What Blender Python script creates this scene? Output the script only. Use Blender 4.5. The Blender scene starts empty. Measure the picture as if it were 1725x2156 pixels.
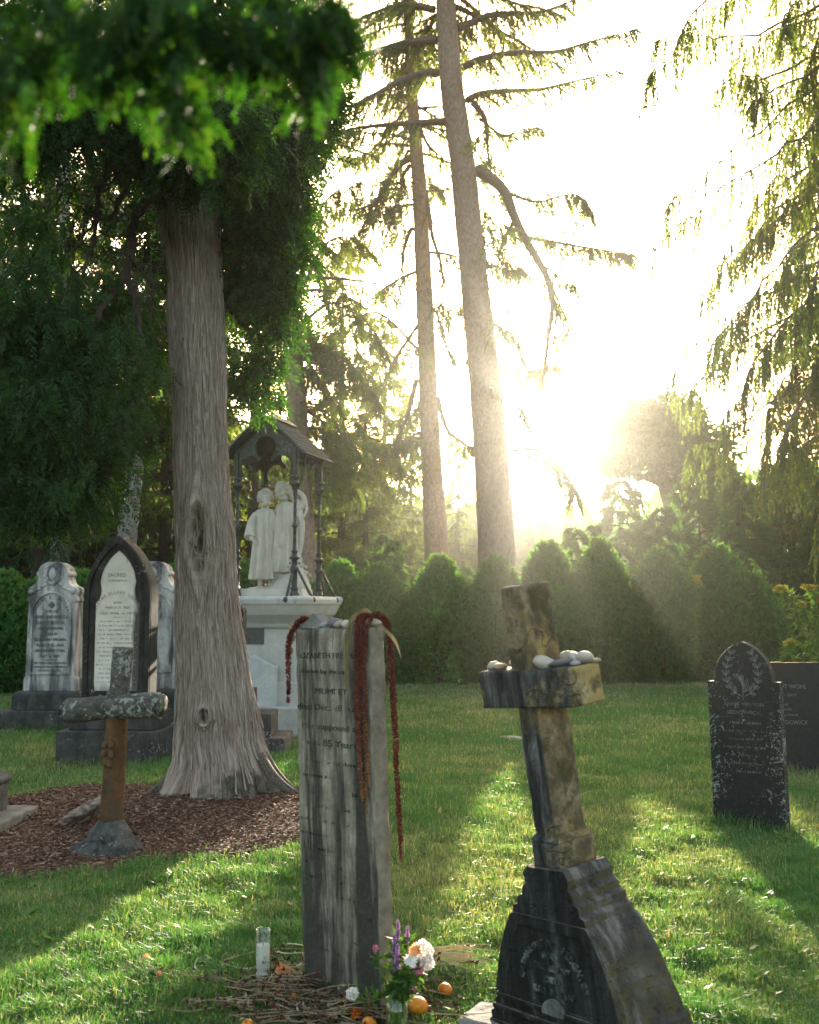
import bpy, bmesh, math
import numpy as np
from mathutils import Vector, Matrix, Euler

# ---------------------------------------------------------------- scene, camera, light
sc = bpy.context.scene
COL = sc.collection
R = math.radians
CAM_Z = 1.5
PITCH = R(5.2)
FPX = 2216.0                       # focal length in pixels of a 1725 x 2156 frame
cam_d = bpy.data.cameras.new("camera")
cam = bpy.data.objects.new("camera", cam_d)
COL.objects.link(cam)
cam.location = (0, 0, CAM_Z)
cam.rotation_euler = (R(90) + PITCH, 0, 0)
cam_d.sensor_fit = 'VERTICAL'
cam_d.sensor_height = 36
cam_d.sensor_width = 28.8
cam_d.lens = 37.0
cam_d.clip_start = 0.05
cam_d.clip_end = 2000
cam_d.dof.use_dof = True
cam_d.dof.focus_distance = 6.2
cam_d.dof.aperture_fstop = 4.2
sc.camera = cam

SUN_EL = R(10.5)
SUN_AZ = R(6.5)                    # from +Y towards +X
S = Vector((math.sin(SUN_AZ) * math.cos(SUN_EL), math.cos(SUN_AZ) * math.cos(SUN_EL), math.sin(SUN_EL)))
world = bpy.data.worlds.new("World")
sc.world = world
world.use_nodes = True
wn = world.node_tree
sky = wn.nodes.new('ShaderNodeTexSky')
sky.sky_type = 'NISHITA'
sky.sun_disc = False
sky.sun_elevation = SUN_EL
sky.sun_rotation = SUN_AZ
sky.air_density = 0.8
sky.dust_density = 5.0
sky.ozone_density = 1.0
bg = wn.nodes['Background']
bg.inputs['Strength'].default_value = 0.15
tint = wn.nodes.new('ShaderNodeMix')            # warm white balance of the sky light
tint.data_type = 'RGBA'; tint.blend_type = 'MULTIPLY'
tint.inputs[0].default_value = 1.0
tint.inputs[7].default_value = (1.16, 1.0, .76, 1)
wn.links.new(sky.outputs[0], tint.inputs[6])
wn.links.new(tint.outputs[2], bg.inputs['Color'])
sun_d = bpy.data.lights.new("sun", 'SUN')
sun_d.energy = 5.0
sun_d.angle = R(0.5)
sun_d.color = (1.0, 0.86, 0.66)
sun = bpy.data.objects.new("sun", sun_d)
COL.objects.link(sun)
sun.rotation_euler = S.to_track_quat('Z', 'Y').to_euler()
sun.location = (10, 60, 40)

sc.view_settings.view_transform = 'Standard'
sc.view_settings.look = 'None'
sc.view_settings.exposure = 3.3
sc.view_settings.gamma = 1.0
sc.render.engine = 'CYCLES'
cy = sc.cycles
cy.max_bounces = 7
cy.diffuse_bounces = 3
cy.glossy_bounces = 2
cy.transmission_bounces = 5
cy.transparent_max_bounces = 8
cy.volume_bounces = 1
cy.use_denoising = True
cy.use_adaptive_sampling = True
cy.adaptive_threshold = 0.008
cy.caustics_reflective = False
cy.caustics_refractive = False
cy.sample_clamp_indirect = 6

rng = np.random.default_rng(11)

# ---------------------------------------------------------------- projection helpers
def P(dx, dy, Y):
    """world point seen at pixel (dx, dy) of the 1725 x 2156 frame, at depth Y"""
    u = (dx - 862.5) / FPX
    v = (1078 - dy) / FPX
    yy = math.cos(PITCH) - v * math.sin(PITCH)
    zz = math.sin(PITCH) + v * math.cos(PITCH)
    return np.array((u / yy * Y, Y, CAM_Z + zz / yy * Y))

def G(dx, dy):
    u = (dx - 862.5) / FPX
    v = (1078 - dy) / FPX
    yy = math.cos(PITCH) - v * math.sin(PITCH)
    zz = math.sin(PITCH) + v * math.cos(PITCH)
    t = -CAM_Z / zz
    return np.array((u * t, yy * t, 0.0))

def pxm(Y):
    return Y / FPX

# ---------------------------------------------------------------- noise
def _hash(ix, iy, iz, seed):
    h = (ix.astype(np.int64) * 73856093) ^ (iy.astype(np.int64) * 19349663) ^ (iz.astype(np.int64) * 83492791) ^ (seed * 2654435)
    h = (h ^ (h >> 13)) * 1274126177
    h = h & 0x7fffffff
    h = (h ^ (h >> 15)) * 2246822519 & 0x7fffffff
    return h / float(0x7fffffff)

def vnoise(p, seed=0):
    p = np.asarray(p, float)
    i = np.floor(p); f = p - i
    u = f * f * (3 - 2 * f)
    i = i.astype(np.int64)
    out = 0
    for a in (0, 1):
        wx = u[..., 0] if a else 1 - u[..., 0]
        for b in (0, 1):
            wy = u[..., 1] if b else 1 - u[..., 1]
            for c in (0, 1):
                wz = u[..., 2] if c else 1 - u[..., 2]
                out = out + wx * wy * wz * _hash(i[..., 0] + a, i[..., 1] + b, i[..., 2] + c, seed)
    return out * 2 - 1

def fbm(p, oct=4, seed=0):
    p = np.asarray(p, float)
    a = 0.5; o = 0
    for k in range(oct):
        o = o + a * vnoise(p, seed + k * 17)
        p = p * 2.03; a *= 0.5
    return o

# ---------------------------------------------------------------- mesh building
class MB:
    def __init__(s):
        s.v = []; s.f = []; s.n = 0
    def add(s, V, F):
        V = np.asarray(V, float).reshape(-1, 3)
        n = s.n
        s.v.append(V)
        s.f.extend([tuple(int(i) + n for i in f) for f in F])
        s.n += len(V)
        return s
    def join(s, o, M=None):
        V = np.concatenate(o.v)
        if M is not None:
            M = np.array(M); V = V @ M[:3, :3].T + M[:3, 3]
        return s.add(V, o.f)
    def box(s, c, size, taper=1.0, tapery=None):
        ty = taper if tapery is None else tapery
        x, y, z = [k / 2 for k in size]
        V = [(-x, -y, -z), (x, -y, -z), (x, y, -z), (-x, y, -z),
             (-x * taper, -y * ty, z), (x * taper, -y * ty, z), (x * taper, y * ty, z), (-x * taper, y * ty, z)]
        return s.add(np.array(V) + np.array(c), [(0, 3, 2, 1), (4, 5, 6, 7), (0, 1, 5, 4), (1, 2, 6, 5), (2, 3, 7, 6), (3, 0, 4, 7)])
    def prism(s, pts, y0, y1):
        """outline pts (x, z) counter-clockwise seen from -y, extruded y0..y1"""
        n = len(pts)
        V = [(x, y0, z) for x, z in pts] + [(x, y1, z) for x, z in pts]
        F = [tuple(range(n)), tuple(range(2 * n - 1, n - 1, -1))]
        for i in range(n):
            j = (i + 1) % n
            F.append((i, i + n, j + n, j))
        return s.add(V, F)
    def ring(s, outer, inner, y0, y1):
        """frame between two outlines with the same point count"""
        n = len(outer)
        V = [(x, y0, z) for x, z in outer] + [(x, y0, z) for x, z in inner] + [(x, y1, z) for x, z in outer] + [(x, y1, z) for x, z in inner]
        F = []
        for i in range(n):
            j = (i + 1) % n
            F += [(i, n + i, n + j, j)[::-1], (2 * n + i, 2 * n + j, 3 * n + j, 3 * n + i)[::-1],
                  (i, j, 2 * n + j, 2 * n + i)[::-1], (n + i, 3 * n + i, 3 * n + j, n + j)[::-1]]
        return s.add(V, F)
    def tube(s, pts, rad, k=8, cap=True, sq=None):
        pts = np.asarray(pts, float); n = len(pts)
        rad = np.broadcast_to(np.asarray(rad, float), (n,))
        t = np.gradient(pts, axis=0)
        t /= np.linalg.norm(t, axis=1)[:, None] + 1e-9
        u = np.cross(t[0], (0.13, 0.31, 0.94))
        if np.linalg.norm(u) < .05: u = np.cross(t[0], (1, 0, 0))
        u /= np.linalg.norm(u)
        V = []
        a = np.linspace(0, 2 * np.pi, k, endpoint=False)
        for i in range(n):
            u = u - t[i] * np.dot(u, t[i]); u /= np.linalg.norm(u) + 1e-9
            w = np.cross(t[i], u)
            V.append(pts[i] + rad[i] * (np.cos(a)[:, None] * u + np.sin(a)[:, None] * w))
        F = []
        for i in range(n - 1):
            for j in range(k):
                j2 = (j + 1) % k
                F.append((i * k + j, i * k + j2, (i + 1) * k + j2, (i + 1) * k + j))
        if cap:
            F.append(tuple(range(k))[::-1]); F.append(tuple((n - 1) * k + j for j in range(k)))
        return s.add(np.concatenate(V), F)
    def lathe(s, prof, k=16, c=(0, 0, 0), sx=1, sy=1, ang=0):
        """prof: (r, z) from bottom to top"""
        a = np.linspace(0, 2 * np.pi, k, endpoint=False) + ang
        V = []
        for r, z in prof:
            V.append(np.stack([np.cos(a) * r * sx + c[0], np.sin(a) * r * sy + c[1], np.full(k, z + c[2])], 1))
        F = []
        n = len(prof)
        for i in range(n - 1):
            for j in range(k):
                j2 = (j + 1) % k
                F.append((i * k + j, i * k + j2, (i + 1) * k + j2, (i + 1) * k + j))
        F.append(tuple(range(k))[::-1]); F.append(tuple((n - 1) * k + j for j in range(k)))
        return s.add(np.concatenate(V), F)
    def ball(s, c, r, k=12):
        """ellipsoid, r scalar or 3-tuple"""
        r = np.broadcast_to(np.asarray(r, float), (3,))
        a = np.linspace(-np.pi / 2, np.pi / 2, k // 2 + 1)[1:-1]
        ph = np.linspace(0, 2 * np.pi, k, endpoint=False)
        V = [np.array([[0, 0, -1.]])]
        for q in a:
            V.append(np.stack([np.cos(q) * np.cos(ph), np.cos(q) * np.sin(ph), np.full(k, np.sin(q))], 1))
        V.append(np.array([[0, 0, 1.]]))
        V = np.concatenate(V) * r + np.array(c)
        m = len(a); F = []
        for j in range(k):
            F.append((0, 1 + (j + 1) % k, 1 + j))
            F.append((1 + m * k, 1 + (m - 1) * k + j, 1 + (m - 1) * k + (j + 1) % k))
        for i in range(m - 1):
            for j in range(k):
                j2 = (j + 1) % k
                F.append((1 + i * k + j, 1 + i * k + j2, 1 + (i + 1) * k + j2, 1 + (i + 1) * k + j))
        return s.add(V, F)
    def loft(s, secs):
        """list of (k,3) rings"""
        k = len(secs[0]); n = len(secs); F = []
        for i in range(n - 1):
            for j in range(k):
                j2 = (j + 1) % k
                F.append((i * k + j, i * k + j2, (i + 1) * k + j2, (i + 1) * k + j))
        F.append(tuple(range(k))[::-1]); F.append(tuple((n - 1) * k + j for j in range(k)))
        return s.add(np.concatenate(secs), F)
    def mesh(s, name):
        me = bpy.data.meshes.new(name)
        me.from_pydata(np.concatenate(s.v).tolist(), [], s.f)
        me.update()
        return me

def link(name, me, mat, parent=None, smooth=False, loc=None, rot=None):
    o = bpy.data.objects.new(name, me)
    COL.objects.link(o)
    if mat is not None:
        me.materials.append(mat)
    if parent is not None:
        o.parent = parent
    if loc is not None: o.location = loc
    if rot is not None: o.rotation_euler = rot
    if smooth:
        me.polygons.foreach_set('use_smooth', np.ones(len(me.polygons), bool))
    return o

_tex = {}
def rough(o, bevel=0.0, sub=0, disp=0.0, scale=0.2, seg=2, depth=3):
    """weathering modifiers: bevel, simple subdivision, displacement by procedural clouds"""
    if bevel:
        m = o.modifiers.new('bevel', 'BEVEL'); m.width = bevel; m.segments = seg; m.limit_method = 'ANGLE'; m.angle_limit = R(35)
    if sub:
        m = o.modifiers.new('sub', 'SUBSURF'); m.subdivision_type = 'SIMPLE'; m.levels = sub; m.render_levels = sub
    if disp:
        key = (round(scale, 3), depth)
        if key not in _tex:
            t = bpy.data.textures.new('clouds', 'CLOUDS'); t.noise_scale = scale; t.noise_depth = depth; _tex[key] = t
        m = o.modifiers.new('disp', 'DISPLACE'); m.texture = _tex[key]; m.strength = disp; m.mid_level = 0.5
        m.texture_coords = 'GLOBAL'
    return o

def densify(mb, name, cut):
    """triangle-free subdivision of long edges so that displacement has something to move"""
    me = mb.mesh(name)
    bm = bmesh.new(); bm.from_mesh(me)
    bmesh.ops.triangulate(bm, faces=[f for f in bm.faces if len(f.verts) > 4])
    for _ in range(9):
        es = [e for e in bm.edges if e.calc_length() > cut]
        if not es: break
        bmesh.ops.subdivide_edges(bm, edges=es, cuts=1, use_grid_fill=True)
        bmesh.ops.triangulate(bm, faces=[f for f in bm.faces if len(f.verts) > 4])
    bm.to_mesh(me); bm.free(); me.update()
    return me

def remeshed(o, vox, smooth_it=2):
    m = o.modifiers.new('remesh', 'REMESH'); m.mode = 'VOXEL'; m.voxel_size = vox; m.use_smooth_shade = True
    if smooth_it:
        m = o.modifiers.new('smooth', 'SMOOTH'); m.iterations = smooth_it; m.factor = 0.5
    return o

def qmesh(name, V, Q, tint=None, flow=None):
    V = np.ascontiguousarray(V, np.float32).reshape(-1, 3)
    Q = np.ascontiguousarray(Q, np.int32)
    k = Q.shape[1]
    me = bpy.data.meshes.new(name)
    me.vertices.add(len(V)); me.vertices.foreach_set('co', V.ravel())
    me.loops.add(Q.size); me.loops.foreach_set('vertex_index', Q.ravel())
    me.polygons.add(len(Q)); me.polygons.foreach_set('loop_start', np.arange(0, Q.size, k, dtype=np.int32))
    if tint is not None:
        a = me.attributes.new('tint', 'FLOAT', 'POINT'); a.data.foreach_set('value', np.ascontiguousarray(tint, np.float32))
    if flow is not None:
        a = me.attributes.new('flow', 'FLOAT_VECTOR', 'POINT'); a.data.foreach_set('vector', np.ascontiguousarray(flow, np.float32).ravel())
    me.update(calc_edges=True)
    return me

def unit(a):
    return a / (np.linalg.norm(a, axis=-1, keepdims=True) + 1e-9)

def leaves(name, C, D, L, W, tint=None, N=None, r=rng, fold=0.0):
    """diamond leaves: base points C, directions D, lengths L, widths W"""
    n = len(C)
    D = unit(np.asarray(D))
    if N is None: N = r.normal(size=(n, 3))
    Sd = unit(np.cross(D, N))
    L = np.broadcast_to(np.asarray(L, float), (n,))[:, None]
    W = np.broadcast_to(np.asarray(W, float), (n,))[:, None]
    V = np.stack([C, C + D * L * .45 + Sd * W * .5, C + D * L, C + D * L * .45 - Sd * W * .5], 1)
    Q = np.arange(4 * n).reshape(n, 4)
    if tint is None: tint = r.random(n)
    return qmesh(name, V.reshape(-1, 3), Q, np.repeat(tint, 4))

# ---------------------------------------------------------------- tagging
def tag(o, label=None, cat=None, group=None, kind=None):
    if label: o['label'] = label
    if cat: o['category'] = cat
    if group: o['group'] = group
    if kind: o['kind'] = kind
    return o

def thing(name, label, cat, loc=(0, 0, 0), rz=0.0, group=None):
    o = bpy.data.objects.new(name, None)
    COL.objects.link(o)
    o.empty_display_size = 0.2
    o.location = loc
    o.rotation_euler = (0, 0, rz)
    return tag(o, label, cat, group)

def dup(root, loc, rz=None, scale=None, label=None, group=None):
    r = root.copy(); COL.objects.link(r); r.location = loc
    if rz is not None: r.rotation_euler = (0, 0, rz)
    if scale is not None: r.scale = (scale, scale, scale) if np.isscalar(scale) else scale
    if label: r['label'] = label
    if group: r['group'] = group
    for ch in list(root.children):
        c = ch.copy(); COL.objects.link(c); c.parent = r
        for g in list(ch.children):
            d = g.copy(); COL.objects.link(d); d.parent = c
    return r

# ---------------------------------------------------------------- materials
class NT:
    def __init__(s, name):
        s.m = bpy.data.materials.new(name); s.m.use_nodes = True
        s.t = s.m.node_tree
        s.t.nodes.clear()
        s.out = s.t.nodes.new('ShaderNodeOutputMaterial')
    def put(s, node, key, val):
        if val is None: return
        sock = node.inputs[key]
        if hasattr(val, 'is_output'): s.t.links.new(val, sock)
        else:
            if isinstance(val, (tuple, list)) and len(val) == 3 and sock.type == 'RGBA': val = (*val, 1)
            sock.default_value = val
    def n(s, typ, out=0, props=None, **kw):
        nd = s.t.nodes.new(typ)
        for k, v in (props or {}).items(): setattr(nd, k, v)
        for k, v in kw.items(): s.put(nd, k.replace('_', ' '), v)
        return nd.outputs[out]
    def co(s, kind='Object'):
        return s.n('ShaderNodeTexCoord', kind)
    def map(s, vec, scale=(1, 1, 1), loc=(0, 0, 0), rot=(0, 0, 0)):
        return s.n('ShaderNodeMapping', Vector=vec, Scale=scale, Location=loc, Rotation=rot)
    def noise(s, vec, scale, detail=4, rough=.55, dist=0):
        return s.n('ShaderNodeTexNoise', 0, Vector=vec, Scale=scale, Detail=detail, Roughness=rough, Distortion=dist)
    def vor(s, vec, scale, feature='F1', out='Distance', rnd=1.0):
        return s.n('ShaderNodeTexVoronoi', out, props={'feature': feature}, Vector=vec, Scale=scale, Randomness=rnd)
    def ramp(s, fac, stops, interp='LINEAR'):
        nd = s.t.nodes.new('ShaderNodeValToRGB')
        nd.color_ramp.interpolation = interp
        e = nd.color_ramp.elements
        while len(e) < len(stops): e.new(0.5)
        for el, (p, c) in zip(e, stops):
            el.position = p
            el.color = (c, c, c, 1) if np.isscalar(c) else (*c, 1)
        s.put(nd, 'Fac', fac)
        return nd.outputs[0]
    def mix(s, f, a, b, mode='MIX'):
        nd = s.t.nodes.new('ShaderNodeMix'); nd.data_type = 'RGBA'; nd.blend_type = mode
        for k, v in ((0, f), (6, a), (7, b)):
            if hasattr(v, 'is_output'): s.t.links.new(v, nd.inputs[k])
            else: nd.inputs[k].default_value = v if np.isscalar(v) else (*v, 1)
        return nd.outputs[2]
    def math(s, op, a, b=0.5, clamp=False):
        nd = s.t.nodes.new('ShaderNodeMath'); nd.operation = op; nd.use_clamp = clamp
        for k, v in ((0, a), (1, b)):
            if hasattr(v, 'is_output'): s.t.links.new(v, nd.inputs[k])
            else: nd.inputs[k].default_value = v
        return nd.outputs[0]
    def sep(s, vec, axis):
        return s.n('ShaderNodeSeparateXYZ', axis, Vector=vec)
    def attr(s, name, out='Fac'):
        return s.n('ShaderNodeAttribute', out, props={'attribute_name': name})
    def bump(s, h, strength=.5, dist=.01, normal=None):
        return s.n('ShaderNodeBump', Height=h, Strength=strength, Distance=dist, Normal=normal)
    def bsdf(s, color, rough=.85, spec=.3, normal=None, **kw):
        nd = s.t.nodes.new('ShaderNodeBsdfPrincipled')
        s.put(nd, 'Base Color', color); s.put(nd, 'Roughness', rough); s.put(nd, 'Specular IOR Level', spec)
        if normal is not None: s.put(nd, 'Normal', normal)
        for k, v in kw.items(): s.put(nd, k.replace('_', ' '), v)
        return nd.outputs[0]
    def done(s, surf):
        s.t.links.new(surf, s.out.inputs['Surface'])
        return s.m

def leaf_mat(name, ca, cb, trans=.45, tcol=None, rough=.5, cc=None):
    m = NT(name)
    t = m.attr('tint')
    stops = [(0, ca), (1, cb)] if cc is None else [(0, ca), (.75, cb), (1, cc)]
    col = m.ramp(t, stops)
    d = m.bsdf(col, max(rough, .55), .18)
    tc = m.mix(1.0, col, tcol or (1.5, 1.45, .5), 'MULTIPLY')
    tr = m.n('ShaderNodeBsdfTranslucent', Color=tc)
    mx = m.n('ShaderNodeMixShader', Fac=trans)
    nd = mx.node
    m.t.links.new(d, nd.inputs[1]); m.t.links.new(tr, nd.inputs[2])
    return m.done(mx)

def stone_mat(name, c1, c2, c3=None, scale=6.0, streak=None, streak_amt=.5, sscale=(16, 16, 1.1), lichen=None, lich_amt=.6, lscale=28,
              bump=.35, rough=.9, extra=None, spec=.25):
    m = NT(name)
    v = m.co('Object')
    n1 = m.noise(v, scale, 7, .6)
    col = m.ramp(n1, [(.3, c1), (.68, c2)])
    n2 = m.noise(v, scale * 9, 4, .7)
    col = m.mix(m.ramp(n2, [(.35, 0.0), (.75, .55)]), col, c3 if c3 is not None else tuple(k * .6 for k in c1))
    if streak is not None:
        vs = m.map(v, sscale)
        ns = m.noise(vs, 1.0, 6, .62, .3)
        e = streak_amt
        col = m.mix(m.ramp(ns, [(.62 - .3 * e, 0.0), (.78 - .26 * e, .92)]), col, streak)
    if lichen is not None:
        nl = m.noise(v, lscale, 5, .65, .4)
        big = m.noise(v, 3.0, 3, .5)
        f = m.math('ADD', nl, m.math('MULTIPLY', m.math('SUBTRACT', big, .5), .5))
        col = m.mix(m.ramp(f, [(lich_amt, 0.0), (lich_amt + .05, 1.0)]), col, lichen)
    if extra: col = extra(m, v, col)
    h = m.math('ADD', m.noise(v, scale * 8, 6, .65), m.math('MULTIPLY', n1, 1.2))
    return m.done(m.bsdf(col, rough, spec, m.bump(h, bump, .012)))

def plain_mat(name, col, rough=.7, spec=.3, var=.25, scale=30, **kw):
    m = NT(name)
    v = m.co('Object')
    n = m.noise(v, scale, 5, .6)
    c = m.ramp(n, [(.3, tuple(k * (1 - var) for k in col)), (.7, tuple(min(1, k * (1 + var)) for k in col))])
    return m.done(m.bsdf(c, rough, spec, m.bump(n, .25, .006), **kw))

# ---------------------------------------------------------------- lettering
def glyphs(body, size, bold=0.0, extrude=0.0, spacing=1.0):
    cu = bpy.data.curves.new('t', 'FONT')
    cu.body = body; cu.size = size; cu.align_x = 'CENTER'; cu.align_y = 'CENTER'
    cu.offset = bold * size; cu.extrude = extrude; cu.space_character = spacing; cu.resolution_u = 3
    o = bpy.data.objects.new('t', cu)
    me = bpy.data.meshes.new_from_object(o)
    V = np.array([tuple(v.co) for v in me.vertices]).reshape(-1, 3)
    F = [tuple(p.vertices) for p in me.polygons]
    bpy.data.objects.remove(o); bpy.data.curves.remove(cu); bpy.data.meshes.remove(me)
    return V, F

def write(mb, body, size, x, z, y=0.0, bold=0.0, extrude=0.0, sx=1.0, width=None, serif=False):
    V, F = glyphs(body, size, bold, extrude)
    if len(V) == 0: return
    V[:, 0] *= sx
    if width:
        w = V[:, 0].max() - V[:, 0].min()
        V[:, 0] *= width / w
    mb.add(np.stack([V[:, 0] + x, y - V[:, 2], V[:, 1] + z], 1), [f for f in F])

def write_arc(mb, body, size, cx, cz, rad, a0, a1, y=0.0, bold=0.0, extrude=0.0, sx=1.0):
    n = len(body)
    for i, ch in enumerate(body):
        if ch == ' ': continue
        a = a0 + (a1 - a0) * (i / (n - 1))
        V, F = glyphs(ch, size, bold, extrude)
        V[:, 0] *= sx
        ca, sa = math.cos(a - math.pi / 2), math.sin(a - math.pi / 2)
        X = V[:, 0] * ca - V[:, 1] * sa + cx + rad * math.cos(a)
        Z = V[:, 0] * sa + V[:, 1] * ca + cz + rad * math.sin(a)
        mb.add(np.stack([X, y - V[:, 2], Z], 1), F)

def gothic(w, z0, z1, apex, n=12, x0=0.0):
    """pointed-arch outline, counter-clockwise from bottom left seen from -y"""
    h = apex - z1
    pts = [(x0 - w, z0), (x0 + w, z0)]
    # arc from (w, z1) to (0, apex); centre on the springing line at (-c, z1)
    c = (h * h - w * w) / (2 * w)
    Rr = w + c
    a1 = math.atan2(h, c)
    for i in range(n + 1):
        a = a1 * i / n
        pts.append((x0 - c + Rr * math.cos(a), z1 + Rr * math.sin(a)))
    for i in range(n - 1, -1, -1):
        a = a1 * i / n
        pts.append((x0 + c - Rr * math.cos(a), z1 + Rr * math.sin(a)))
    return pts
# ================================================================= SETTING: ground
CEDAR = np.array([-1.42, 8.25])          # foot of the big cedar

def gz(x, y):
    x = np.asarray(x, float); y = np.asarray(y, float)
    p = np.stack([x * .35, y * .35, np.zeros_like(x)], -1)
    h = fbm(p, 3, 5) * .035
    r2 = ((x - CEDAR[0]) / 1.5) ** 2 + ((y - CEDAR[1]) / 1.3) ** 2
    h = h + .12 * np.exp(-r2)
    p2 = np.stack([x * 2.3, y * 2.3, np.zeros_like(x)], -1)
    return h + fbm(p2, 2, 9) * .018

def bed(x, y):
    """> 0 inside the mulch bed round the cedar"""
    a = np.arctan2(y - 7.35, x + 1.95)
    wob = 1 + .10 * np.sin(3 * a + .6) + .06 * np.sin(7 * a)
    r = np.sqrt(((x + 1.95) / 1.62) ** 2 + ((y - 7.35) / 1.28) ** 2)
    n = fbm(np.stack([np.asarray(x) * 6, np.asarray(y) * 6, np.zeros_like(x)], -1), 2, 3)
    return wob - r + .12 * n

def gpt(dx, dy, lift=0.0):
    u = (dx - 862.5) / FPX
    v = (1078 - dy) / FPX
    yy = math.cos(PITCH) - v * math.sin(PITCH)
    zz = math.sin(PITCH) + v * math.cos(PITCH)
    z = 0.0
    for _ in range(8):
        t = (z - CAM_Z) / zz
        z = float(gz(u * t, yy * t))
    return np.array((u * t, yy * t, z + lift))

# one sheet, fine near the camera and coarse out to the far wood
xs = np.concatenate([[-160, -90, -50, -30, -20], np.arange(-13, 13.01, .12), [20, 30, 50, 90, 160]])
ys = np.concatenate([[-20, -8, -2], np.arange(.5, 30, .12), [32, 38, 46, 60, 90, 170]])
X, Y = np.meshgrid(xs, ys)
Z = gz(X, Y)
nx, ny = len(xs), len(ys)
ii = (np.arange(ny - 1)[:, None] * nx + np.arange(nx - 1)[None]).ravel()
Q = np.stack([ii, ii + 1, ii + nx + 1, ii + nx], 1)
m = NT('turf_soil')
v = m.co('Object')
n1 = m.noise(v, 1.4, 5, .6)
n2 = m.noise(v, 40, 4, .7)
c = m.ramp(n1, [(.35, (.045, .075, .018)), (.65, (.10, .095, .038))])
c = m.mix(m.ramp(n2, [(.4, 0.0), (.7, .7)]), c, (.035, .04, .015))
MAT_soil = m.done(m.bsdf(c, .95, .1, m.bump(n2, .6, .02)))
ground = link('ground', qmesh('ground', np.stack([X.ravel(), Y.ravel(), Z.ravel()], 1), Q), MAT_soil, smooth=True)
tag(ground, kind='structure')

# ---- grass blades: one object
def make_grass():
    r = np.random.default_rng(3)
    N = 780000
    # depth: half of the blades ~1/D^2, half ~1/D
    lo, hi = 2.7, 21.6
    u = r.random(N)
    D1 = 1 / (1 / lo - u * (1 / lo - 1 / hi))
    D2 = lo * (hi / lo) ** u
    D = np.where(r.random(N) < .55, D1, D2)
    Xg = (r.random(N) * 2 - 1) * (.46 * D + .6)
    inb = bed(Xg, D)
    keep = (inb < .02) | ((inb < .13) & (r.random(N) < .12))
    D = D[keep]; Xg = Xg[keep]; N = len(D)
    p = np.stack([Xg, D, np.zeros(N)], 1)
    patch = fbm(p * .9, 3, 21) + .5 * fbm(p * 3.2, 2, 31)        # dry / lush patches
    clump = fbm(p * 5.0, 2, 41)
    near_hedge = np.clip((D - 19.6) / 1.2, 0, 1)
    dry = 1 / (1 + np.exp(-(patch * 3.2 - .80 + r.normal(size=N) * 1.1 + near_hedge * 3)))
    H = (.034 + .028 * r.random(N)) * (1 + .9 * clump) * (1 + .25 * (patch < -.2))
    H = np.clip(H, .02, .11) * np.where(D > 9, 1.12, 1)
    heap = ((Xg + .22) / .66) ** 2 + ((D - 3.92) / .46) ** 2          # trampled round the offerings
    H = H * np.clip(.32 + .68 * np.clip((heap - .7) / .6, 0, 1), .32, 1)
    for (bx, by, hx, hy, ang) in ((2.352, 7.40, .25, .045, -36), (3.51, 9.85, .335, .06, -3), (-2.98, 10.7, .50, .36, -3), (-4.6, 13.55, .61, .40, -2), (.615, 3.62, .37, .145, -55), (-.232, 4.15, .23, .037, -45)):
        ca, sa = math.cos(R(ang)), math.sin(R(ang))
        lx = (Xg - bx) * ca + (D - by) * sa; ly = -(Xg - bx) * sa + (D - by) * ca
        d = np.sqrt(np.maximum(np.abs(lx) - hx, 0) ** 2 + np.maximum(np.abs(ly) - hy, 0) ** 2)
        H = H * (1 + .9 * np.exp(-(d / .07) ** 2))                    # uncut tufts against the stones
    Wd = np.maximum(.0030 + .002 * r.random(N), D * .00062)
    az = r.random(N) * 2 * np.pi
    lean = np.abs(r.normal(size=N)) * .5 + .12
    dx, dy = np.cos(az), np.sin(az)
    a2 = az + np.pi / 2 + r.normal(size=N) * .5
    sx, sy = np.cos(a2), np.sin(a2)
    z0 = gz(Xg, D) - .004
    base = np.stack([Xg, D, z0], 1)
    side = np.stack([sx, sy, np.zeros(N)], 1) * (Wd / 2)[:, None]
    mid = base + np.stack([dx * lean * H * .35, dy * lean * H * .35, H * .6], 1)
    tip = base + np.stack([dx * lean * H, dy * lean * H, H * (1 - .25 * lean.clip(0, 1.5))], 1)
    V = np.stack([base - side, base + side, mid + side * .8, tip, mid - side * .8], 1)
    k = np.arange(N)[:, None] * 5
    # two quads share the spine: (0,1,2,4) and tip triangle (4,2,3) stored as a degenerate-free tri mesh
    T = np.concatenate([k + [[0, 1, 2]], k + [[0, 2, 4]], k + [[4, 2, 3]]], 0)
    tint = np.clip(dry * .72 + r.random(N) * .28 + .5 * (r.random(N) < .07), 0, 1)
    me = qmesh('grass', V.reshape(-1, 3), T, np.repeat(tint, 5))
    mm = NT('grass_blades')
    t = mm.attr('tint')
    col = mm.ramp(t, [(0, (.032, .118, .030)), (.35, (.068, .175, .050)), (.62, (.145, .200, .085)), (1, (.40, .36, .215))])
    d = mm.bsdf(col, .5, .3)
    tr = mm.n('ShaderNodeBsdfTranslucent', Color=mm.mix(1.0, col, (1.5, 1.5, .6), 'MULTIPLY'))
    mx = mm.n('ShaderNodeMixShader', Fac=.42)
    mm.t.links.new(d, mx.node.inputs[1]); mm.t.links.new(tr, mx.node.inputs[2])
    o = link('grass', me, mm.done(mx))
    tag(o, 'short lawn grass, green with dry straw patches', 'grass', kind='stuff')
make_grass()

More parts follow.
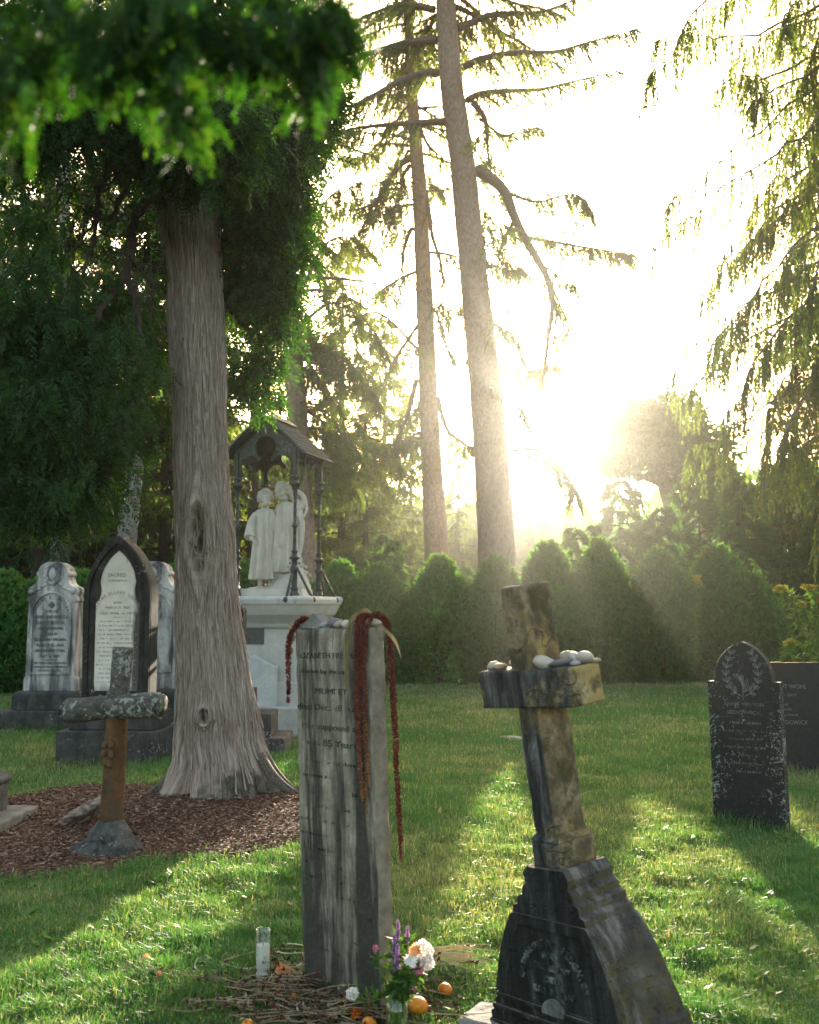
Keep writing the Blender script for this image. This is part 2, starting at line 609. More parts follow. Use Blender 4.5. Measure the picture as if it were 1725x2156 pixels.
# ---- broad-leaved weeds and clover in the lawn
def make_weeds():
    r = np.random.default_rng(8)
    n = 620
    D = 2.9 + 4.6 * r.random(n) ** 1.2
    Xg = (r.random(n) * 2 - 1) * (.44 * D)
    sel = (fbm(np.stack([Xg, D, 0 * D], 1) * 1.1, 2, 77) > -.02) & (bed(Xg, D) < 0)
    D, Xg = D[sel], Xg[sel]
    C = []; Dr = []; Nn = []
    for x, y in zip(Xg, D):
        for k in range(r.integers(3, 7)):
            a = r.random() * 6.28
            C.append((x, y, float(gz(x, y)) + .018 + .02 * r.random())); Dr.append((math.cos(a), math.sin(a), .35 + .4 * r.random())); Nn.append((0, 0, 1))
    C = np.array(C)
    me = leaves('weeds', C, np.array(Dr), .03 + .025 * r.random(len(C)), .022 + .014 * r.random(len(C)), N=np.array(Nn) + r.normal(size=(len(C), 3)) * .2, r=r)
    o = link('lawn_weeds', me, leaf_mat('weed_leaf', (.05, .13, .02), (.10, .19, .04), .35))
    tag(o, 'broad leaved weeds and clover low in the lawn', 'weeds', kind='stuff')
make_weeds()

# ---- mulch bed
def make_mulch():
    r = np.random.default_rng(5)
    gx = np.arange(-4.0, .2, .05); gy = np.arange(5.7, 9.2, .05)
    Xm, Ym = np.meshgrid(gx, gy)
    b = bed(Xm, Ym)
    Zm = gz(Xm, Ym) + np.where(b > 0, .004 + .012 * np.clip(b * 6, 0, 1), -.03) + .006 * fbm(np.stack([Xm * 12, Ym * 12, 0 * Xm], -1), 2, 6) * (b > 0)
    n_x, n_y = len(gx), len(gy)
    ii = (np.arange(n_y - 1)[:, None] * n_x + np.arange(n_x - 1)[None]).ravel()
    Q = np.stack([ii, ii + 1, ii + n_x + 1, ii + n_x], 1)
    bb = b.ravel()
    Q = Q[(bb[Q] > -.05).any(1)]
    mm = NT('mulch_soil')
    v = mm.co('Object')
    nn = mm.noise(v, 55, 5, .7)
    MATm = mm.done(mm.bsdf(mm.ramp(nn, [(.3, (.045, .024, .016)), (.7, (.13, .072, .05))]), .95, .1, mm.bump(nn, .8, .02)))
    o = link('mulch_bed', qmesh('mulch', np.stack([Xm.ravel(), Ym.ravel(), Zm.ravel()], 1), Q), MATm, smooth=True)
    tag(o, kind='structure')
    n = 64000
    x = -4 + 4.2 * r.random(n); y = 5.7 + 3.4 * r.random(n)
    b = bed(x, y)
    k = (b > -.02) | ((b > -.12) & (r.random(n) < .12))
    x, y, b = x[k], y[k], b[k]; n = len(x)
    z = gz(x, y) + np.where(b > 0, .012 + .010 * np.clip(b * 6, 0, 1), .006) + .006 * r.random(n)
    a = r.random(n) * 6.28
    Dr = np.stack([np.cos(a), np.sin(a), r.normal(size=n) * .22], 1)
    Nn = np.stack([r.normal(size=n) * .5, r.normal(size=n) * .5, np.ones(n)], 1)
    me = leaves('chips', np.stack([x, y, z], 1), Dr, .018 + .042 * r.random(n) ** 1.6, .005 + .010 * r.random(n), N=Nn, r=r)
    mm = NT('wood_chip')
    t = mm.attr('tint')
    MATc = mm.done(mm.bsdf(mm.ramp(t, [(0, (.05, .026, .018)), (.6, (.15, .082, .055)), (.9, (.24, .15, .105)), (1, (.36, .26, .19))]), .85, .15))
    o = link('wood_chips', me, MATc)
    tag(o, 'red brown shredded wood chips covering the bed under the cedar', 'wood chips', kind='stuff')
make_mulch()

# ================================================================= TREES
MAT_cedar_leaf = leaf_mat('cedar_leaf', (.010, .034, .012), (.030, .078, .021), .36, (1.8, 2.0, .5), .5, (.055, .11, .028))
MAT_spruce_leaf = leaf_mat('spruce_leaf', (.045, .090, .026), (.105, .150, .042), .55, (1.8, 1.7, .6), .55, (.18, .19, .065))
MAT_dark_leaf = leaf_mat('dark_conifer_leaf', (.016, .042, .018), (.042, .082, .026), .32, (1.5, 1.5, .5))
MAT_hemlock_leaf = leaf_mat('hemlock_leaf', (.038, .10, .034), (.075, .16, .048), .48, (1.6, 1.8, .6))
MAT_box_leaf = leaf_mat('boxwood_leaf', (.034, .108, .038), (.080, .195, .060), .40, (1.7, 1.8, .5), .38, (.10, .15, .04))
MAT_decid_leaf = leaf_mat('broad_leaf', (.04, .10, .02), (.09, .16, .035), .5, (1.6, 1.6, .5))
MAT_branch_leaf = leaf_mat('near_cedar_leaf', (.010, .034, .008), (.028, .078, .014), .40, (1.5, 1.9, .4), .5, (.060, .095, .020))

def bark_mat(name, c1, c2, sc=(22, 22, 5), bump=.8, lichen=None):
    m = NT(name)
    v = m.co('Object')
    vs = m.map(v, sc)
    n = m.noise(vs, 1.0, 7, .68, .6)
    big = m.noise(v, 1.6, 3, .5)
    col = m.ramp(n, [(.32, c1), (.66, c2)])
    col = m.mix(m.math('MULTIPLY', big, .45), col, tuple(k * .55 for k in c2))
    if lichen:
        f = m.noise(v, 14, 5, .6)
        col = m.mix(m.ramp(f, [(.58, 0.0), (.66, .8)]), col, lichen)
    return m.done(m.bsdf(col, .92, .15, m.bump(n, bump, .03)))

MAT_pine_bark = bark_mat('pine_bark', (.15, .098, .074), (.40, .285, .225), (20, 20, 9), 1.0)
MAT_grey_bark = bark_mat('grey_bark', (.10, .095, .09), (.29, .27, .25), (18, 18, 7))
MAT_limb = bark_mat('limb_bark', (.07, .052, .042), (.19, .145, .115), (20, 20, 20), .5)
MAT_dark_limb = bark_mat('dark_limb_bark', (.035, .028, .024), (.10, .08, .066), (20, 20, 20), .5)

def spline(pts, n):
    """Catmull-Rom resampling of a polyline with any number of columns"""
    p = np.asarray(pts, float)
    p = np.concatenate([[2 * p[0] - p[1]], p, [2 * p[-1] - p[-2]]])
    m = len(p) - 3
    out = []
    for t in np.linspace(0, m - 1e-6, n):
        i = int(t); f = t - i
        a, b, c, d = p[i:i + 4]
        out.append(.5 * (2 * b + (c - a) * f + (2 * a - 5 * b + 4 * c - d) * f ** 2 + (3 * b - a - 3 * c + d) * f ** 3))
    return np.array(out)

def stem(name, path, mat, parent, k=20, n=70, bumpy=.03, seed=0, knots=()):
    """tapered trunk, path rows (x, y, z, r)"""
    q = spline(path, n)
    t = unit(np.gradient(q[:, :3], axis=0))
    a = np.linspace(0, 2 * np.pi, k, endpoint=False)
    V = []
    for i in range(n):
        u = np.cross(t[i], (0, 1, 0)); u /= np.linalg.norm(u); w = np.cross(t[i], u)
        ring = np.cos(a)[:, None] * u + np.sin(a)[:, None] * w
        c = q[i, :3]
        no = fbm(np.stack([np.cos(a) * 2, np.sin(a) * 2, np.full(k, c[2] * .9)], 1) * 1.3, 3, seed)
        V.append(c + ring * (q[i, 3] * (1 + bumpy * 2.2 * no))[:, None])
    V = np.concatenate(V)
    ii = np.arange(n - 1)[:, None] * k; jj = np.arange(k)[None]; j2 = (jj + 1) % k
    Q = np.stack([(ii + jj), (ii + j2), (ii + k + j2), (ii + k + jj)], -1).reshape(-1, 4)
    o = link(name, qmesh(name, V, Q), mat, parent, smooth=True)
    for (tt, ang, rr) in knots:                      # branch scars
        i = int(tt * (n - 1))
        u = np.cross(t[i], (0, 1, 0)); u /= np.linalg.norm(u); w = np.cross(t[i], u)
        d = np.cos(ang) * u + np.sin(ang) * w
        mb = MB()
        c = q[i, :3] + d * q[i, 3] * .96
        ringp = [c + rr * (np.cos(b) * np.array((0, 0, 1)) + np.sin(b) * unit(np.cross(d, (0, 0, 1)))) for b in np.linspace(0, 2 * np.pi, 13)]
        mb.tube(np.array(ringp), rr * .28, 6, False)
        mb.ball(c, (rr * .8, rr * .5, rr * .8), 8)
        link('branch_scar', mb.mesh('scar'), MAT_dark_limb, parent, smooth=True)
    return o

def needles_on(O, D, Ln, per, leafL, leafW, sag=.35, spread=.5, r=rng):
    """needle tufts along branchlets (origin, direction, length)"""
    M = len(O)
    s = r.random((M, per)) ** .85
    pos = O[:, None] + D[:, None] * (Ln[:, None, None] * s[..., None])
    pos[..., 2] -= sag * Ln[:, None] * s ** 2
    dr = D[:, None] + r.normal(size=(M, per, 3)) * spread
    dr[..., 2] -= sag * s * 1.4
    k = M * per
    return pos.reshape(k, 3), dr.reshape(k, 3), np.full(k, leafL) * (.6 + .8 * r.random(k)), np.full(k, leafW) * (.7 + .6 * r.random(k))

def limb_path(p0, az, L, rise, droop, n=9, r=rng, wob=.06, tipup=0.0):
    t = np.linspace(0, 1, n)
    q = np.zeros((n, 3))
    q[:, 0] = p0[0] + math.cos(az) * L * t; q[:, 1] = p0[1] + math.sin(az) * L * t
    q[:, 2] = p0[2] + L * (rise * t - droop * t ** 2 + tipup * t ** 4)
    q[1:] += r.normal(size=(n - 1, 3)) * wob * L * .15 * t[1:, None]
    return q

def branchlets(path, n, ll, hang=.5, r=rng, start=.15, taper=.6):
    """side shoots along a limb"""
    path = spline(path, 40)
    s = start + (1 - start) * r.random(n)
    i = np.clip((s * 39).astype(int), 0, 38)
    O = path[i] + (path[i + 1] - path[i]) * r.random((n, 1))
    t = unit(path[i + 1] - path[i])
    side = unit(np.cross(t, np.array([0, 0, 1.0])) + 1e-4) * r.choice([-1, 1], n)[:, None]
    D = unit(t * (.35 + .3 * r.random((n, 1))) + side * (.5 + .5 * r.random((n, 1))) + np.array([0, 0, -1.0]) * hang * (.4 + 1.2 * r.random((n, 1))))
    Ln = ll * (.4 + .8 * r.random(n)) * (1 - taper * s)
    return O, D, Ln

def build_crown(tree, limbs, mat_leaf, mat_limb, leafL, leafW, per, sag=.35, spread=.5, twigs=0.0, r=rng, name='crown'):
    """limbs: list of (path, base radius, branchlet count, branchlet length, hang)"""
    mb = MB(); Os, Ds, Ls = [], [], []
    for path, rad, nb, ll, hang in limbs:
        n = len(path)
        mb.tube(path, rad * np.linspace(1, .15, n), 6, False)
        if nb:
            O, D, Ln = branchlets(path, nb, ll, hang, r)
            Os.append(O); Ds.append(D); Ls.append(Ln)
            if twigs:
                for k in range(int(nb * twigs)):
                    e = O[k] + D[k] * Ln[k]; e[2] -= sag * Ln[k]
                    mdl = (O[k] + e) / 2; mdl[2] += sag * Ln[k] * .25
                    mb.tube(np.array([O[k], mdl, e]), [rad * .16, rad * .11, rad * .05], 4, False)
    link('limbs', mb.mesh('limbs'), mat_limb, tree, smooth=True)
    O, D, Ln = np.concatenate(Os), np.concatenate(Ds), np.concatenate(Ls)
    p, d, l, w = needles_on(O, D, Ln, per, leafL, leafW, sag, spread, r)
    clump = fbm(p * .7, 2, 55)
    tint = np.clip(.45 + clump * .9 + r.normal(size=len(p)) * .2, 0, 1)
    return link(name, leaves(name, p, d, l, w, tint, r=r), mat_leaf, tree)

# ---- generic spruce (prototype about 14 m tall, origin at its foot)
def spruce(name, label, cat, H, z0, reach, nlimb, mat_leaf, mat_bark, r_trunk, seed, per=16, leafL=.17, leafW=.05, droop=.35, hang=.7, nb=34, ll=.9, group=None, bare=0):
    r = np.random.default_rng(seed)
    t = thing(name, label, cat, group=group)
    stem('trunk', [(0, 0, -.3, r_trunk * 1.25), (0, 0, 1, r_trunk), (.05, 0, H * .5, r_trunk * .65), (0, .05, H, r_trunk * .06)], mat_bark, t, 12, 26, .04, seed)
    limbs = []
    for k in range(nlimb):
        z = z0 + (H - z0) * (k + r.random()) / nlimb
        L = reach * (1 - .86 * (z - z0) / (H - z0)) * (.75 + .45 * r.random())
        az = k * 2.4 + r.random() * .8
        limbs.append((limb_path((0, 0, z), az, L, .12, droop, 8, r, tipup=.12), .02 + r_trunk * .17, int(nb * (.35 + L / reach)), ll, hang))
    for k in range(bare):
        z = 1.2 + (z0 - 1.2) * r.random()
        limbs.append((limb_path((0, 0, z), r.random() * 6.28, reach * (.3 + .3 * r.random()), -.05, .3, 7, r), .022, 0, 0, 0))
    build_crown(t, limbs, mat_leaf, MAT_dark_limb, leafL, leafW, per, .45, .5, r=r)
    return t
# ---- fans of flat cedar sprays
def fans(name, C, D, size, nl, LL, LW, parent, mat, r, tint=None):
    n = len(C)
    D = unit(D)
    Nn = r.normal(size=(n, 3)); Nn[:, 1] += .8
    Sd = unit(np.cross(D, Nn))
    size = np.broadcast_to(size, (n,))
    t = (np.arange(nl) + .5) / nl
    sg = np.where(np.arange(nl) % 2 == 0, 1, -1)
    pos = C[:, None] + D[:, None] * (size[:, None] * t)[..., None]
    pos[..., 2] -= .25 * size[:, None] * t ** 2
    dr = D[:, None] * .75 + Sd[:, None] * (sg * .62)[None, :, None] + r.normal(size=(n, nl, 3)) * .16
    dr[:, -1] = D
    L = LL * (1.15 - .6 * t)[None] * (.7 + .6 * r.random((n, nl)))
    Np = np.repeat(np.cross(D, Sd)[:, None], nl, 1) + r.normal(size=(n, nl, 3)) * .25
    if tint is None: tint = r.random(n)
    tt = np.clip(np.repeat(tint, nl) + r.normal(size=n * nl) * .12, 0, 1)
    me = leaves(name, pos.reshape(-1, 3), dr.reshape(-1, 3), L.ravel(), LW * (.7 + .6 * r.random(n * nl)), tt, Np.reshape(-1, 3), r)
    return link(name, me, mat, parent)

def blob_points(r, blobs):
    """sample points in ellipsoids given in frame pixels + depth: (cx, cy, Y, rx, ry, depth radius, count)"""
    out = []
    for cx, cy, Yb, rx, ry, rd, n in blobs:
        q = r.normal(size=(n, 3)); q = unit(q) * (r.random((n, 1)) ** .42)
        k = pxm(Yb)
        c = P(cx, cy, Yb)
        p = c + q * np.array((rx * k, rd, ry * k))
        out.append(p)
    return np.concatenate(out)

# ================================================================= the big cedar
def make_cedar():
    r = np.random.default_rng(21)
    tree = thing('cedar_tree', 'massive old cedar with grey stringy bark and an oval knot hole in its flared trunk', 'tree', (0, 0, 0))
    rows = [(1745, 300, 655), (1700, 330, 622), (1650, 358, 594), (1600, 374, 570), (1560, 373, 554), (1500, 378, 543), (1435, 380, 530), (1350, 377, 515), (1294, 376, 505),
            (1200, 376, 497), (1104, 374, 490), (1000, 373, 478), (900, 371, 474), (750, 364, 469), (600, 358, 465), (500, 346, 460), (420, 332, 458), (300, 318, 455), (100, 312, 450), (-200, 318, 440), (-500, 330, 430)]
    Yc = 8.22
    prof = []
    for y, a, b in rows:
        l, rr = P(a, y, Yc), P(b, y, Yc)
        prof.append((l[2], (l[0] + rr[0]) / 2, (rr[0] - l[0]) / 2))
    prof = np.array(prof)
    nz, na = 620, 460
    zz = np.concatenate([np.linspace(prof[0, 0], 1.0, 230, endpoint=False), np.linspace(1.0, 4.4, 340, endpoint=False), np.linspace(4.4, prof[-1, 0], nz - 570)])
    cx = np.interp(zz, prof[:, 0], prof[:, 1]); rx = np.interp(zz, prof[:, 0], prof[:, 2])
    for _ in range(3):
        cx[2:-2] = (cx[:-4] + cx[1:-3] + cx[2:-2] + cx[3:-1] + cx[4:]) / 5
        rx[2:-2] = (rx[:-4] + rx[1:-3] + rx[2:-2] + rx[3:-1] + rx[4:]) / 5
    th = np.linspace(np.pi / 2 - 2 * np.pi, np.pi / 2, na + 1)
    T, Zz = np.meshgrid(th, zz)
    Rr = rx[:, None] * np.ones_like(T)
    low = np.clip((Zz + .02), 0, None)
    # root lobes and long flutes
    lob = .6 * np.cos(5 * T + .9) + .45 * np.cos(8 * T + 2.1) + .35 * np.cos(13 * T + .3)
    f = 1 + lob * (.26 * np.exp(-low / .17) + .03)
    def furrow(th0, w, depth, zmax):
        d = (T - th0 + np.pi) % (2 * np.pi) - np.pi
        return -depth * np.exp(-(d / w) ** 2) * np.exp(-(low / zmax) ** 2)
    f += furrow(R(-140) + .06 * np.sin(low * 5), .085, .24, .75)
    f += furrow(R(-104), .06, .07, .42) + furrow(R(-62), .07, .09, .5) + furrow(R(-30), .08, .08, .8)
    f += .03 * fbm(np.stack([np.cos(T) * 1.5, np.sin(T) * 1.5, Zz * 1.1], -1), 3, 3)
    u = (T + np.pi / 2) * .24
    # flow of the fibres round the two knots
    up = u.copy(); knot_dark = np.zeros_like(u); disp = np.zeros_like(u)
    for (u0, z0, a, b, deep, lip) in ((-.012, 2.02, .080, .31, .115, .040), (-.035, .70, .034, .062, .045, .035)):
        du = u - u0 - .02 * (Zz - z0); dv = Zz - z0
        wv = a * 1.15 * np.exp(-(dv / (b * 1.25)) ** 2 * 1.2)
        up = np.where(np.abs(du) < .6, u0 + np.sign(du) * np.sqrt(np.maximum(du ** 2 - wv ** 2 * np.exp(-(du / (5 * a)) ** 2), 1e-7)) + (up - u), up)
        e = np.sqrt((du / a) ** 2 + (dv / b) ** 2)
        nn = fbm(np.stack([u * 22, Zz * 9, 0 * u], -1), 3, 12)
        disp += lip * np.exp(-((e - 1.12) / .38) ** 2)
        ins = np.clip(1 - e / .95, 0, 1)
        disp -= deep * np.clip(ins * 2.2, 0, 1) * (.75 + .9 * nn)
        knot_dark = np.maximum(knot_dark, np.clip(ins * 3, 0, 1) * .9)  # darker colour inside the two knot hollows
    # fibres
    wob = .03 * fbm(np.stack([u * 3, Zz * 1.5, 0 * u + 3], -1), 2, 8)
    q = np.stack([(up + wob) * 62, Zz * 1.9, 0 * u], -1)
    rid = (1 - np.abs(vnoise(q, 4)) * 1.7); rid = np.sign(rid) * np.abs(rid) ** .7
    q2 = np.stack([(up + wob) * 150, Zz * 3.4, 0 * u], -1)
    rid2 = vnoise(q2, 6)
    q3 = np.stack([(up + wob) * 20, Zz * .8, 0 * u], -1)
    q4 = np.stack([(up + wob) * 95, Zz * 7.5, 0 * u + 5], -1)
    disp += .010 * rid + .005 * rid2 + .006 * vnoise(q4, 19) + .016 * vnoise(q3, 9)
    # swirling grain at the foot
    foot = np.exp(-low / .25)
    disp += foot * .010 * np.sin(60 * (up + .12 * fbm(np.stack([u * 6, Zz * 8, 0 * u], -1), 3, 14)))
    rad = Rr * f + disp
    ry = np.minimum(Rr * f, .5) + disp
    V = np.stack([cx[:, None] + np.cos(T) * rad, Yc + np.sin(T) * ry, Zz], -1)
    n_a = na + 1
    ii = np.arange(nz - 1)[:, None] * n_a; jj = np.arange(na)[None]
    Q = np.stack([ii + jj, ii + jj + 1, ii + n_a + jj + 1, ii + n_a + jj], -1).reshape(-1, 4)
    st = np.clip(1.5 - ((u - .12) / .17) ** 2 - ((low - .16) / .24) ** 2 + 2.0 * fbm(np.stack([u * 9, Zz * 6, 0 * u], -1), 3, 30), 0, 1)
    flow = np.stack([up + wob, Zz, np.maximum(knot_dark, st)], -1)
    SV, SQ, SF = [], [], []; base_n = V.shape[0] * V.shape[1]; cnt = 0
    for _ in range(420):                               # loose strips of bark lifting off the surface
        L = r.uniform(.10, .55); z0 = r.uniform(.15, 3.9); w_ = r.uniform(.004, .011)
        ja = r.uniform(.32, .68) * na if r.random() < .8 else r.uniform(.15, .85) * na
        drift = r.normal() * 6; lift0, lift1 = r.uniform(.002, .012), r.uniform(.002, .016); off = r.uniform(-.5, .5)
        for s in np.linspace(0, 1, 9):
            zc = z0 + L * s; iz = min(int(np.searchsorted(zz, zc)), nz - 2); jc = int(np.clip(ja + drift * s, 2, na - 3))
            t_ = T[iz, jc]; rr_ = max(rad[iz, jc], rad[iz, jc - 2], rad[iz, jc + 2]) + .002 + lift0 * (1 - s) ** 3 + lift1 * s ** 3
            ry_ = rr_ if Rr[iz, jc] * f[iz, jc] < .5 else .5 + rr_ - Rr[iz, jc] * f[iz, jc]
            nrm_ = np.array((math.cos(t_), math.sin(t_), 0)); tg = np.array((-math.sin(t_), math.cos(t_), 0))
            c_ = np.array((cx[iz] + math.cos(t_) * rr_, Yc + math.sin(t_) * ry_, zc))
            ww = w_ * (1 - .7 * s)
            SV += [c_ - tg * ww, c_ + nrm_ * ww * .5, c_ + tg * ww]
            SF += [(up[iz, jc] + off + k_ * ww, zc, 0) for k_ in (-1, 0, 1)]
        b_ = base_n + cnt * 27
        for i_ in range(8):
            for k_ in (0, 1): SQ.append((b_ + 3 * i_ + k_, b_ + 3 * i_ + k_ + 1, b_ + 3 * i_ + k_ + 4, b_ + 3 * i_ + k_ + 3))
        cnt += 1
    me = qmesh('cedar_trunk', np.concatenate([V.reshape(-1, 3), np.array(SV)]), np.concatenate([Q, np.array(SQ)]), flow=np.concatenate([flow.reshape(-1, 3), np.array(SF)]))
    m = NT('cedar_bark')
    fl = m.attr('flow', 'Vector')
    sx = m.sep(fl, 'X'); sz = m.sep(fl, 'Y'); sm = m.sep(fl, 'Z')
    def strand(a, b, det, rough):
        vv = m.n('ShaderNodeCombineXYZ', 0, X=m.math('MULTIPLY', sx, a), Y=m.math('MULTIPLY', sz, b))
        return m.noise(vv, 1.0, det, rough)
    n1 = strand(90, 4.2, 8, .70); n2 = strand(260, 9, 5, .65); n3 = strand(9, .7, 4, .6)
    col = m.ramp(n1, [(.33, (.065, .048, .040)), (.45, (.27, .212, .178)), (.58, (.48, .40, .35)), (.74, (.68, .60, .54))])
    col = m.mix(m.math('MULTIPLY', m.ramp(n2, [(.3, 1.0), (.6, 0.0)]), .55), col, (.10, .075, .06))
    col = m.mix(m.ramp(n3, [(.4, 0.0), (.7, .5)]), col, (.30, .19, .145))
    col = m.mix(m.math('MULTIPLY', sm, m.ramp(m.noise(m.co('Object'), 9, 5, .65), [(.35, 1.0), (.68, .35)])), col, (.026, .030, .020))
    h = m.math('ADD', n1, m.math('MULTIPLY', n2, .6))
    link('trunk', me, m.done(m.bsdf(col, .9, .15, m.bump(h, .9, .02))), tree, smooth=True)
    # buttress roots running out into the mulch
    mr = bark_mat('root_bark', (.035, .030, .024), (.30, .25, .21), (70, 16, 70), 1.3)
    for k, (ang, L, r0, bend) in enumerate(((-170, .40, .075, .3), (-150, .26, .055, -.2), (-52, .30, .055, -.2), (-24, .40, .066, .25), (0, .36, .058, -.2), (-78, .22, .05, .2))):
        a0 = R(ang); c0 = np.array((cx[40], Yc, 0)); q = []
        for s in np.linspace(0, 1, 6):
            a = a0 + bend * s * .8
            d = .24 + L * s
            x, y = c0[0] + math.cos(a) * d * 1.08, c0[1] + math.sin(a) * d
            q.append((x, y, float(gz(x, y)) + .24 * (1 - s) ** 2.2 - .035 * s + .012, r0 * (1.15 - .95 * s)))
        stem('root', q, mr, tree, 18, 30, .16, 40 + k)
    # limbs
    def path(l): return np.array([P(*q) for q in l])
    mb = MB()
    lim = [([(400, 470, 8.3), (330, 425, 8.1), (295, 440, 8.0), (280, 480, 7.95), (272, 550, 7.9), (280, 625, 7.9), (300, 700, 7.85), (305, 745, 7.8), (278, 805, 7.8)], .05),
           ([(380, 330, 8.2), (300, 310, 7.9), (250, 345, 7.8), (215, 380, 7.75), (205, 430, 7.7), (195, 510, 7.7), (150, 640, 7.6)], .04),
           ([(390, 290, 8.2), (240, 300, 7.8), (120, 300, 7.5), (-60, 330, 7.2)], .085),
           ([(240, 350, 7.8), (262, 400, 7.8), (235, 455, 7.7), (200, 470, 7.7), (130, 560, 7.6)], .028),
           ([(370, 590, 8.2), (330, 560, 8.1), (318, 600, 8.0), (325, 660, 8.0)], .022),
           ([(365, 700, 8.2), (345, 690, 8.1), (333, 720, 8.1)], .02),
           ([(440, 420, 8.3), (520, 330, 8.3), (580, 330, 8.4), (640, 420, 8.5)], .05),
           ([(450, 520, 8.3), (520, 500, 8.5), (580, 560, 8.6), (610, 640, 8.6)], .03),
           ([(430, 200, 8.3), (560, 120, 8.4), (680, 150, 8.6), (730, 210, 8.7)], .06),
           ([(400, 150, 8.3), (280, 40, 8.0), (100, 60, 7.8), (-40, 140, 7.6)], .07),
           ([(270, 560, 7.9), (200, 680, 7.7), (120, 800, 7.6), (60, 900, 7.6)], .03),
           ([(300, 720, 7.8), (220, 830, 7.6), (150, 960, 7.6), (110, 1060, 7.6)], .028),
           ([(470, 640, 8.3), (520, 690, 8.6), (560, 760, 8.7)], .02)]
    for pts, rad in lim:
        q = spline(path(pts), 24)
        q[1:-1] += r.normal(size=(22, 3)) * .012
        mb.tube(q, rad * np.linspace(1, .22, 24), 8, False)
    for _ in range(150):                              # bare crooked twigs
        x, y = r.uniform(60, 350), r.uniform(330, 640)
        a = P(x, y, r.uniform(7.6, 8.3)); d = unit(r.normal(size=3) + np.array((-.3, 0, -.8)))
        L = r.uniform(.2, .55)
        q = np.array([a, a + d * L * .5 + r.normal(size=3) * .04, a + d * L + np.array((0, 0, -.08)) + r.normal(size=3) * .05])
        mb.tube(spline(q, 7), np.linspace(.007, .002, 7), 4, False)
    link('limbs', mb.mesh('limbs'), MAT_dark_limb, tree, smooth=True)
    blobs = [(330, 40, 8.1, 430, 220, 1.3, 2500), (90, 170, 7.5, 270, 190, 1.2, 1500), (560, 130, 8.5, 200, 190, 1.0, 1100), (400, 330, 8.9, 190, 130, .5, 900),
             (700, 190, 8.6, 45, 95, .25, 170), (380, 480, 8.95, 120, 110, .35, 500), (620, 250, 8.6, 110, 110, .6, 420),
             (575, 350, 8.5, 125, 140, .7, 900), (570, 500, 8.6, 105, 150, .7, 900), (555, 650, 8.7, 100, 125, .6, 700), (532, 775, 8.8, 72, 95, .4, 330), (480, 560, 9.0, 60, 200, .4, 500),
             (40, 470, 7.6, 130, 70, .8, 160), (200, 420, 8.2, 150, 90, .8, 150),
             (100, 640, 7.6, 180, 120, .9, 850), (160, 760, 7.8, 180, 130, .9, 1300), (110, 890, 7.7, 190, 130, .9, 1300), (150, 1000, 7.7, 150, 95, .7, 800), (60, 1040, 7.7, 110, 70, .6, 330),
             (325, 700, 8.7, 60, 130, .4, 330), (315, 880, 8.4, 62, 70, .4, 300), (240, 640, 8.0, 60, 60, .5, 130), (300, 530, 8.6, 60, 90, .4, 120),
             (400, 330, 7.3, 150, 95, .35, 520), (300, 220, 7.0, 300, 120, .5, 900), (60, 220, 6.9, 140, 130, .5, 500), (520, 300, 7.4, 90, 100, .3, 260),
             (330, -420, 6.3, 540, 260, 1.2, 3200), (420, 330, 7.6, 90, 100, .25, 260)]  # first entry: boughs above the frame, added to shade the upper trunk
    C = blob_points(r, blobs)
    hole = fbm(C * np.array((2.2, 2.2, 1.6)), 2, 60)
    C = C[hole > -.24]
    # keep the trunk face clear
    zi = C[:, 2]
    cxx = np.interp(zi, prof[:, 0], prof[:, 1]); rxx = np.interp(zi, prof[:, 0], prof[:, 2])
    clear = (np.abs(C[:, 0] - cxx) < rxx * .92) & (C[:, 1] < Yc) & (zi < 4.25)
    C = C[~clear]
    D = np.stack([r.normal(size=len(C)) * .55, r.normal(size=len(C)) * .5, -.75 + r.normal(size=len(C)) * .4], 1)
    tint = np.clip(.4 + .8 * fbm(C * 1.6, 2, 71) + r.normal(size=len(C)) * .16, 0, 1)
    fans('crown', C, D, .13 + .12 * r.random(len(C)), 15, .058, .017, tree, MAT_cedar_leaf, r, tint)
make_cedar()

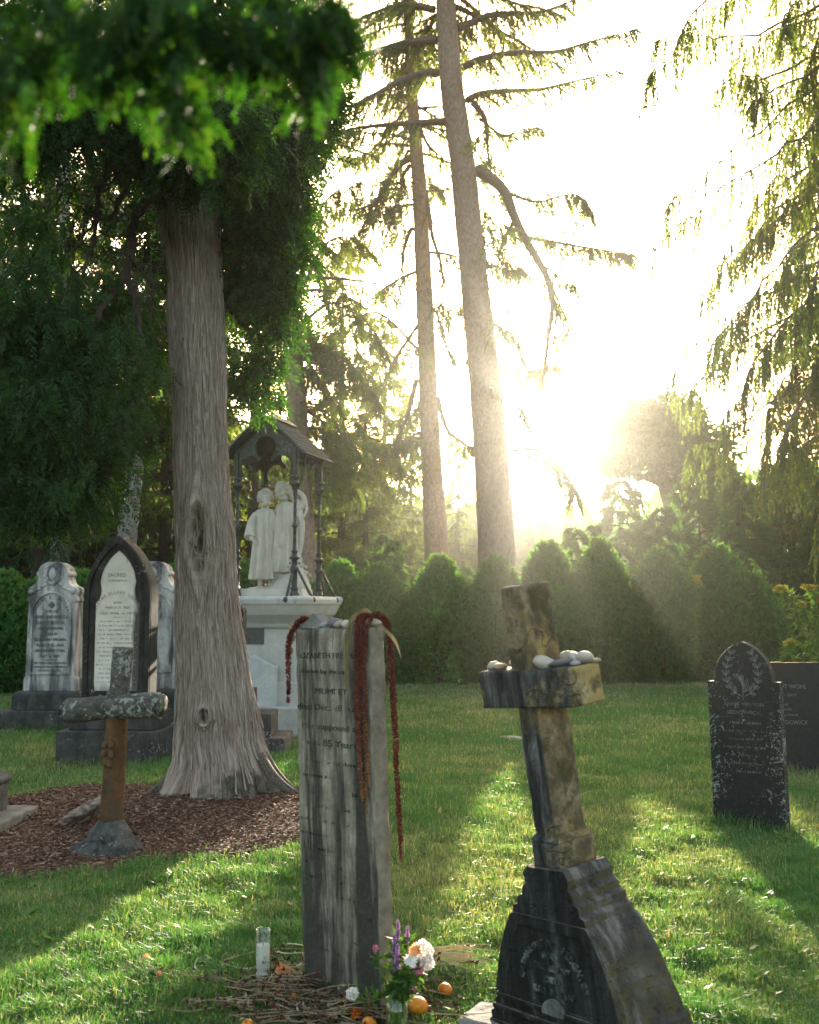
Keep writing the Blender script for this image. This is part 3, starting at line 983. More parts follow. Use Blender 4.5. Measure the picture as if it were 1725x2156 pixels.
# ---- the out-of-focus cedar branch close to the lens
def make_near_branch():
    r = np.random.default_rng(4)
    br = thing('cedar_branch', 'bright green cedar branch hanging into the top left corner, close and blurred', 'branch', P(330, -330, 1.05))
    o0 = np.array(br.location)
    tw = [([(330, -330, 1.6), (350, -100, 1.62), (376, 50, 1.6), (386, 150, 1.58), (392, 245, 1.56)], .004),
          ([(340, -200, 1.61), (520, -60, 1.66), (610, 60, 1.66), (646, 120, 1.66), (652, 178, 1.66)], .004),
          ([(335, -250, 1.6), (180, -90, 1.55), (90, 60, 1.5), (35, 140, 1.48), (12, 205, 1.46)], .004),
          ([(350, -100, 1.62), (270, 20, 1.56), (230, 100, 1.53), (205, 150, 1.5)], .003),
          ([(372, 20, 1.6), (460, 80, 1.64), (505, 90, 1.64), (540, 120, 1.64)], .003),
          ([(360, -60, 1.62), (300, 60, 1.66), (305, 120, 1.66), (300, 165, 1.66)], .003),
          ([(610, 40, 1.66), (690, 40, 1.7), (725, 85, 1.7)], .002)]
    mb = MB(); C = []; D = []
    for l, rad in tw:
        q = spline(np.array([P(a_, b_, c_ * .66) for a_, b_, c_ in l]), 60)
        mb.tube(q - o0, rad * .65 * np.linspace(1, .4, 60), 6, False)
        t = unit(np.gradient(q, axis=0))
        n = int(40 * len(l))
        i = r.integers(8, 60, n)
        C.append(q[i] + r.normal(size=(n, 3)) * np.array((.010, .03, .010)))
        D.append(t[i] * .7 + r.normal(size=(n, 3)) * .55 + np.array((0, 0, -.35)))
    link('twigs', mb.mesh('twigs'), MAT_dark_limb, br, smooth=True)
    C = np.concatenate(C); D = np.concatenate(D)
    fans('sprays', C - o0, D, .024 + .024 * r.random(len(C)), 17, .0125, .0046, br, MAT_branch_leaf, r)
make_near_branch()

# ================================================================= tall pines and spruces behind the hedge
def dpath(l, y0, dy=0.0):
    n = len(l)
    return np.array([P(a, b, y0 + dy * i / max(1, n - 1)) for i, (a, b) in enumerate(l)])

def make_big_pine():
    r = np.random.default_rng(31)
    Yp = 28.0
    t = thing('tall_pine', 'thickest leaning pine trunk washed out by the low sun, behind the hedge', 'tree')
    k = pxm(Yp)
    pts = [(1049, 1420, 86), (1047, 1180, 78), (1039, 1040, 75), (1030, 900, 72), (1015, 740, 66), (1000, 600, 60), (985, 460, 57), (975, 350, 55), (950, 170, 50), (938, 0, 42), (922, -200, 28), (908, -400, 6)]
    stem('trunk', [(*P(a, b, Yp), w * k / 2) for a, b, w in pts], MAT_pine_bark, t, 40, 220, .03, 4,
         knots=[(.515, R(200), .16), (.535, R(215), .10), (.497, R(205), .14), (.48, R(190), .16), (.40, R(205), .10)])
    lm = []
    def add(l, rad, nb, ll, hang, dy=0.0): lm.append((spline(dpath(l, Yp, dy), 16), rad, int(nb * 1.9), ll, hang))
    add([(1005, 355), (1042, 383), (1064, 404), (1080, 448), (1103, 499), (1129, 541), (1151, 582), (1161, 617), (1163, 660), (1153, 720), (1146, 790), (1140, 840)], .17, 26, .5, .6, -2)
    add([(1160, 625), (1172, 660), (1166, 720), (1160, 770)], .06, 8, .4, .8, -2.4)
    add([(994, 214), (1020, 247), (1026, 288), (1029, 336), (1040, 375)], .10, 10, .5, .6, .6)
    add([(985, 211), (1010, 198), (1058, 192), (1138, 188), (1202, 173), (1300, 150)], .11, 60, 1.1, .5, 1.5)
    add([(978, 141), (1010, 125), (1074, 112), (1170, 109), (1230, 92), (1345, 60)], .12, 80, 1.2, .5, -1.5)
    add([(965, 60), (1040, 30), (1140, 25), (1230, -10)], .11, 60, 1.1, .5, 1)
    add([(920, 154), (895, 154), (844, 170), (796, 196), (764, 211), (720, 240)], .13, 50, 1.0, .6, -1)
    add([(920, 83), (857, 90), (805, 103), (738, 125), (690, 150)], .13, 60, 1.0, .5, 1)
    add([(940, 256), (882, 259), (828, 262), (754, 269), (697, 282)], .12, 50, 1.0, .7, -1)
    add([(915, 20), (850, 10), (780, 30), (720, 60)], .11, 60, 1.1, .5, 1)
    add([(1064, 404), (1130, 425), (1190, 410), (1225, 415), (1245, 450)], .05, 60, .7, 1.1, -2)
    add([(1103, 499), (1180, 512), (1260, 525), (1335, 535)], .06, 80, .8, .5, -2)
    add([(1085, 455), (1050, 540), (1090, 560), (1110, 575)], .04, 26, .6, .6, -1)
    add([(1010, 250), (1060, 285), (1100, 272), (1150, 268)], .05, 36, .7, .5, 1.5)
    add([(1075, 950), (1120, 945), (1165, 965), (1200, 1010), (1212, 1040)], .05, 70, .9, 1.0, -1.5)
    add([(1062, 700), (1080, 705), (1100, 770)], .03, 14, .6, .7, -1)
    add([(1068, 850), (1095, 860), (1110, 900)], .03, 14, .6, .7, -1)
    add([(1130, 545), (1180, 640), (1200, 690)], .03, 14, .6, .9, -1)
    add([(1146, 560), (1190, 590), (1215, 600)], .03, 18, .6, .9, -2)
    add([(1100, 790), (1140, 775), (1185, 770)], .03, 26, .5, .4, -2)
    for j in range(22):                                # fine wisps on the sunny side
        y = r.uniform(300, 820)
        lm.append((limb_path(P(np.interp(y, [300, 820], [980, 1025]), y, Yp), r.normal() * .8, r.uniform(1.0, 3.4), r.uniform(-.25, .2), .3, 10, r, .16, .12), .022, r.integers(14, 34), .8, .8))
    for j in range(34):                                # the crown above
        f = r.random()
        b = P(945 - 30 * f, 40 - 400 * f, Yp)
        L = (4.6 - 2.6 * f) * r.uniform(.7, 1.15)
        lm.append((limb_path(b, r.uniform(0, 6.28), L, .05, .25, 9, r, tipup=.1), .09, 80, 1.1, .5))
    build_crown(t, lm, MAT_spruce_leaf, MAT_limb, .125, .024, 30, .55, .45, .8, r)

def make_slender_pine():
    r = np.random.default_rng(32)
    Yp = 30.0
    t = thing('tall_pine', 'slender pine trunk standing left of the thick leaning pine', 'tree')
    k = pxm(Yp)
    pts = [(926, 1420, 56), (920, 1170, 51), (912, 1030, 46), (905, 900, 42), (899, 740, 39), (893, 600, 36), (886, 460, 33), (880, 350, 31), (865, 170, 24), (860, 0, 16), (856, -160, 5)]
    stem('trunk', [(*P(a, b, Yp), w * k / 2) for a, b, w in pts], MAT_pine_bark, t, 32, 200, .03, 9, knots=[(.55, R(215), .08), (.43, R(225), .08), (.37, R(200), .07)])
    lm = []
    def add(l, rad, nb, ll, hang, dy=0.0): lm.append((spline(dpath(l, Yp, dy), 16), rad, int(nb * 1.9), ll, hang))
    add([(863, 330), (844, 346), (818, 378), (796, 416), (770, 435), (690, 455)], .10, 40, 1.0, .9, -2)
    add([(863, 349), (847, 374), (844, 410), (831, 457), (815, 493)], .08, 18, .8, .9, -1)
    add([(868, 480), (854, 512), (847, 557), (847, 592), (840, 640)], .07, 14, .7, .8, -1)
    add([(874, 573), (844, 586), (812, 605), (786, 621), (740, 640)], .06, 34, .9, .9, -1.5)
    add([(885, 269), (899, 301), (920, 323), (943, 330)], .07, 10, .6, .8, -1)
    add([(895, 400), (904, 448), (911, 500), (926, 544), (933, 592), (930, 640), (948, 695)], .08, 18, .6, .8, -1)
    add([(880, 685), (832, 755), (806, 806), (770, 830)], .06, 30, .9, .9, -2)
    add([(877, 800), (858, 877), (839, 922), (842, 980), (864, 993), (890, 973)], .08, 26, .7, .9, -1.5)
    add([(922, 837), (941, 903), (979, 935), (1000, 941)], .08, 26, .7, .8, -1)
    add([(900, 640), (920, 660), (935, 720), (960, 760)], .06, 20, .7, .8, -1)
    add([(870, 430), (820, 440), (770, 470), (720, 520)], .05, 50, .9, .9, -2)
    add([(868, 210), (800, 300), (760, 330), (720, 330)], .05, 50, .9, .7, 2)
    add([(885, 740), (800, 660), (740, 680), (700, 720)], .05, 56, .9, .9, 2)
    add([(900, 900), (850, 930), (800, 960), (760, 1000)], .04, 40, .9, .9, 2)
    for j in range(30):
        f = r.random()
        b = P(880 - 20 * f, 330 - 430 * f, Yp)
        L = r.uniform(1.6, 3.4) * (1 - .5 * f)
        lm.append((limb_path(b, r.uniform(0, 6.28), L, .0, .3, 9, r, tipup=.1), .05, 26, .9, .7))
    for j in range(34):                                # thin hanging boughs down the trunk
        y = r.uniform(330, 1000)
        i = int(np.interp(y, [0, 350, 600, 900, 1170], [0, 1, 2, 3, 4])); x = np.interp(y, [0, 350, 600, 900, 1170], [860, 880, 893, 905, 920])
        az = r.choice([math.pi, 0], p=[.72, .28]) + r.normal() * .7
        if az < 1.2 and az > -1.2 and y > 800: continue
        lm.append((limb_path(P(x, y, Yp), az, r.uniform(1.4, 3.4), r.uniform(-.1, .25), .35, 10, r, .14, .12), .028, r.integers(24, 64), .95, .9))
    build_crown(t, lm, MAT_spruce_leaf, MAT_limb, .125, .024, 28, .55, .45, .8, r)

def make_monument_pine():
    r = np.random.default_rng(33)
    Yp = 24.0
    t = thing('tall_pine', 'grey pine trunk rising just behind the iron canopy', 'tree')
    k = pxm(Yp)
    pts = [(662, 1440, 62), (656, 1260, 50), (648, 1190, 42), (640, 1080, 42), (632, 960, 43), (626, 860, 43), (617, 740, 40), (606, 600, 36), (592, 400, 30), (575, 100, 22), (560, -250, 6)]
    stem('trunk', [(*P(a, b, Yp), w * k / 2) for a, b, w in pts], MAT_pine_bark, t, 32, 160, .05, 14)
    lm = []
    def add(l, rad, nb, ll, hang, dy=0.0): lm.append((spline(dpath(l, Yp, dy), 16), rad, int(nb * 1.9), ll, hang))
    add([(636, 735), (648, 762), (672, 800), (698, 858), (710, 900), (735, 930), (762, 961)], .065, 20, .7, .9, -1)
    add([(638, 775), (660, 800), (690, 820), (700, 870)], .05, 14, .6, .9, 1)
    add([(628, 690), (690, 640), (740, 650), (790, 700), (820, 760)], .05, 60, .8, 1, 1)
    add([(632, 760), (700, 740), (760, 790), (800, 850)], .05, 60, .8, 1, -1)
    add([(640, 860), (690, 900), (740, 1000), (750, 1040)], .05, 50, .8, 1, 2)
    add([(640, 900), (720, 910), (800, 930), (850, 990)], .05, 60, .8, 1, 3)
    add([(625, 640), (680, 520), (740, 500), (790, 540)], .05, 60, .8, .9, 2)
    add([(610, 560), (690, 420), (760, 380)], .05, 50, .8, .9, 1)
    for j in range(36):
        f = r.random()
        b = P(612 - 40 * f, 640 - 800 * f, Yp)
        L = r.uniform(1.8, 3.6) * (1 - .5 * f)
        lm.append((limb_path(b, r.uniform(0, 6.28), L, .0, .3, 9, r, tipup=.1), .06, 34, .8, .7))
    for j in range(22):
        y = r.uniform(560, 1000)
        lm.append((limb_path(P(np.interp(y, [560, 1000], [604, 634]), y, Yp), r.normal() * .9, r.uniform(1.2, 2.8), r.uniform(-.1, .25), .35, 10, r, .14, .12), .026, r.integers(24, 60), .8, .9))
    build_crown(t, lm, MAT_spruce_leaf, MAT_limb, .11, .022, 26, .55, .45, .7, r)

def make_right_spruce():
    r = np.random.default_rng(34)
    Yp = 15.5
    t = thing('weeping_spruce', 'spruce at the right edge with long drooping boughs of fringed needles', 'tree')
    k = pxm(Yp)
    stem('trunk', [(*P(1930, 1530, Yp), .42), (*P(1925, 1200, Yp), .34), (*P(1915, 600, Yp), .28), (*P(1905, 0, Yp), .2), (*P(1895, -600, Yp), .05)], MAT_pine_bark, t, 24, 60, .04, 3)
    lm = []
    tips = [(1330, 95, -120), (1390, 150, -40), (1440, 60, -150), (1470, 250, 60), (1500, 170, -20), (1425, 470, 200), (1445, 400, 120), (1440, 560, 300), (1480, 620, 330), (1465, 690, 430), (1440, 790, 520),
            (1380, 880, 600), (1500, 860, 560), (1540, 760, 450), (1570, 930, 640), (1490, 950, 690), (1600, 850, 540), (1640, 1010, 720), (1560, 1020, 760), (1680, 920, 600), (1610, 500, 220), (1660, 640, 380),
            (1700, 760, 500), (1650, 300, 40), (1590, 380, 120), (1720, 1080, 800), (1560, 280, 60), (1690, 160, -60), (1620, 90, -160), (1530, 560, 300), (1590, 690, 420), (1700, 480, 200), (1715, 350, 80), (1640, 760, 480), (1690, 840, 560)]
    for i, (x, y, y0) in enumerate(tips):
        dy = r.uniform(-2.2, 2.0)
        l = [(1912, y0), (1912 + (x - 1912) * .35, y0 + (y - y0) * .18 - 8), (1912 + (x - 1912) * .72, y0 + (y - y0) * .55), (x, y)]
        pth = spline(dpath(l, Yp, dy), 18)
        tt_ = np.linspace(0, 1, 18)
        for ax in range(3):
            pth[:, ax] += .28 * np.sin(tt_ * r.uniform(3, 7) + r.uniform(0, 6)) * tt_ * (1 if ax != 1 else 1.5)
        pth[1:-1] += r.normal(size=(16, 3)) * .03
        lm.append((pth, .035, 165, .95, 2.2))
    for j in range(16):
        f = r.random()
        b = P(1912, -250 - 500 * f, Yp)
        lm.append((limb_path(b, r.uniform(0, 6.28), r.uniform(2, 3.8), .0, .3, 9, r), .05, 70, .8, 1.2))
    for j in range(12):
        b = P(1920, r.uniform(100, 1100), Yp)
        lm.append((limb_path(b, r.uniform(-1.6, 1.6), r.uniform(2, 3.4), .0, .3, 9, r), .05, 70, .8, 1.2))
    build_crown(t, lm, MAT_spruce_leaf, MAT_limb, .075, .015, 34, .7, .34, .25, r)

make_big_pine(); make_slender_pine(); make_monument_pine(); make_right_spruce()

# ---- two grey pines on the left, bare below
def make_left_pine(label, pts, Yp, seed):
    r = np.random.default_rng(seed)
    t = thing('grey_pine', label, 'tree')
    k = pxm(Yp)
    stem('trunk', [(*P(a, b, Yp), w * k / 2) for a, b, w in pts], MAT_grey_bark, t, 28, 120, .04, seed)
    lm = []
    x0, y0, _ = pts[3]
    for j in range(24):
        f = r.random()
        b = P(x0 + 25 * f, y0 - 650 * f, Yp)
        lm.append((limb_path(b, r.uniform(0, 6.28), r.uniform(1.4, 3.0) * (1 - .4 * f), -.05, .3, 9, r), .05, 40, .8, .9))
    for j in range(10):
        b = P(pts[1][0], r.uniform(y0, pts[0][1] - 150), Yp)
        lm.append((limb_path(b, r.uniform(0, 6.28), r.uniform(.6, 1.6), -.05, .3, 7, r), .022, 8, .5, .9))
    build_crown(t, lm, MAT_dark_leaf, MAT_dark_limb, .13, .036, 16, .5, .5, .5, r)
make_left_pine('grey pine trunk leaning right above the tall pointed gravestone', [(262, 1440, 50), (266, 1180, 42), (272, 1090, 40), (285, 970, 36), (300, 860, 32), (312, 700, 28), (330, 300, 18), (345, 0, 6)], 22.5, 51)
make_left_pine('pale grey pine trunk rising behind the scroll topped gravestone at the left', [(124, 1440, 46), (126, 1210, 40), (127, 1130, 38), (129, 1040, 36), (131, 900, 32), (134, 700, 26), (140, 300, 16), (145, 0, 5)], 23.5, 52)

# ---- wood behind: prototypes, then copies
sp_a = spruce('spruce_tree', 'x', 'tree', 15, 2.2, 3.2, 46, MAT_dark_leaf, MAT_dark_limb, .24, 61, bare=10, nb=60, per=18)
sp_b = spruce('spruce_tree', 'x', 'tree', 18, 3.4, 3.6, 50, MAT_spruce_leaf, MAT_dark_limb, .22, 62, bare=12, nb=46, per=16)
far = [(-150, 27, sp_a, 1.0, 'dark spruce at the left edge of the wood, behind the hedge'),
       (20, 30, sp_a, 1.15, 'dark spruce behind the hedge, left of the pale grey pine trunk'),
       (78, 25, sp_b, .95, 'thin dark spruce between the left edge and the pale grey pine trunk'),
       (205, 33, sp_a, 1.1, 'dark spruce behind the two grey pine trunks'),
       (345, 29, sp_a, .9, 'spruce filling the space behind the pointed gravestone, left of the cedar'),
       (430, 35, sp_b, 1.0, 'spruce hidden mostly behind the trunk of the big cedar'),
       (530, 33, sp_b, .95, 'sunlit spruce behind the marble children, left of the grey pine trunk'),
       (720, 36, sp_b, .80, 'sunlit spruce with drooping boughs right of the iron canopy'),
       (810, 40, sp_b, .72, 'pale backlit spruce left of the slender pine trunk'),
       (965, 44, sp_b, .50, 'small glowing spruce seen between the two pine trunks'),
       (865, 46, sp_b, .62, 'distant pale spruce behind the slender pine trunk'),
       (770, 33, sp_b, .55, 'short bright spruce left of the slender pine, above the hedge'),
       (1760, 27, sp_b, .75, 'green spruce behind the goldenrod at the right edge'),
       (1900, 34, sp_a, .9, 'dark spruce beyond the right edge of the hedge')]
used = set()
for i, (dx, Yt, proto, s, lab) in enumerate(far):
    g = P(dx, 1280, Yt); loc = (g[0], Yt, -.05)
    if id(proto) not in used:
        used.add(id(proto)); o = proto; o.location = loc; o.rotation_euler = (0, 0, i * 1.3); o.scale = (s, s, s); o['label'] = lab
    else:
        o = dup(proto, loc, i * 1.3, s, lab)
    o['group'] = 'spruces of the wood beyond the hedge'

hm = spruce('hemlock_tree', 'x', 'tree', 5.2, .15, 2.1, 44, MAT_hemlock_leaf, MAT_dark_limb, .06, 63, per=18, leafL=.12, leafW=.034, droop=.22, hang=.35, nb=80, ll=.75)
hems = [(1215, 27, .70, 'feathery hemlock bush behind the hedge, directly above the tilted cross'),
        (1310, 29, .98, 'tallest feathery hemlock behind the middle of the hedge'),
        (1395, 27, .80, 'hemlock behind the hedge with goldenrod beside its foot'),
        (1475, 30, 1.05, 'broad green hemlock left of the drooping spruce boughs'),
        (1570, 27, .95, 'green hemlock directly behind the last round shrub of the hedge'),
        (1680, 29, 1.10, 'bright green hemlock at the right edge under the drooping spruce'),
        (1770, 26, 1.0, 'dark hemlock cut by the right edge of the view'),
        (1130, 30, .52, 'low hemlock in the sun glow beside the thick pine trunk'),
        (815, 28, .68, 'dark green hemlock under the slender pine, left of its trunk'),
        (745, 30, .62, 'hemlock between the iron canopy and the slender pine'),
        (975, 32, .55, 'hemlock in shade between the two pine trunks'),
        (560, 30, .60, 'hemlock behind the marble children'),
        (420, 27, .75, 'dark hemlock behind the big cedar trunk'),
        (40, 26, .8, 'dark hemlock at the far left behind the hedge')]
for i, (dx, Yt, s, lab) in enumerate(hems):
    g = P(dx, 1280, Yt); loc = (g[0], Yt, -.05)
    if i == 0:
        o = hm; o.location = loc; o.scale = (s, s, s); o['label'] = lab
    else:
        o = dup(hm, loc, i * 1.7, s, lab)
    o['group'] = 'hemlocks behind the hedge'

def make_decid():
    r = np.random.default_rng(44)
    Yp = 38.0
    t = thing('broadleaf_tree', 'round crowned broadleaf tree veiled by sun glow at the right of the gap', 'tree')
    stem('trunk', [(*P(1450, 1400, Yp), .42), (*P(1430, 1150, Yp), .34), (*P(1400, 1020, Yp), .26), (*P(1360, 940, Yp), .18), (*P(1340, 870, Yp), .05)], MAT_limb, t, 16, 40, .05, 2)
    mb = MB()
    for a in ([(1420, 1090), (1460, 1000), (1470, 930)], [(1400, 1020), (1330, 990), (1300, 950)], [(1375, 960), (1420, 900), (1430, 860)], [(1440, 1180), (1490, 1090), (1520, 1030)]):
        mb.tube(spline(dpath(a, Yp, r.uniform(-1, 1)), 12), np.linspace(.14, .03, 12), 6, False)
    link('limbs', mb.mesh('limbs'), MAT_limb, t, smooth=True)
    C = blob_points(r, [(1340, 895, Yp, 75, 60, 1.4, 2600), (1420, 880, Yp, 70, 60, 1.4, 2600), (1390, 960, Yp, 110, 60, 1.6, 3000), (1470, 960, Yp + .5, 90, 80, 1.6, 3000), (1290, 970, Yp, 45, 40, 1.0, 900), (1520, 1040, Yp, 70, 60, 1.4, 1600)])
    hole = fbm(C * .9, 2, 6)
    C = C[hole > -.18]
    D = r.normal(size=C.shape) + np.array((0, 0, -.5))
    link('crown', leaves('crown', C, D, .26 * (.7 + .5 * r.random(len(C))), .15, r=r), MAT_decid_leaf, t)
make_decid()

# ---- far wood: one mass beyond everything
def make_wood():
    r = np.random.default_rng(45)
    n = 42000
    x = r.uniform(-75, 70, n); y = r.uniform(62, 84, n)
    az = x / y
    top = np.interp(az, [-.9, -.45, -.25, -.12, -.02, .08, .16, .28, .45, .9], [17, 17, 16, 12, 8.5, 7.0, 6.5, 8.5, 12, 15])
    top = top * (1 + .28 * fbm(np.stack([x * .22, y * .22, 0 * x], 1), 3, 4))
    z = top * r.random(n) ** .75
    D = r.normal(size=(n, 3)) + np.array((0, 0, -.4))
    o = link('far_wood', leaves('far_wood', np.stack([x, y, z], 1), D, 1.5 + .9 * r.random(n), .75, r=r), MAT_hemlock_leaf)
    tag(o, 'far line of woodland closing the view beyond the trees', 'wood', kind='stuff')
make_wood()

# ================================================================= HEDGE of separate round-headed shrubs
def shrub_proto(seed, H=2.6, Rw=.80, n=12500):
    r = np.random.default_rng(seed)
    t = thing('boxwood_shrub', 'x', 'shrub')
    mb = MB()
    for k in range(5):
        a = r.uniform(0, 6.28)
        mb.tube(np.array([(0, 0, -.05), (math.cos(a) * .15, math.sin(a) * .15, .6), (math.cos(a) * .35, math.sin(a) * .35, 1.5)]), [.035, .025, .01], 6, False)
    link('stem', mb.mesh('stem'), MAT_dark_limb, t, smooth=True)
    z = H * r.random(n) ** .85
    a = r.uniform(0, 2 * np.pi, n)
    zr = z / H
    rad = Rw * (1 - np.clip(zr, 0, 1) ** 1.9) ** .72 * (.86 + .2 * np.clip(zr * 4, 0, 1))
    lump = 1 + .34 * fbm(np.stack([np.cos(a) * 1.8, np.sin(a) * 1.8, z * 1.5], 1) + seed, 3, seed) + .10 * fbm(np.stack([np.cos(a) * 5, np.sin(a) * 5, z * 5], 1), 2, seed)
    q = np.where(r.random(n) < .8, 1 - .16 * r.random(n) ** 1.5, r.random(n) ** .5)
    rr = rad * lump * q
    C = np.stack([np.cos(a) * rr, np.sin(a) * rr, z], 1)
    D = np.stack([np.cos(a) * .8, np.sin(a) * .8, np.full(n, .75)], 1) + r.normal(size=(n, 3)) * .55
    # tufts of new growth
    k = 900
    zt = H * (.35 + .65 * r.random(k)); at = r.uniform(0, 6.28, k)
    rt = Rw * (1 - np.clip(zt / H, 0, 1) ** 1.9) ** .72
    ct = np.stack([np.cos(at) * rt, np.sin(at) * rt, zt], 1)
    dt = np.stack([np.cos(at) * .45, np.sin(at) * .45, np.ones(k)], 1) + r.normal(size=(k, 3)) * .15
    s = r.random((k, 6))
    Ct = (ct[:, None] + unit(dt)[:, None] * (s * .17)[..., None]).reshape(-1, 3)
    Dt = (unit(dt)[:, None] + r.normal(size=(k, 6, 3)) * .5).reshape(-1, 3)
    C = np.concatenate([C, Ct]); D = np.concatenate([D, Dt])
    tint = np.clip(.38 + .5 * fbm(C * 2.5, 2, seed) + r.normal(size=len(C)) * .2, 0, 1); tint[n:] += .32
    link('foliage', leaves('foliage', C, D, .075 + .04 * r.random(len(C)), .042, np.clip(tint, 0, 1), r=r), MAT_box_leaf, t)
    return t
protos = [shrub_proto(71), shrub_proto(72, 2.6, .86), shrub_proto(73, 2.6, .78)]
hedge = [(717, 1191, 21.4, 1.0, 'round headed shrub just right of the marble pedestal'),
         (800, 1196, 21.3, 1.0, 'hedge shrub behind the right end of the tall inscribed gravestone'),
         (925, 1180, 21.2, 1.08, 'hedge shrub with a patch of sunlit leaves in front of the slender pine'),
         (1044, 1182, 21.3, 1.0, 'hedge shrub at the foot of the thick leaning pine'),
         (1152, 1152, 21.4, 1.02, 'sun rimmed hedge shrub behind the top of the tilted cross'),
         (1262, 1148, 21.4, 1.02, 'sun rimmed hedge shrub just right of the tilted cross'),
         (1388, 1168, 21.4, 1.08, 'hedge shrub two places from the right end, above bare lawn'),
         (1510, 1158, 21.5, 1.12, 'largest dark hedge shrub behind the black arched gravestone'),
         (1585, 1215, 21.4, .95, 'lower hedge shrub closing the right end beside the goldenrod'),
         (860, 1250, 22.0, .9, 'shrub half hidden in the gap left of the sunlit hedge shrub'),
         (985, 1245, 22.0, .9, 'shrub half hidden in the gap between the two pine trunks'),
         (1100, 1235, 22.0, .9, 'shrub half hidden left of the tilted cross'),
         (1207, 1235, 22.0, .9, 'shrub half hidden behind the upper arm of the tilted cross'),
         (1325, 1235, 22.0, .9, 'shrub half hidden in the notch right of the sun rimmed pair'),
         (1450, 1235, 22.0, .9, 'shrub half hidden left of the largest dark shrub'),
         (660, 1235, 21.9, .9, 'low shrub under the iron canopy, right of its near column'),
         (516, 1190, 20.5, 1.0, 'bright shrub between the cedar trunk and the marble children'),
         (590, 1225, 21.6, .9, 'shrub behind the feet of the marble children'),
         (372, 1200, 19.6, 1.0, 'dark shrub behind the second scroll topped gravestone'),
         (172, 1208, 19.4, 1.05, 'bright tipped shrub between the two left gravestones'),
         (250, 1215, 19.8, 1.0, 'shrub hidden behind the pointed gravestone'),
         (85, 1225, 19.6, 1.1, 'dark shrub behind the scroll topped gravestone'),
         (12, 1210, 19.2, 1.0, 'bright tipped dark shrub at the left edge'),
         (-60, 1205, 19.2, 1.0, 'dark shrub just beyond the left edge'),
         (440, 1205, 20.2, 1.0, 'shrub behind the big cedar trunk')]
for i, (dx, ty, Yt, w, lab) in enumerate(hedge):
    p0 = P(dx, ty, Yt)
    s = (w, w, (p0[2] + .02) / 2.62)
    loc = (p0[0], Yt, float(gz(p0[0], Yt)) - .03)
    if i < 3:
        o = protos[i]; o.location = loc; o.scale = s; o['label'] = lab
    else:
        o = dup(protos[i % 3], loc, i * 1.1, s, lab)
    o['group'] = 'shrubs of the clipped hedge'

# ---- goldenrod at the right end of the hedge
def make_goldenrod(label, pts, seed, big=True):
    r = np.random.default_rng(seed)
    b = pts[0]
    t = thing('goldenrod', label, 'plant', (b[0], b[1], 0), group='goldenrod by the hedge')
    o0 = np.array((b[0], b[1], 0))
    q = spline(np.array(pts), 40)
    mb = MB(); mb.tube(q - o0, np.linspace(.012, .004, 40), 6, False)
    link('stem', mb.mesh('stem'), plain_mat('goldenrod_stem', (.12, .13, .05)), t)
    n = 190
    i = r.integers(4, 36, n)
    tt = unit(np.gradient(q, axis=0))[i]
    D = r.normal(size=(n, 3)) + tt * .3 + np.array((0, 0, -.5))
    link('leaves', leaves('leaves', q[i] - o0, D, .13 + .07 * r.random(n), .032, r=r), MAT_gold_leaf, t)
    C = []; Dd = []
    for k in range(9):
        a = r.uniform(0, 6.28)
        e = q[-1 - k // 2] + np.array((math.cos(a), math.sin(a), .15)) * r.uniform(.02, .13)
        s = r.random(60)
        C.append(q[-1] + (e - q[-1]) * s[:, None] + r.normal(size=(60, 3)) * .014); Dd.append(r.normal(size=(60, 3)) + np.array((0, 0, .6)))
    C = np.concatenate(C); Dd = np.concatenate(Dd)
    link('flower_plume', leaves('plume', C - o0, Dd, .032, .018, r=r), MAT_gold_flower, t)
MAT_gold_leaf = leaf_mat('goldenrod_leaf', (.06, .14, .025), (.11, .20, .04), .4)
MAT_gold_flower = leaf_mat('goldenrod_flower', (.30, .26, .03), (.46, .40, .05), .3, (1.1, 1.0, .4))
def gr(b, *up):
    return [tuple(P(*b))] + [tuple(P(*u)) for u in up]
make_goldenrod('goldenrod arching left beside the last hedge shrub, yellow plume at its tip', gr((1690, 1430, 16), (1688, 1340, 15.9), (1668, 1268, 15.7), (1640, 1238, 15.5)), 1)
make_goldenrod('tall goldenrod at the right edge, yellow plume on top', gr((1722, 1430, 15.6), (1722, 1340, 15.6), (1722, 1265, 15.5), (1705, 1236, 15.3)), 2)
make_goldenrod('short goldenrod with a low yellow plume just above the black slab', gr((1650, 1440, 16), (1655, 1400, 15.9), (1663, 1350, 15.8)), 3)
make_goldenrod('goldenrod head poking out between two hedge shrubs', gr((1462, 1420, 20.5), (1464, 1300, 20.4), (1467, 1215, 20.3)), 4)
make_goldenrod('goldenrod leaning out of the frame at the right edge', gr((1745, 1440, 15.8), (1745, 1350, 15.8), (1738, 1290, 15.6), (1728, 1262, 15.4)), 5)
make_goldenrod('leafy goldenrod between the arching one and the right edge', gr((1706, 1440, 16.4), (1706, 1360, 16.4), (1700, 1300, 16.3), (1688, 1272, 16.2)), 6)
# ================================================================= GRAVESTONES
def set_matrix(o, loc, rz, roll=0.0, pitch=0.0):
    """turn by rz about the vertical, then lean: roll < 0 leans the top to the left, pitch > 0 leans it away"""
    M = Matrix.Rotation(roll, 4, 'Y') @ Matrix.Rotation(-pitch, 4, 'X') @ Matrix.Rotation(rz, 4, 'Z')
    o.location = loc
    o.rotation_euler = M.to_euler()
    return Matrix.Translation(Vector(loc)) @ M

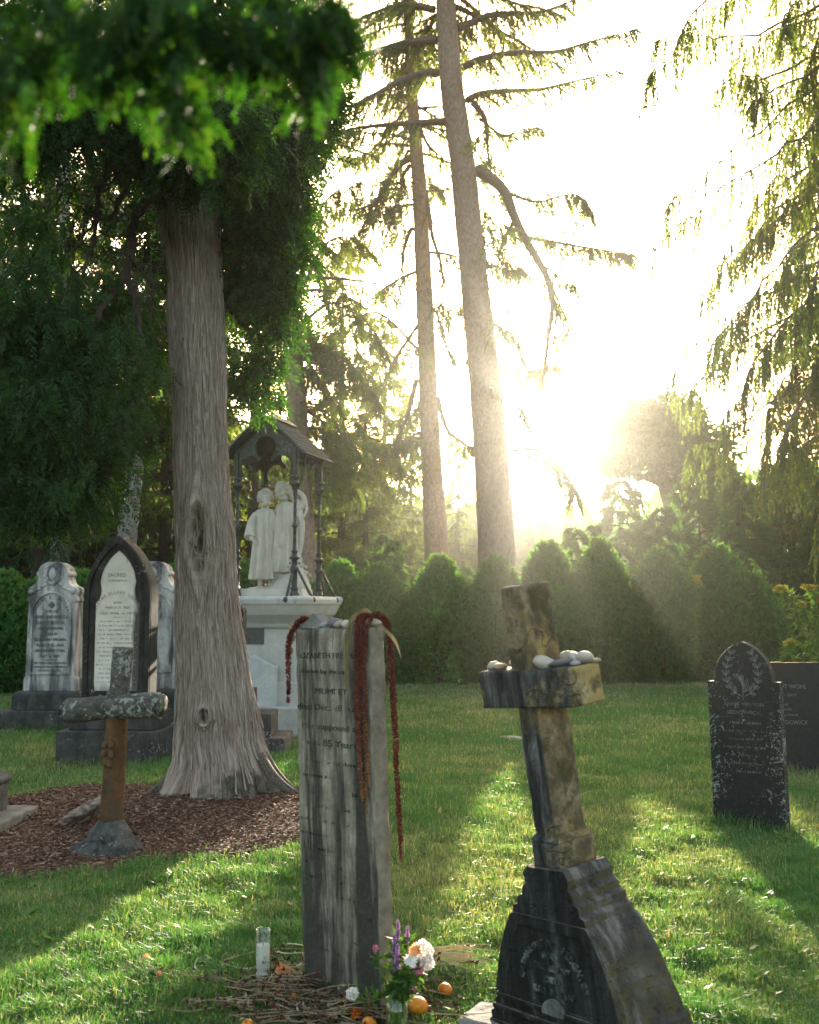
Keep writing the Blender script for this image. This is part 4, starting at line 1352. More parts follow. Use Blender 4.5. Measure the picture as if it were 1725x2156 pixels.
def polar(pts, c, n):
    """resample a star-shaped outline by angle about c"""
    pts = np.asarray(pts, float); out = []
    A = pts; B = np.roll(pts, -1, 0)
    for a in np.linspace(-np.pi, np.pi, n, endpoint=False):
        d = np.array((math.cos(a), math.sin(a)))
        e = B - A; w = A - np.array(c)
        den = d[0] * e[:, 1] - d[1] * e[:, 0]
        den = np.where(np.abs(den) < 1e-12, 1e-12, den)
        t = (w[:, 0] * e[:, 1] - w[:, 1] * e[:, 0]) / den
        s = (w[:, 0] * d[1] - w[:, 1] * d[0]) / den
        ok = (s >= -1e-9) & (s <= 1 + 1e-9) & (t > 0)
        out.append(tuple(np.array(c) + d * t[ok].min()))
    return out

def pebble(name, label, cat, loc, rad, mat, seed, rot=0.0, group=None, rough_amt=.24, angular=False):
    r = np.random.default_rng(seed)
    mb = MB(); mb.ball((0, 0, 0), 1, 14)
    V = np.concatenate(mb.v)
    if angular:
        V = np.sign(V) * np.abs(V) ** .75
    V = V * (1 + rough_amt * 2 * fbm(V * (1.6 if angular else 1.0) + seed * 3.1, 2, seed))[:, None] * np.array(rad)
    me = bpy.data.meshes.new(name); me.from_pydata(V.tolist(), [], mb.f); me.update()
    o = link(name, me, mat, None, smooth=not angular, loc=loc, rot=(r.uniform(-.15, .15), r.uniform(-.15, .15), rot))
    return tag(o, label, cat, group)

def pebble_mat(name, col, var=.2):
    return stone_mat(name, tuple(k * (1 - var) for k in col), tuple(min(1, k * (1 + var)) for k in col), None, 25, bump=.15, rough=.75)
MAT_peb_white = pebble_mat('pale_pebble', (.43, .38, .32))
MAT_peb_tan = pebble_mat('tan_pebble', (.32, .26, .19))
MAT_peb_grey = pebble_mat('grey_pebble', (.26, .26, .27))
MAT_peb_dark = pebble_mat('dark_pebble', (.12, .12, .13))

# ---------------------------------------------------------------- the tall inscribed gravestone
def worn_slab(w, t, z0, z1, cut, amp, seed, edge=.012):
    mb = MB(); mb.box((0, 0, (z0 + z1) / 2), (w, t, z1 - z0))
    me = densify(mb, 'slab', cut)
    n = len(me.vertices)
    V = np.empty(n * 3, np.float32); me.vertices.foreach_get('co', V); V = V.reshape(-1, 3).astype(float)
    ex = (w / 2 - np.abs(V[:, 0])); ey = (t / 2 - np.abs(V[:, 1])); ez = (z1 - V[:, 2])
    near = np.sort(np.stack([ex, ey, ez], 1), 1)[:, 1]         # distance to the nearest edge line
    k = np.exp(-(near / edge) ** 2)
    chip = np.clip(fbm(V * 14 + seed, 3, seed) + .15, 0, 1)
    c = np.array((0, 0, (z0 + z1) / 2))
    inw = np.stack([-np.sign(V[:, 0]) * (ex < edge), -np.sign(V[:, 1]) * (ey < edge), -1.0 * (ez < edge)], 1)
    V = V + inw * (k * (edge * .35 + edge * .8 * chip))[:, None]
    V = V + fbm(V * 9 + seed, 3, seed + 2)[:, None] * amp * unit(np.stack([V[:, 0] * 0, np.sign(V[:, 1]), 0 * V[:, 2]], 1))
    me.vertices.foreach_set('co', V.astype(np.float32).ravel()); me.update()
    return me

def tall_stone():
    t = thing('gravestone', 'tall narrow marble gravestone with dark streaks, pebbles on top and red flower ropes over it', 'gravestone')
    M = set_matrix(t, (-.232, 4.15, 0), R(-45), R(-1.9))
    m = NT('streaked_marble')
    v = m.co('Object')
    nrm = m.co('Normal')
    side = m.ramp(m.sep(nrm, 'X'), [(.45, 0.0), (.6, 1.0)])
    x, z = m.sep(v, 'X'), m.sep(v, 'Z')
    n1 = m.noise(v, 9, 7, .6)
    col = m.ramp(n1, [(.3, (.15, .132, .10)), (.55, (.29, .258, .205)), (.75, (.44, .395, .33))])
    def st(sx, sz, lo, hi, amt, c, det=6, bias=None):
        n = m.noise(m.map(v, (sx, 2, sz), (sx * .37, 0, 0)), 1.0, det, .62, .25)
        if bias is not None: n = m.math('ADD', n, bias)
        return m.mix(m.math('MULTIPLY', m.ramp(n, [(lo, 0.0), (hi, 1.0)]), amt), col, c)
    # crust grows heavier on the lower half and along the right-hand edge of the face
    bias = m.math('ADD', m.ramp(z, [(.15, .16), (.62, .07), (.95, -.05), (1.0, -.05)]), m.ramp(m.math('ABSOLUTE', m.math('SUBTRACT', x, .165)), [(.0, .24), (.05, .0)]))
    bias = m.math('ADD', bias, m.ramp(m.math('ABSOLUTE', m.math('SUBTRACT', x, -.125)), [(.0, .10), (.06, .0)]))
    fine = m.noise(m.map(v, (60, 2, 9)), 1.0, 5, .6)
    bias = m.math('ADD', bias, m.math('MULTIPLY', m.math('SUBTRACT', fine, .5), .35))
    col = st(9, 2.6, .56, .70, .45, (.15, .14, .08))
    col = st(17, 1.5, .44, .66, .90, (.016, .018, .016), 8, bias)
    col = st(52, 3.2, .54, .66, .75, (.05, .05, .043), 7)
    col = m.mix(m.ramp(m.noise(v, 60, 5, .7), [(.5, 0.0), (.75, .6)]), col, (.08, .08, .07))
    scol = m.ramp(m.noise(v, 12, 6, .65), [(.3, (.10, .085, .065)), (.55, (.22, .185, .14)), (.75, (.33, .28, .215))])
    col = m.mix(side, col, scol)
    bump = m.bump(m.math('ADD', m.noise(v, 70, 6, .65), m.noise(m.map(v, (40, 40, 2)), 1, 4, .6)), .45, .008)
    body = link('slab', worn_slab(.46, .075, -.25, 1.425, .016, .004, 3), m.done(m.bsdf(col, .9, .2, bump)), t, smooth=False)
    body.data.polygons.foreach_set('use_smooth', np.ones(len(body.data.polygons), bool))
    mb = MB()
    f = -.0385
    lines = [('ELIZABETH FREEMAN,', .031, 1.315, .40), ('known by the name of', .024, 1.254, .36), ('MUMBET', .033, 1.177, .19), ('died Dec. 28, 1829.', .036, 1.115, .41), ('Her supposed age', .032, 1.040, .36),
             ('was 85 Years.', .036, .978, .31), ('She was born a slave and', .023, .905, .40), ('remained a slave for nearly', .023, .850, .40), ('thirty years. She could nei-', .023, .795, .40),
             ('ther read nor write, yet in', .023, .735, .40), ('her own sphere she had no', .023, .680, .40), ('superior or equal. She nei-', .023, .625, .40), ('ther wasted time, nor property.', .022, .570, .41),
             ('She never violated a trust, nor', .022, .515, .41), ('failed to perform a duty.', .023, .460, .38), ('In every situation of domes-', .022, .405, .40), ('tic trial, she was the most', .022, .352, .40),
             ('efficient helper, and the', .022, .300, .38), ('tenderest friend.', .022, .250, .28), ('Good mother, farewell.', .023, .195, .34)]
    mb2 = MB()
    for body_, s, z_, w_ in lines:
        write(mb if z_ > .95 else mb2, body_, s, -.01, z_, f, bold=-.004, extrude=.0013, width=w_)
    for nm, q, ca, cb, lo in (('inscription', mb, (.045, .045, .038), (.27, .255, .22), .57), ('inscription', mb2, (.030, .031, .028), (.15, .145, .125), .455)):
        m = NT('worn_letters')
        v = m.co('Object')
        n = m.noise(v, 22, 4, .6)
        bs = m.bsdf(ca, .95, .1); tp = m.n('ShaderNodeBsdfTransparent')
        big = m.noise(m.map(v, (5, 5, 7), (lo * 9, 0, 0)), 1.0, 3, .6)
        mx = m.n('ShaderNodeMixShader', Fac=m.ramp(m.math('ADD', m.math('MULTIPLY', n, .6), m.math('MULTIPLY', big, .55)), [(lo, 1.0), (lo + .10, 0.0)]))
        m.t.links.new(tp, mx.node.inputs[1]); m.t.links.new(bs, mx.node.inputs[2])
        link(nm, q.mesh(nm), m.done(mx), t)
    return M
M_tall = tall_stone()
def onto(M, x, y, z):
    return tuple(M @ Vector((x, y, z)))

TOP = 1.425
grp = 'stones left on the tall gravestone'
pebs = [(-.205, -.01, .013, (.018, .016, .012), MAT_peb_dark, 'small dark pebble at the left corner of the tall gravestone top'),
        (-.065, -.02, .013, (.019, .016, .013), MAT_peb_grey, 'small grey pebble just right of the wedge shaped rock'),
        (-.005, -.005, .020, (.042, .028, .020), MAT_peb_dark, 'flat dark stone beside two pale pebbles on the tall gravestone'),
        (.028, -.022, .014, (.022, .018, .015), MAT_peb_tan, 'tan pebble between the flat dark stone and a white one'),
        (.068, -.018, .015, (.026, .020, .016), MAT_peb_white, 'white pebble in the middle of the tall gravestone top'),
        (.098, -.024, .009, (.016, .012, .009), MAT_peb_white, 'smallest white pebble at the front edge of the tall gravestone top'),
        (.120, .004, .014, (.030, .022, .015), MAT_peb_grey, 'grey pebble half covered by dry corn husk'),
        (.165, .006, .018, (.030, .024, .018), MAT_peb_dark, 'dark pebble under the red flower ropes'),
        (.205, .000, .019, (.042, .026, .019), MAT_peb_tan, 'long pale stone at the right corner of the tall gravestone')]
for i, (x, y, z, rad, mt, lab) in enumerate(pebs):
    pebble('pebble', lab, 'pebble', onto(M_tall, x, y, TOP + z - .004), rad, mt, 80 + i, R(-45), grp)
# wedge rock
mb = MB()
mb.add([(-.075, -.03, 0), (.085, -.028, 0), (.075, .035, 0), (-.06, .035, 0), (-.005, -.018, .058), (.01, .02, .062), (.055, -.02, .022), (-.045, .025, .03)],
       [(0, 1, 6, 4), (0, 4, 7, 3), (4, 5, 7), (4, 6, 5), (1, 2, 5, 6), (2, 3, 7, 5), (0, 3, 2, 1)])
wr = link('wedge_rock', densify(mb, 'wedge_rock', .02), stone_mat('wedge_stone', (.10, .10, .09), (.24, .23, .20), None, 20, lichen=(.42, .42, .36), lich_amt=.66), None, loc=onto(M_tall, -.125, -.002, TOP - .003), rot=(0, 0, R(-42)))
rough(wr, 0, 0, .006, .02)
tag(wr, 'angular wedge shaped rock lying on the left of the tall gravestone top', 'rock', grp)

# ---- red amaranth ropes
m = NT('amaranth_red')
t_ = m.attr('tint')
MAT_amar = m.done(m.bsdf(m.ramp(t_, [(0, (.045, .007, .008)), (.45, (.125, .020, .016)), (.8, (.22, .060, .032)), (1, (.36, .20, .085))]), .8, .2))
def rope(name, label, strands, seed, parent_M, group='red flower ropes on the tall gravestone'):
    r = np.random.default_rng(seed)
    p0 = onto(parent_M, *strands[0][0][0])
    t = thing(name, label, 'flower rope', p0, 0, group)
    for pts, rad, tan in strands:
        q = spline(np.array([onto(parent_M, *p) for p in pts]), 60) - np.array(p0)
        L = np.linalg.norm(np.diff(q, axis=0), axis=1).sum()
        q[2:] += np.cumsum(r.normal(size=(58, 3)) * .0007, axis=0)
        n = int(L * 2600)
        s = np.sort(r.random(n)); i = np.clip((s * 59).astype(int), 0, 58)
        bead = .75 + .45 * np.abs(np.sin(s * L * 140 + r.uniform(0, 3))) 
        taper = np.clip(1.15 - s ** 6, .35, 1)
        off = unit(r.normal(size=(n, 3))) * (rad * bead * taper)[:, None]
        C = q[i] + (q[i + 1] - q[i]) * r.random((n, 1)) + off * .55
        tint = np.clip(.25 + .25 * r.random(n) + tan * np.clip(s - .45, 0, 1) * 1.1 + .2 * (off[:, 2] > 0), 0, 1)
        link('strand', leaves('strand', C, off + r.normal(size=(n, 3)) * rad * .35, rad * 1.0, rad * .8, tint, r=r), MAT_amar, t)
    return t
F = -.05
rope('flower_rope', 'thick bundle of dark red flower ropes hanging down the right front of the tall gravestone',
     [([(.150, .045, TOP + .02), (.155, -.01, TOP + .045), (.160, F, TOP), (.154, F, 1.2), (.150, F, 1.0), (.158, F, .86)], .0062, .8),
      ([(.170, .03, TOP + .03), (.172, -.01, TOP + .05), (.172, F - .006, TOP - .02), (.172, F - .006, 1.2), (.170, F - .006, .95), (.175, F, .80)], .0062, .8),
      ([(.185, .03, TOP + .03), (.184, -.02, TOP + .04), (.185, F - .002, TOP - .05), (.186, F - .002, 1.2), (.186, F, 1.0), (.190, F, .72)], .0058, .8),
      ([(.215, .02, TOP + .05), (.220, -.02, TOP + .045), (.212, F, TOP - .02), (.200, F, 1.3), (.206, F, 1.0), (.208, F, .84)], .0062, .9),
      ([(.178, .0, TOP + .04), (.165, F, TOP - .03), (.164, F - .008, 1.1), (.178, F - .008, .78)], .007, .7)], 91, M_tall)
rope('flower_rope', 'short dark red flower rope at the left edge of the tall gravestone',
     [([(-.16, .02, TOP + .02), (-.20, -.02, TOP + .035), (-.242, -.050, TOP - .03), (-.250, -.052, 1.3), (-.252, -.052, 1.13)], .0095, 0),
      ([(-.19, .02, TOP + .015), (-.225, -.02, TOP + .02), (-.236, -.058, TOP - .06), (-.240, -.06, 1.2), (-.243, -.058, 1.17)], .0075, 0)], 92, M_tall)
rope('flower_rope', 'sunlit red flower rope hanging down the far right edge of the tall gravestone',
     [([(.200, .02, TOP + .04), (.215, .060, TOP + .0), (.222, .064, 1.2), (.234, .060, .95), (.246, .056, .62)], .0095, .15),
      ([(.205, .03, TOP + .03), (.215, .066, TOP - .03), (.226, .068, 1.1), (.244, .064, .75), (.250, .060, .56)], .0075, .35)], 93, M_tall)

# ---- dry corn husks
def strip(mb, pts, w, n=14, twist=0.6, r=None):
    q = spline(np.array(pts), n); t = unit(np.gradient(q, axis=0))
    V = []
    for i in range(n):
        a = twist * i / n
        sd = unit(np.cross(t[i], (math.sin(a) * .8, 1, .2 * math.cos(a)))) ; sd = np.nan_to_num(sd)
        ww = w * math.sin(math.pi * (.12 + .88 * i / (n - 1)) ** .8 * .98)
        V += [q[i] - sd * ww, q[i] + np.cross(sd, t[i]) * ww * .35, q[i] + sd * ww]
    Fc = []
    for i in range(n - 1):
        for j in (0, 1):
            Fc.append((3 * i + j, 3 * i + j + 1, 3 * i + 4 + j, 3 * i + 3 + j))
    mb.add(V, Fc)
MAT_husk = leaf_mat('dry_husk', (.17, .13, .06), (.26, .21, .115), .10, (1.0, 1.0, .8))
def attr_tint(me, val=.5):
    a = me.attributes.new('tint', 'FLOAT', 'POINT'); a.data.foreach_set('value', np.full(len(me.vertices), val, np.float32)); return me
def husk(label, strips, cat='corn husk', name='corn_husk'):
    r = np.random.default_rng(len(label))
    p0 = np.array(onto(M_tall, *strips[0][0][0]))
    t = thing(name, label, cat, p0, 0, 'dry husks and leaves on the tall gravestone')
    for pts, w in strips:
        mb = MB(); strip(mb, np.array([onto(M_tall, *p) for p in pts]) - p0, w, twist=r.uniform(-2, 2))
        link('husk_leaf', attr_tint(mb.mesh('husk'), r.random()), MAT_husk, t, smooth=True)
F2 = -.046
husk('dry tan corn husk tuft hanging over the front of the tall gravestone',
     [([(.16, .02, TOP + .04), (.13, -.02, TOP + .05), (.108, F2, TOP - .01), (.100, F2, 1.36), (.104, F2, 1.31)], .007),
      ([(.15, .01, TOP + .045), (.12, -.03, TOP + .04), (.092, F2 - .01, 1.37), (.088, F2 - .005, 1.32)], .006),
      ([(.15, .01, TOP + .04), (.125, -.03, TOP + .03), (.112, F2 - .01, 1.35), (.118, F2 - .005, 1.30)], .005),
      ([(.19, .0, TOP + .05), (.16, -.01, TOP + .06), (.14, -.02, TOP + .04)], .012),
      ([(.15, .01, TOP + .04), (.12, -.03, TOP + .02), (.10, F2 - .006, 1.30), (.092, F2 - .003, 1.20), (.10, F2, 1.16)], .005),
      ([(.15, .01, TOP + .04), (.115, -.03, TOP + .02), (.108, F2 - .006, 1.30), (.112, F2 - .003, 1.21)], .005),
      ([(.14, .01, TOP + .04), (.11, -.03, TOP + .02), (.100, F2 - .012, 1.27), (.085, F2 - .005, 1.19)], .003)] +
     [([(.15 - .004 * k, .01, TOP + .035), (.125, -.035, TOP + .02), (.088 + .0045 * k, F2 - .008, 1.37 - .01 * (k % 3)), (.083 + .005 * k + .006 * math.sin(k * 2.3), F2 - .004, 1.30 - .035 * ((k * 7) % 5) / 2)], .0018) for k in range(9)])
husk('dry leaf sticking out to the right from the top of the tall gravestone', [([(.21, .02, TOP + .01), (.236, .05, TOP - .03), (.250, .07, 1.36), (.262, .085, 1.30)], .007)], 'dry leaf', 'dry_leaf')
husk('curled brown leaf at the top left corner of the tall gravestone', [([(-.20, .0, TOP + .0), (-.235, -.03, TOP - .005), (-.265, -.04, TOP + .02)], .014), ([(-.235, -.03, TOP - .03), (-.25, -.045, 1.36), (-.258, -.05, 1.31)], .010)], 'dry leaf', 'dry_leaf')
husk('shrivelled brown leaf dangling beside the left red rope', [([(-.236, -.04, 1.33), (-.256, -.05, 1.31), (-.268, -.05, 1.26), (-.266, -.05, 1.225)], .006), ([(-.236, -.04, 1.34), (-.25, -.05, 1.335), (-.262, -.06, 1.30)], .010)], 'dry leaf', 'dry_leaf')

# ---------------------------------------------------------------- the tilted stone cross
def tilted_cross():
    t = thing('stone_cross', 'tilted weathered stone cross on a stepped pedestal, pebbles along its arms', 'cross')
    M = set_matrix(t, (.615, 3.62, 0), R(-55), R(-8))
    m = NT('cross_stone')
    v = m.co('Object'); nrm = m.co('Normal')
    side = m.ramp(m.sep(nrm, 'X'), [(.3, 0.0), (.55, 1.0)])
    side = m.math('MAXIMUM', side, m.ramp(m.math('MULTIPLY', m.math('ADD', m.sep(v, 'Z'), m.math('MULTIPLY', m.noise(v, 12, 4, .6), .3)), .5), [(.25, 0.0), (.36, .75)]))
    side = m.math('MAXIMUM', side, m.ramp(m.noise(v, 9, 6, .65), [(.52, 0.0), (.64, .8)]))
    big = m.noise(v, 7, 6, .6); fin = m.noise(v, 42, 6, .7)
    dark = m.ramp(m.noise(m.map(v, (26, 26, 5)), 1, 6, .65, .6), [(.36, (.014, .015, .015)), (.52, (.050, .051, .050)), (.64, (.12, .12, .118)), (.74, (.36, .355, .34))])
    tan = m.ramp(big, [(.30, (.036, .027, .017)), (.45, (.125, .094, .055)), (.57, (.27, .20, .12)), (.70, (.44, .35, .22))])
    tan = m.mix(m.ramp(fin, [(.45, 0.0), (.66, .85)]), tan, (.085, .062, .038))
    yel = m.noise(m.map(v, (5, 5, 4.2), (2.2, .3, .9)), 1.0, 5, .62)
    tan = m.mix(m.ramp(yel, [(.52, 0.0), (.62, .65)]), tan, (.34, .24, .075))
    olive = m.noise(v, 11, 4, .6)
    tan = m.mix(m.ramp(olive, [(.50, 0.0), (.62, .85)]), tan, (.060, .050, .022))
    vd = m.mix(.25, v, m.n('ShaderNodeTexNoise', 'Color', Vector=v, Scale=9.0, Detail=3))
    crack = m.vor(vd, 5.0, 'DISTANCE_TO_EDGE')
    ck = m.ramp(crack, [(.0, 1.0), (.022, 0.0)])
    ck = m.math('MULTIPLY', ck, m.ramp(m.noise(v, 5, 2), [(.50, 0.0), (.58, 1.0)]))
    tan = m.mix(m.math('MULTIPLY', ck, .8), tan, (.05, .042, .03))
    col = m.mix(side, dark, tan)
    h = m.math('SUBTRACT', m.math('ADD', m.math('MULTIPLY', fin, .7), big), m.math('MULTIPLY', ck, 1.2))
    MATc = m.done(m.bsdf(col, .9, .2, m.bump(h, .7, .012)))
    m = NT('pedestal_stone')
    v = m.co('Object')
    nrm = m.co('Normal')
    big = m.noise(v, 8, 6, .6)
    col = m.ramp(big, [(.3, (.026, .025, .023)), (.5, (.066, .061, .055)), (.72, (.15, .135, .118))])
    col = m.mix(m.ramp(m.noise(m.map(v, (5, 20, 5)), 1, 5, .6), [(.5, 0.0), (.66, .8)]), col, (.24, .22, .195))
    front = m.ramp(m.sep(nrm, 'Y'), [(0.0, 0.0), (1.0, 0.0)])
    vert = m.ramp(m.math('ABSOLUTE', m.sep(nrm, 'X')), [(.86, 0.0), (.97, 1.0)])
    moss = m.ramp(m.noise(v, 22, 5, .6), [(.35, 0.0), (.6, .9)])
    col = m.mix(m.math('MULTIPLY', vert, moss), col, (.095, .075, .03))
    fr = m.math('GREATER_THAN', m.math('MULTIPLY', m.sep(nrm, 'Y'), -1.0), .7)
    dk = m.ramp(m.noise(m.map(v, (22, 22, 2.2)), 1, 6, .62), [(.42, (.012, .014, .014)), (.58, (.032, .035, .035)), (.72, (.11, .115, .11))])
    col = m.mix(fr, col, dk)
    fin = m.noise(v, 60, 6, .68)
    MATp = m.done(m.bsdf(col, .9, .2, m.bump(m.math('ADD', m.math('MULTIPLY', fin, 1.6), m.math('ADD', big, m.ramp(m.noise(v, 26, 3, .5), [(.36, 0.0), (.44, 1.0)]))), .8, .012)))
    # pedestal
    half = [(.372, -.15), (.372, .085), (.345, .105), (.348, .145), (.322, .160), (.318, .195), (.300, .205), (.296, .225), (.286, .27), (.268, .33), (.243, .395), (.212, .455), (.184, .495), (.176, .500),
            (.172, .522), (.152, .530), (.148, .556), (.126, .566), (.122, .590), (.104, .604), (.110, .632), (.100, .648), (.090, .660)]
    pts = [(-x, z) for x, z in half[::-1]]
    out = pts + half                           # top-left .. bottom-left .. bottom-right .. top-right : counter-clockwise
    mb = MB(); mb.prism(out, -.5, .5)
    me = densify(mb, 'pedestal', .035)
    n = len(me.vertices); V = np.empty(n * 3, np.float32); me.vertices.foreach_get('co', V); V = V.reshape(-1, 3).astype(float)
    dep = np.interp(V[:, 2], [0, .2, .66], [.300, .270, .200])
    V[:, 1] *= dep
    fr_ = np.abs(V[:, 1]) / dep
    V += .010 * np.stack([fbm(V * 10, 3, 1), .4 * fbm(V * 10, 3, 2), fbm(V * 10, 3, 3)], 1) * np.where(V[:, 2] > .02, 1, 0)[:, None]
    me.vertices.foreach_set('co', V.astype(np.float32).ravel()); me.update()
    ped = link('pedestal', me, MATp, t); rough(ped, .005)
    # raised border and lower moulding on the front
    inner = [(x * .86 - .004, .225 + (z - .225) * .88) for x, z in half[7:14]]
    mb = MB()
    def yf(z): return -np.interp(z, [0, .2, .66], [.300, .270, .200]) / 2 - .0035
    o_ = [(-x, z) for x, z in half[7:14][::-1]] + half[7:14]
    i_ = [(-x, z) for x, z in inner[::-1]] + inner
    nn = len(o_)
    V = [(x, yf(z) - .005, z) for x, z in o_] + [(x, yf(z) - .005, z) for x, z in i_] + [(x, yf(z) + .006, z) for x, z in o_] + [(x, yf(z) + .006, z) for x, z in i_]
    Fc = []
    for i in range(nn):
        j = (i + 1) % nn
        Fc += [(i, j, nn + j, nn + i), (i, 2 * nn + i, 2 * nn + j, j), (nn + i, nn + j, 3 * nn + j, 3 * nn + i)]
    mb.add(V, Fc)
    link('border', mb.mesh('border'), MATp, t)
    mb = MB()
    for z_, h_, d_ in ((.212, .018, .012), (.172, .020, .016), (.118, .016, .014)):
        w_ = np.interp(z_, [k[1] for k in half], [k[0] for k in half]) * 2 - .01
        mb.box((0, yf(z_) - d_ / 2 + .002, z_), (w_, d_, h_))
    mo = link('moulding', mb.mesh('moulding'), MATp, t); rough(mo, .006)
    mb = MB()
    mb.prism([(.05 * math.cos(a), .205 + .05 * math.sin(a)) for a in np.linspace(0, math.pi, 15)], yf(.22) - .022, yf(.22) + .004)
    bo = link('half_round_boss', mb.mesh('boss'), stone_mat('boss_stone', (.10, .10, .10), (.26, .26, .25), None, 25, streak=(.04, .04, .04)), t); rough(bo, .006)
    # shaft
    def block(name, c, size, cut, amp, seed, edge=.008):
        me = worn_slab(size[0], size[1], 0, size[2], cut, amp, seed, edge)
        o = link(name, me, MATc, t, smooth=True, loc=(c[0], c[1], c[2]))
        return o
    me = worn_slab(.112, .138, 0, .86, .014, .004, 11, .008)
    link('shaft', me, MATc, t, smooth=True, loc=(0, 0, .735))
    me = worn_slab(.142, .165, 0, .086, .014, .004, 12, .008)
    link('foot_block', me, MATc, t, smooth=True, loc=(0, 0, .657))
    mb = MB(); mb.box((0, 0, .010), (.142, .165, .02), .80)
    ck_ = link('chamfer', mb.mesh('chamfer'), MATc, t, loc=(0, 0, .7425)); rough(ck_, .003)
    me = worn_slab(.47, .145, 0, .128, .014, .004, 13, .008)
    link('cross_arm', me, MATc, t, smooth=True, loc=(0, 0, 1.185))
    # lettering on the pedestal front
    mb = MB()
    write_arc(mb, 'CATHARINE M. SEDGWICK', .030, 0, .27, .155, R(168), R(12), -.138, .02, .0035)
    for s_, z_, w_ in (('BORN', .385, .075), ('DEC. 28, 1789', .347, .17), ('DIED', .310, .07), ('JULY 31, 1867', .272, .20)):
        write(mb, s_, .026, 0, z_, 0, .02, .0035, width=w_)
    V = np.concatenate(mb.v)
    off = V[:, 1] - np.where(V[:, 1] < -.07, -.138, 0)
    V[:, 1] = yf(V[:, 2]) + off - .001
    me = bpy.data.meshes.new('inscription'); me.from_pydata(V.tolist(), [], mb.f)
    m = NT('chalky_letters'); v = m.co('Object')
    link('inscription', me, m.done(m.bsdf(m.ramp(m.noise(v, 26, 4, .6), [(.50, (.035, .04, .04)), (.72, (.24, .25, .24))]), .95, .1)), t)
    return M
M_cross = tilted_cross()
AT = 1.185 + .128
grp = 'pebbles on the arms of the tilted cross'
pebs = [(-.205, -.02, .014, (.026, .022, .016), MAT_peb_white, 'white pebble at the far left end of the cross arm'),
        (-.150, -.03, .013, (.030, .022, .013), MAT_peb_tan, 'tan pebble between the leftmost one and the cross shaft'),
        (-.105, .00, .019, (.028, .022, .018), MAT_peb_white, 'pale pebble leaning against the left side of the cross shaft'),
        (.095, -.045, .021, (.040, .026, .022), MAT_peb_white, 'large pale pebble just right of the cross shaft'),
        (.155, -.030, .013, (.048, .030, .014), MAT_peb_dark, 'flat dark grey pebble in front on the right cross arm'),
        (.135, .028, .026, (.036, .026, .022), MAT_peb_tan, 'tan pebble topping the heap on the right cross arm'),
        (.165, .030, .024, (.036, .024, .018), MAT_peb_white, 'pale flat pebble resting on its neighbours on the right cross arm'),
        (.200, .034, .020, (.034, .030, .022), MAT_peb_white, 'rounded white pebble near the right end of the cross arm'),
        (.212, -.02, .009, (.020, .016, .009), MAT_peb_grey, 'small grey chip beside the rounded white pebble'),
        (.222, .058, .007, (.026, .014, .007), MAT_peb_tan, 'thin tan chip at the outer corner of the cross arm')]
for i, (x, y, z, rad, mt, lab) in enumerate(pebs):
    pebble('pebble', lab, 'pebble', onto(M_cross, x, y, AT + z - .003), rad, mt, 120 + i, R(20 + 40 * i), grp)

# low block beside the pedestal
mb = MB(); mb.box((0, 0, .0), (.26, .20, .15), .97)
fb = link('footstone', densify(mb, 'footstone', .05), stone_mat('footstone_stone', (.12, .12, .115), (.28, .27, .25), None, 12, lichen=(.4, .4, .37)), None, loc=(.325, 3.84, 0), rot=(0, 0, R(-28)))
rough(fb, .008, 0, .010, .05)
tag(fb, 'low rough footstone at the left foot of the cross pedestal', 'footstone')

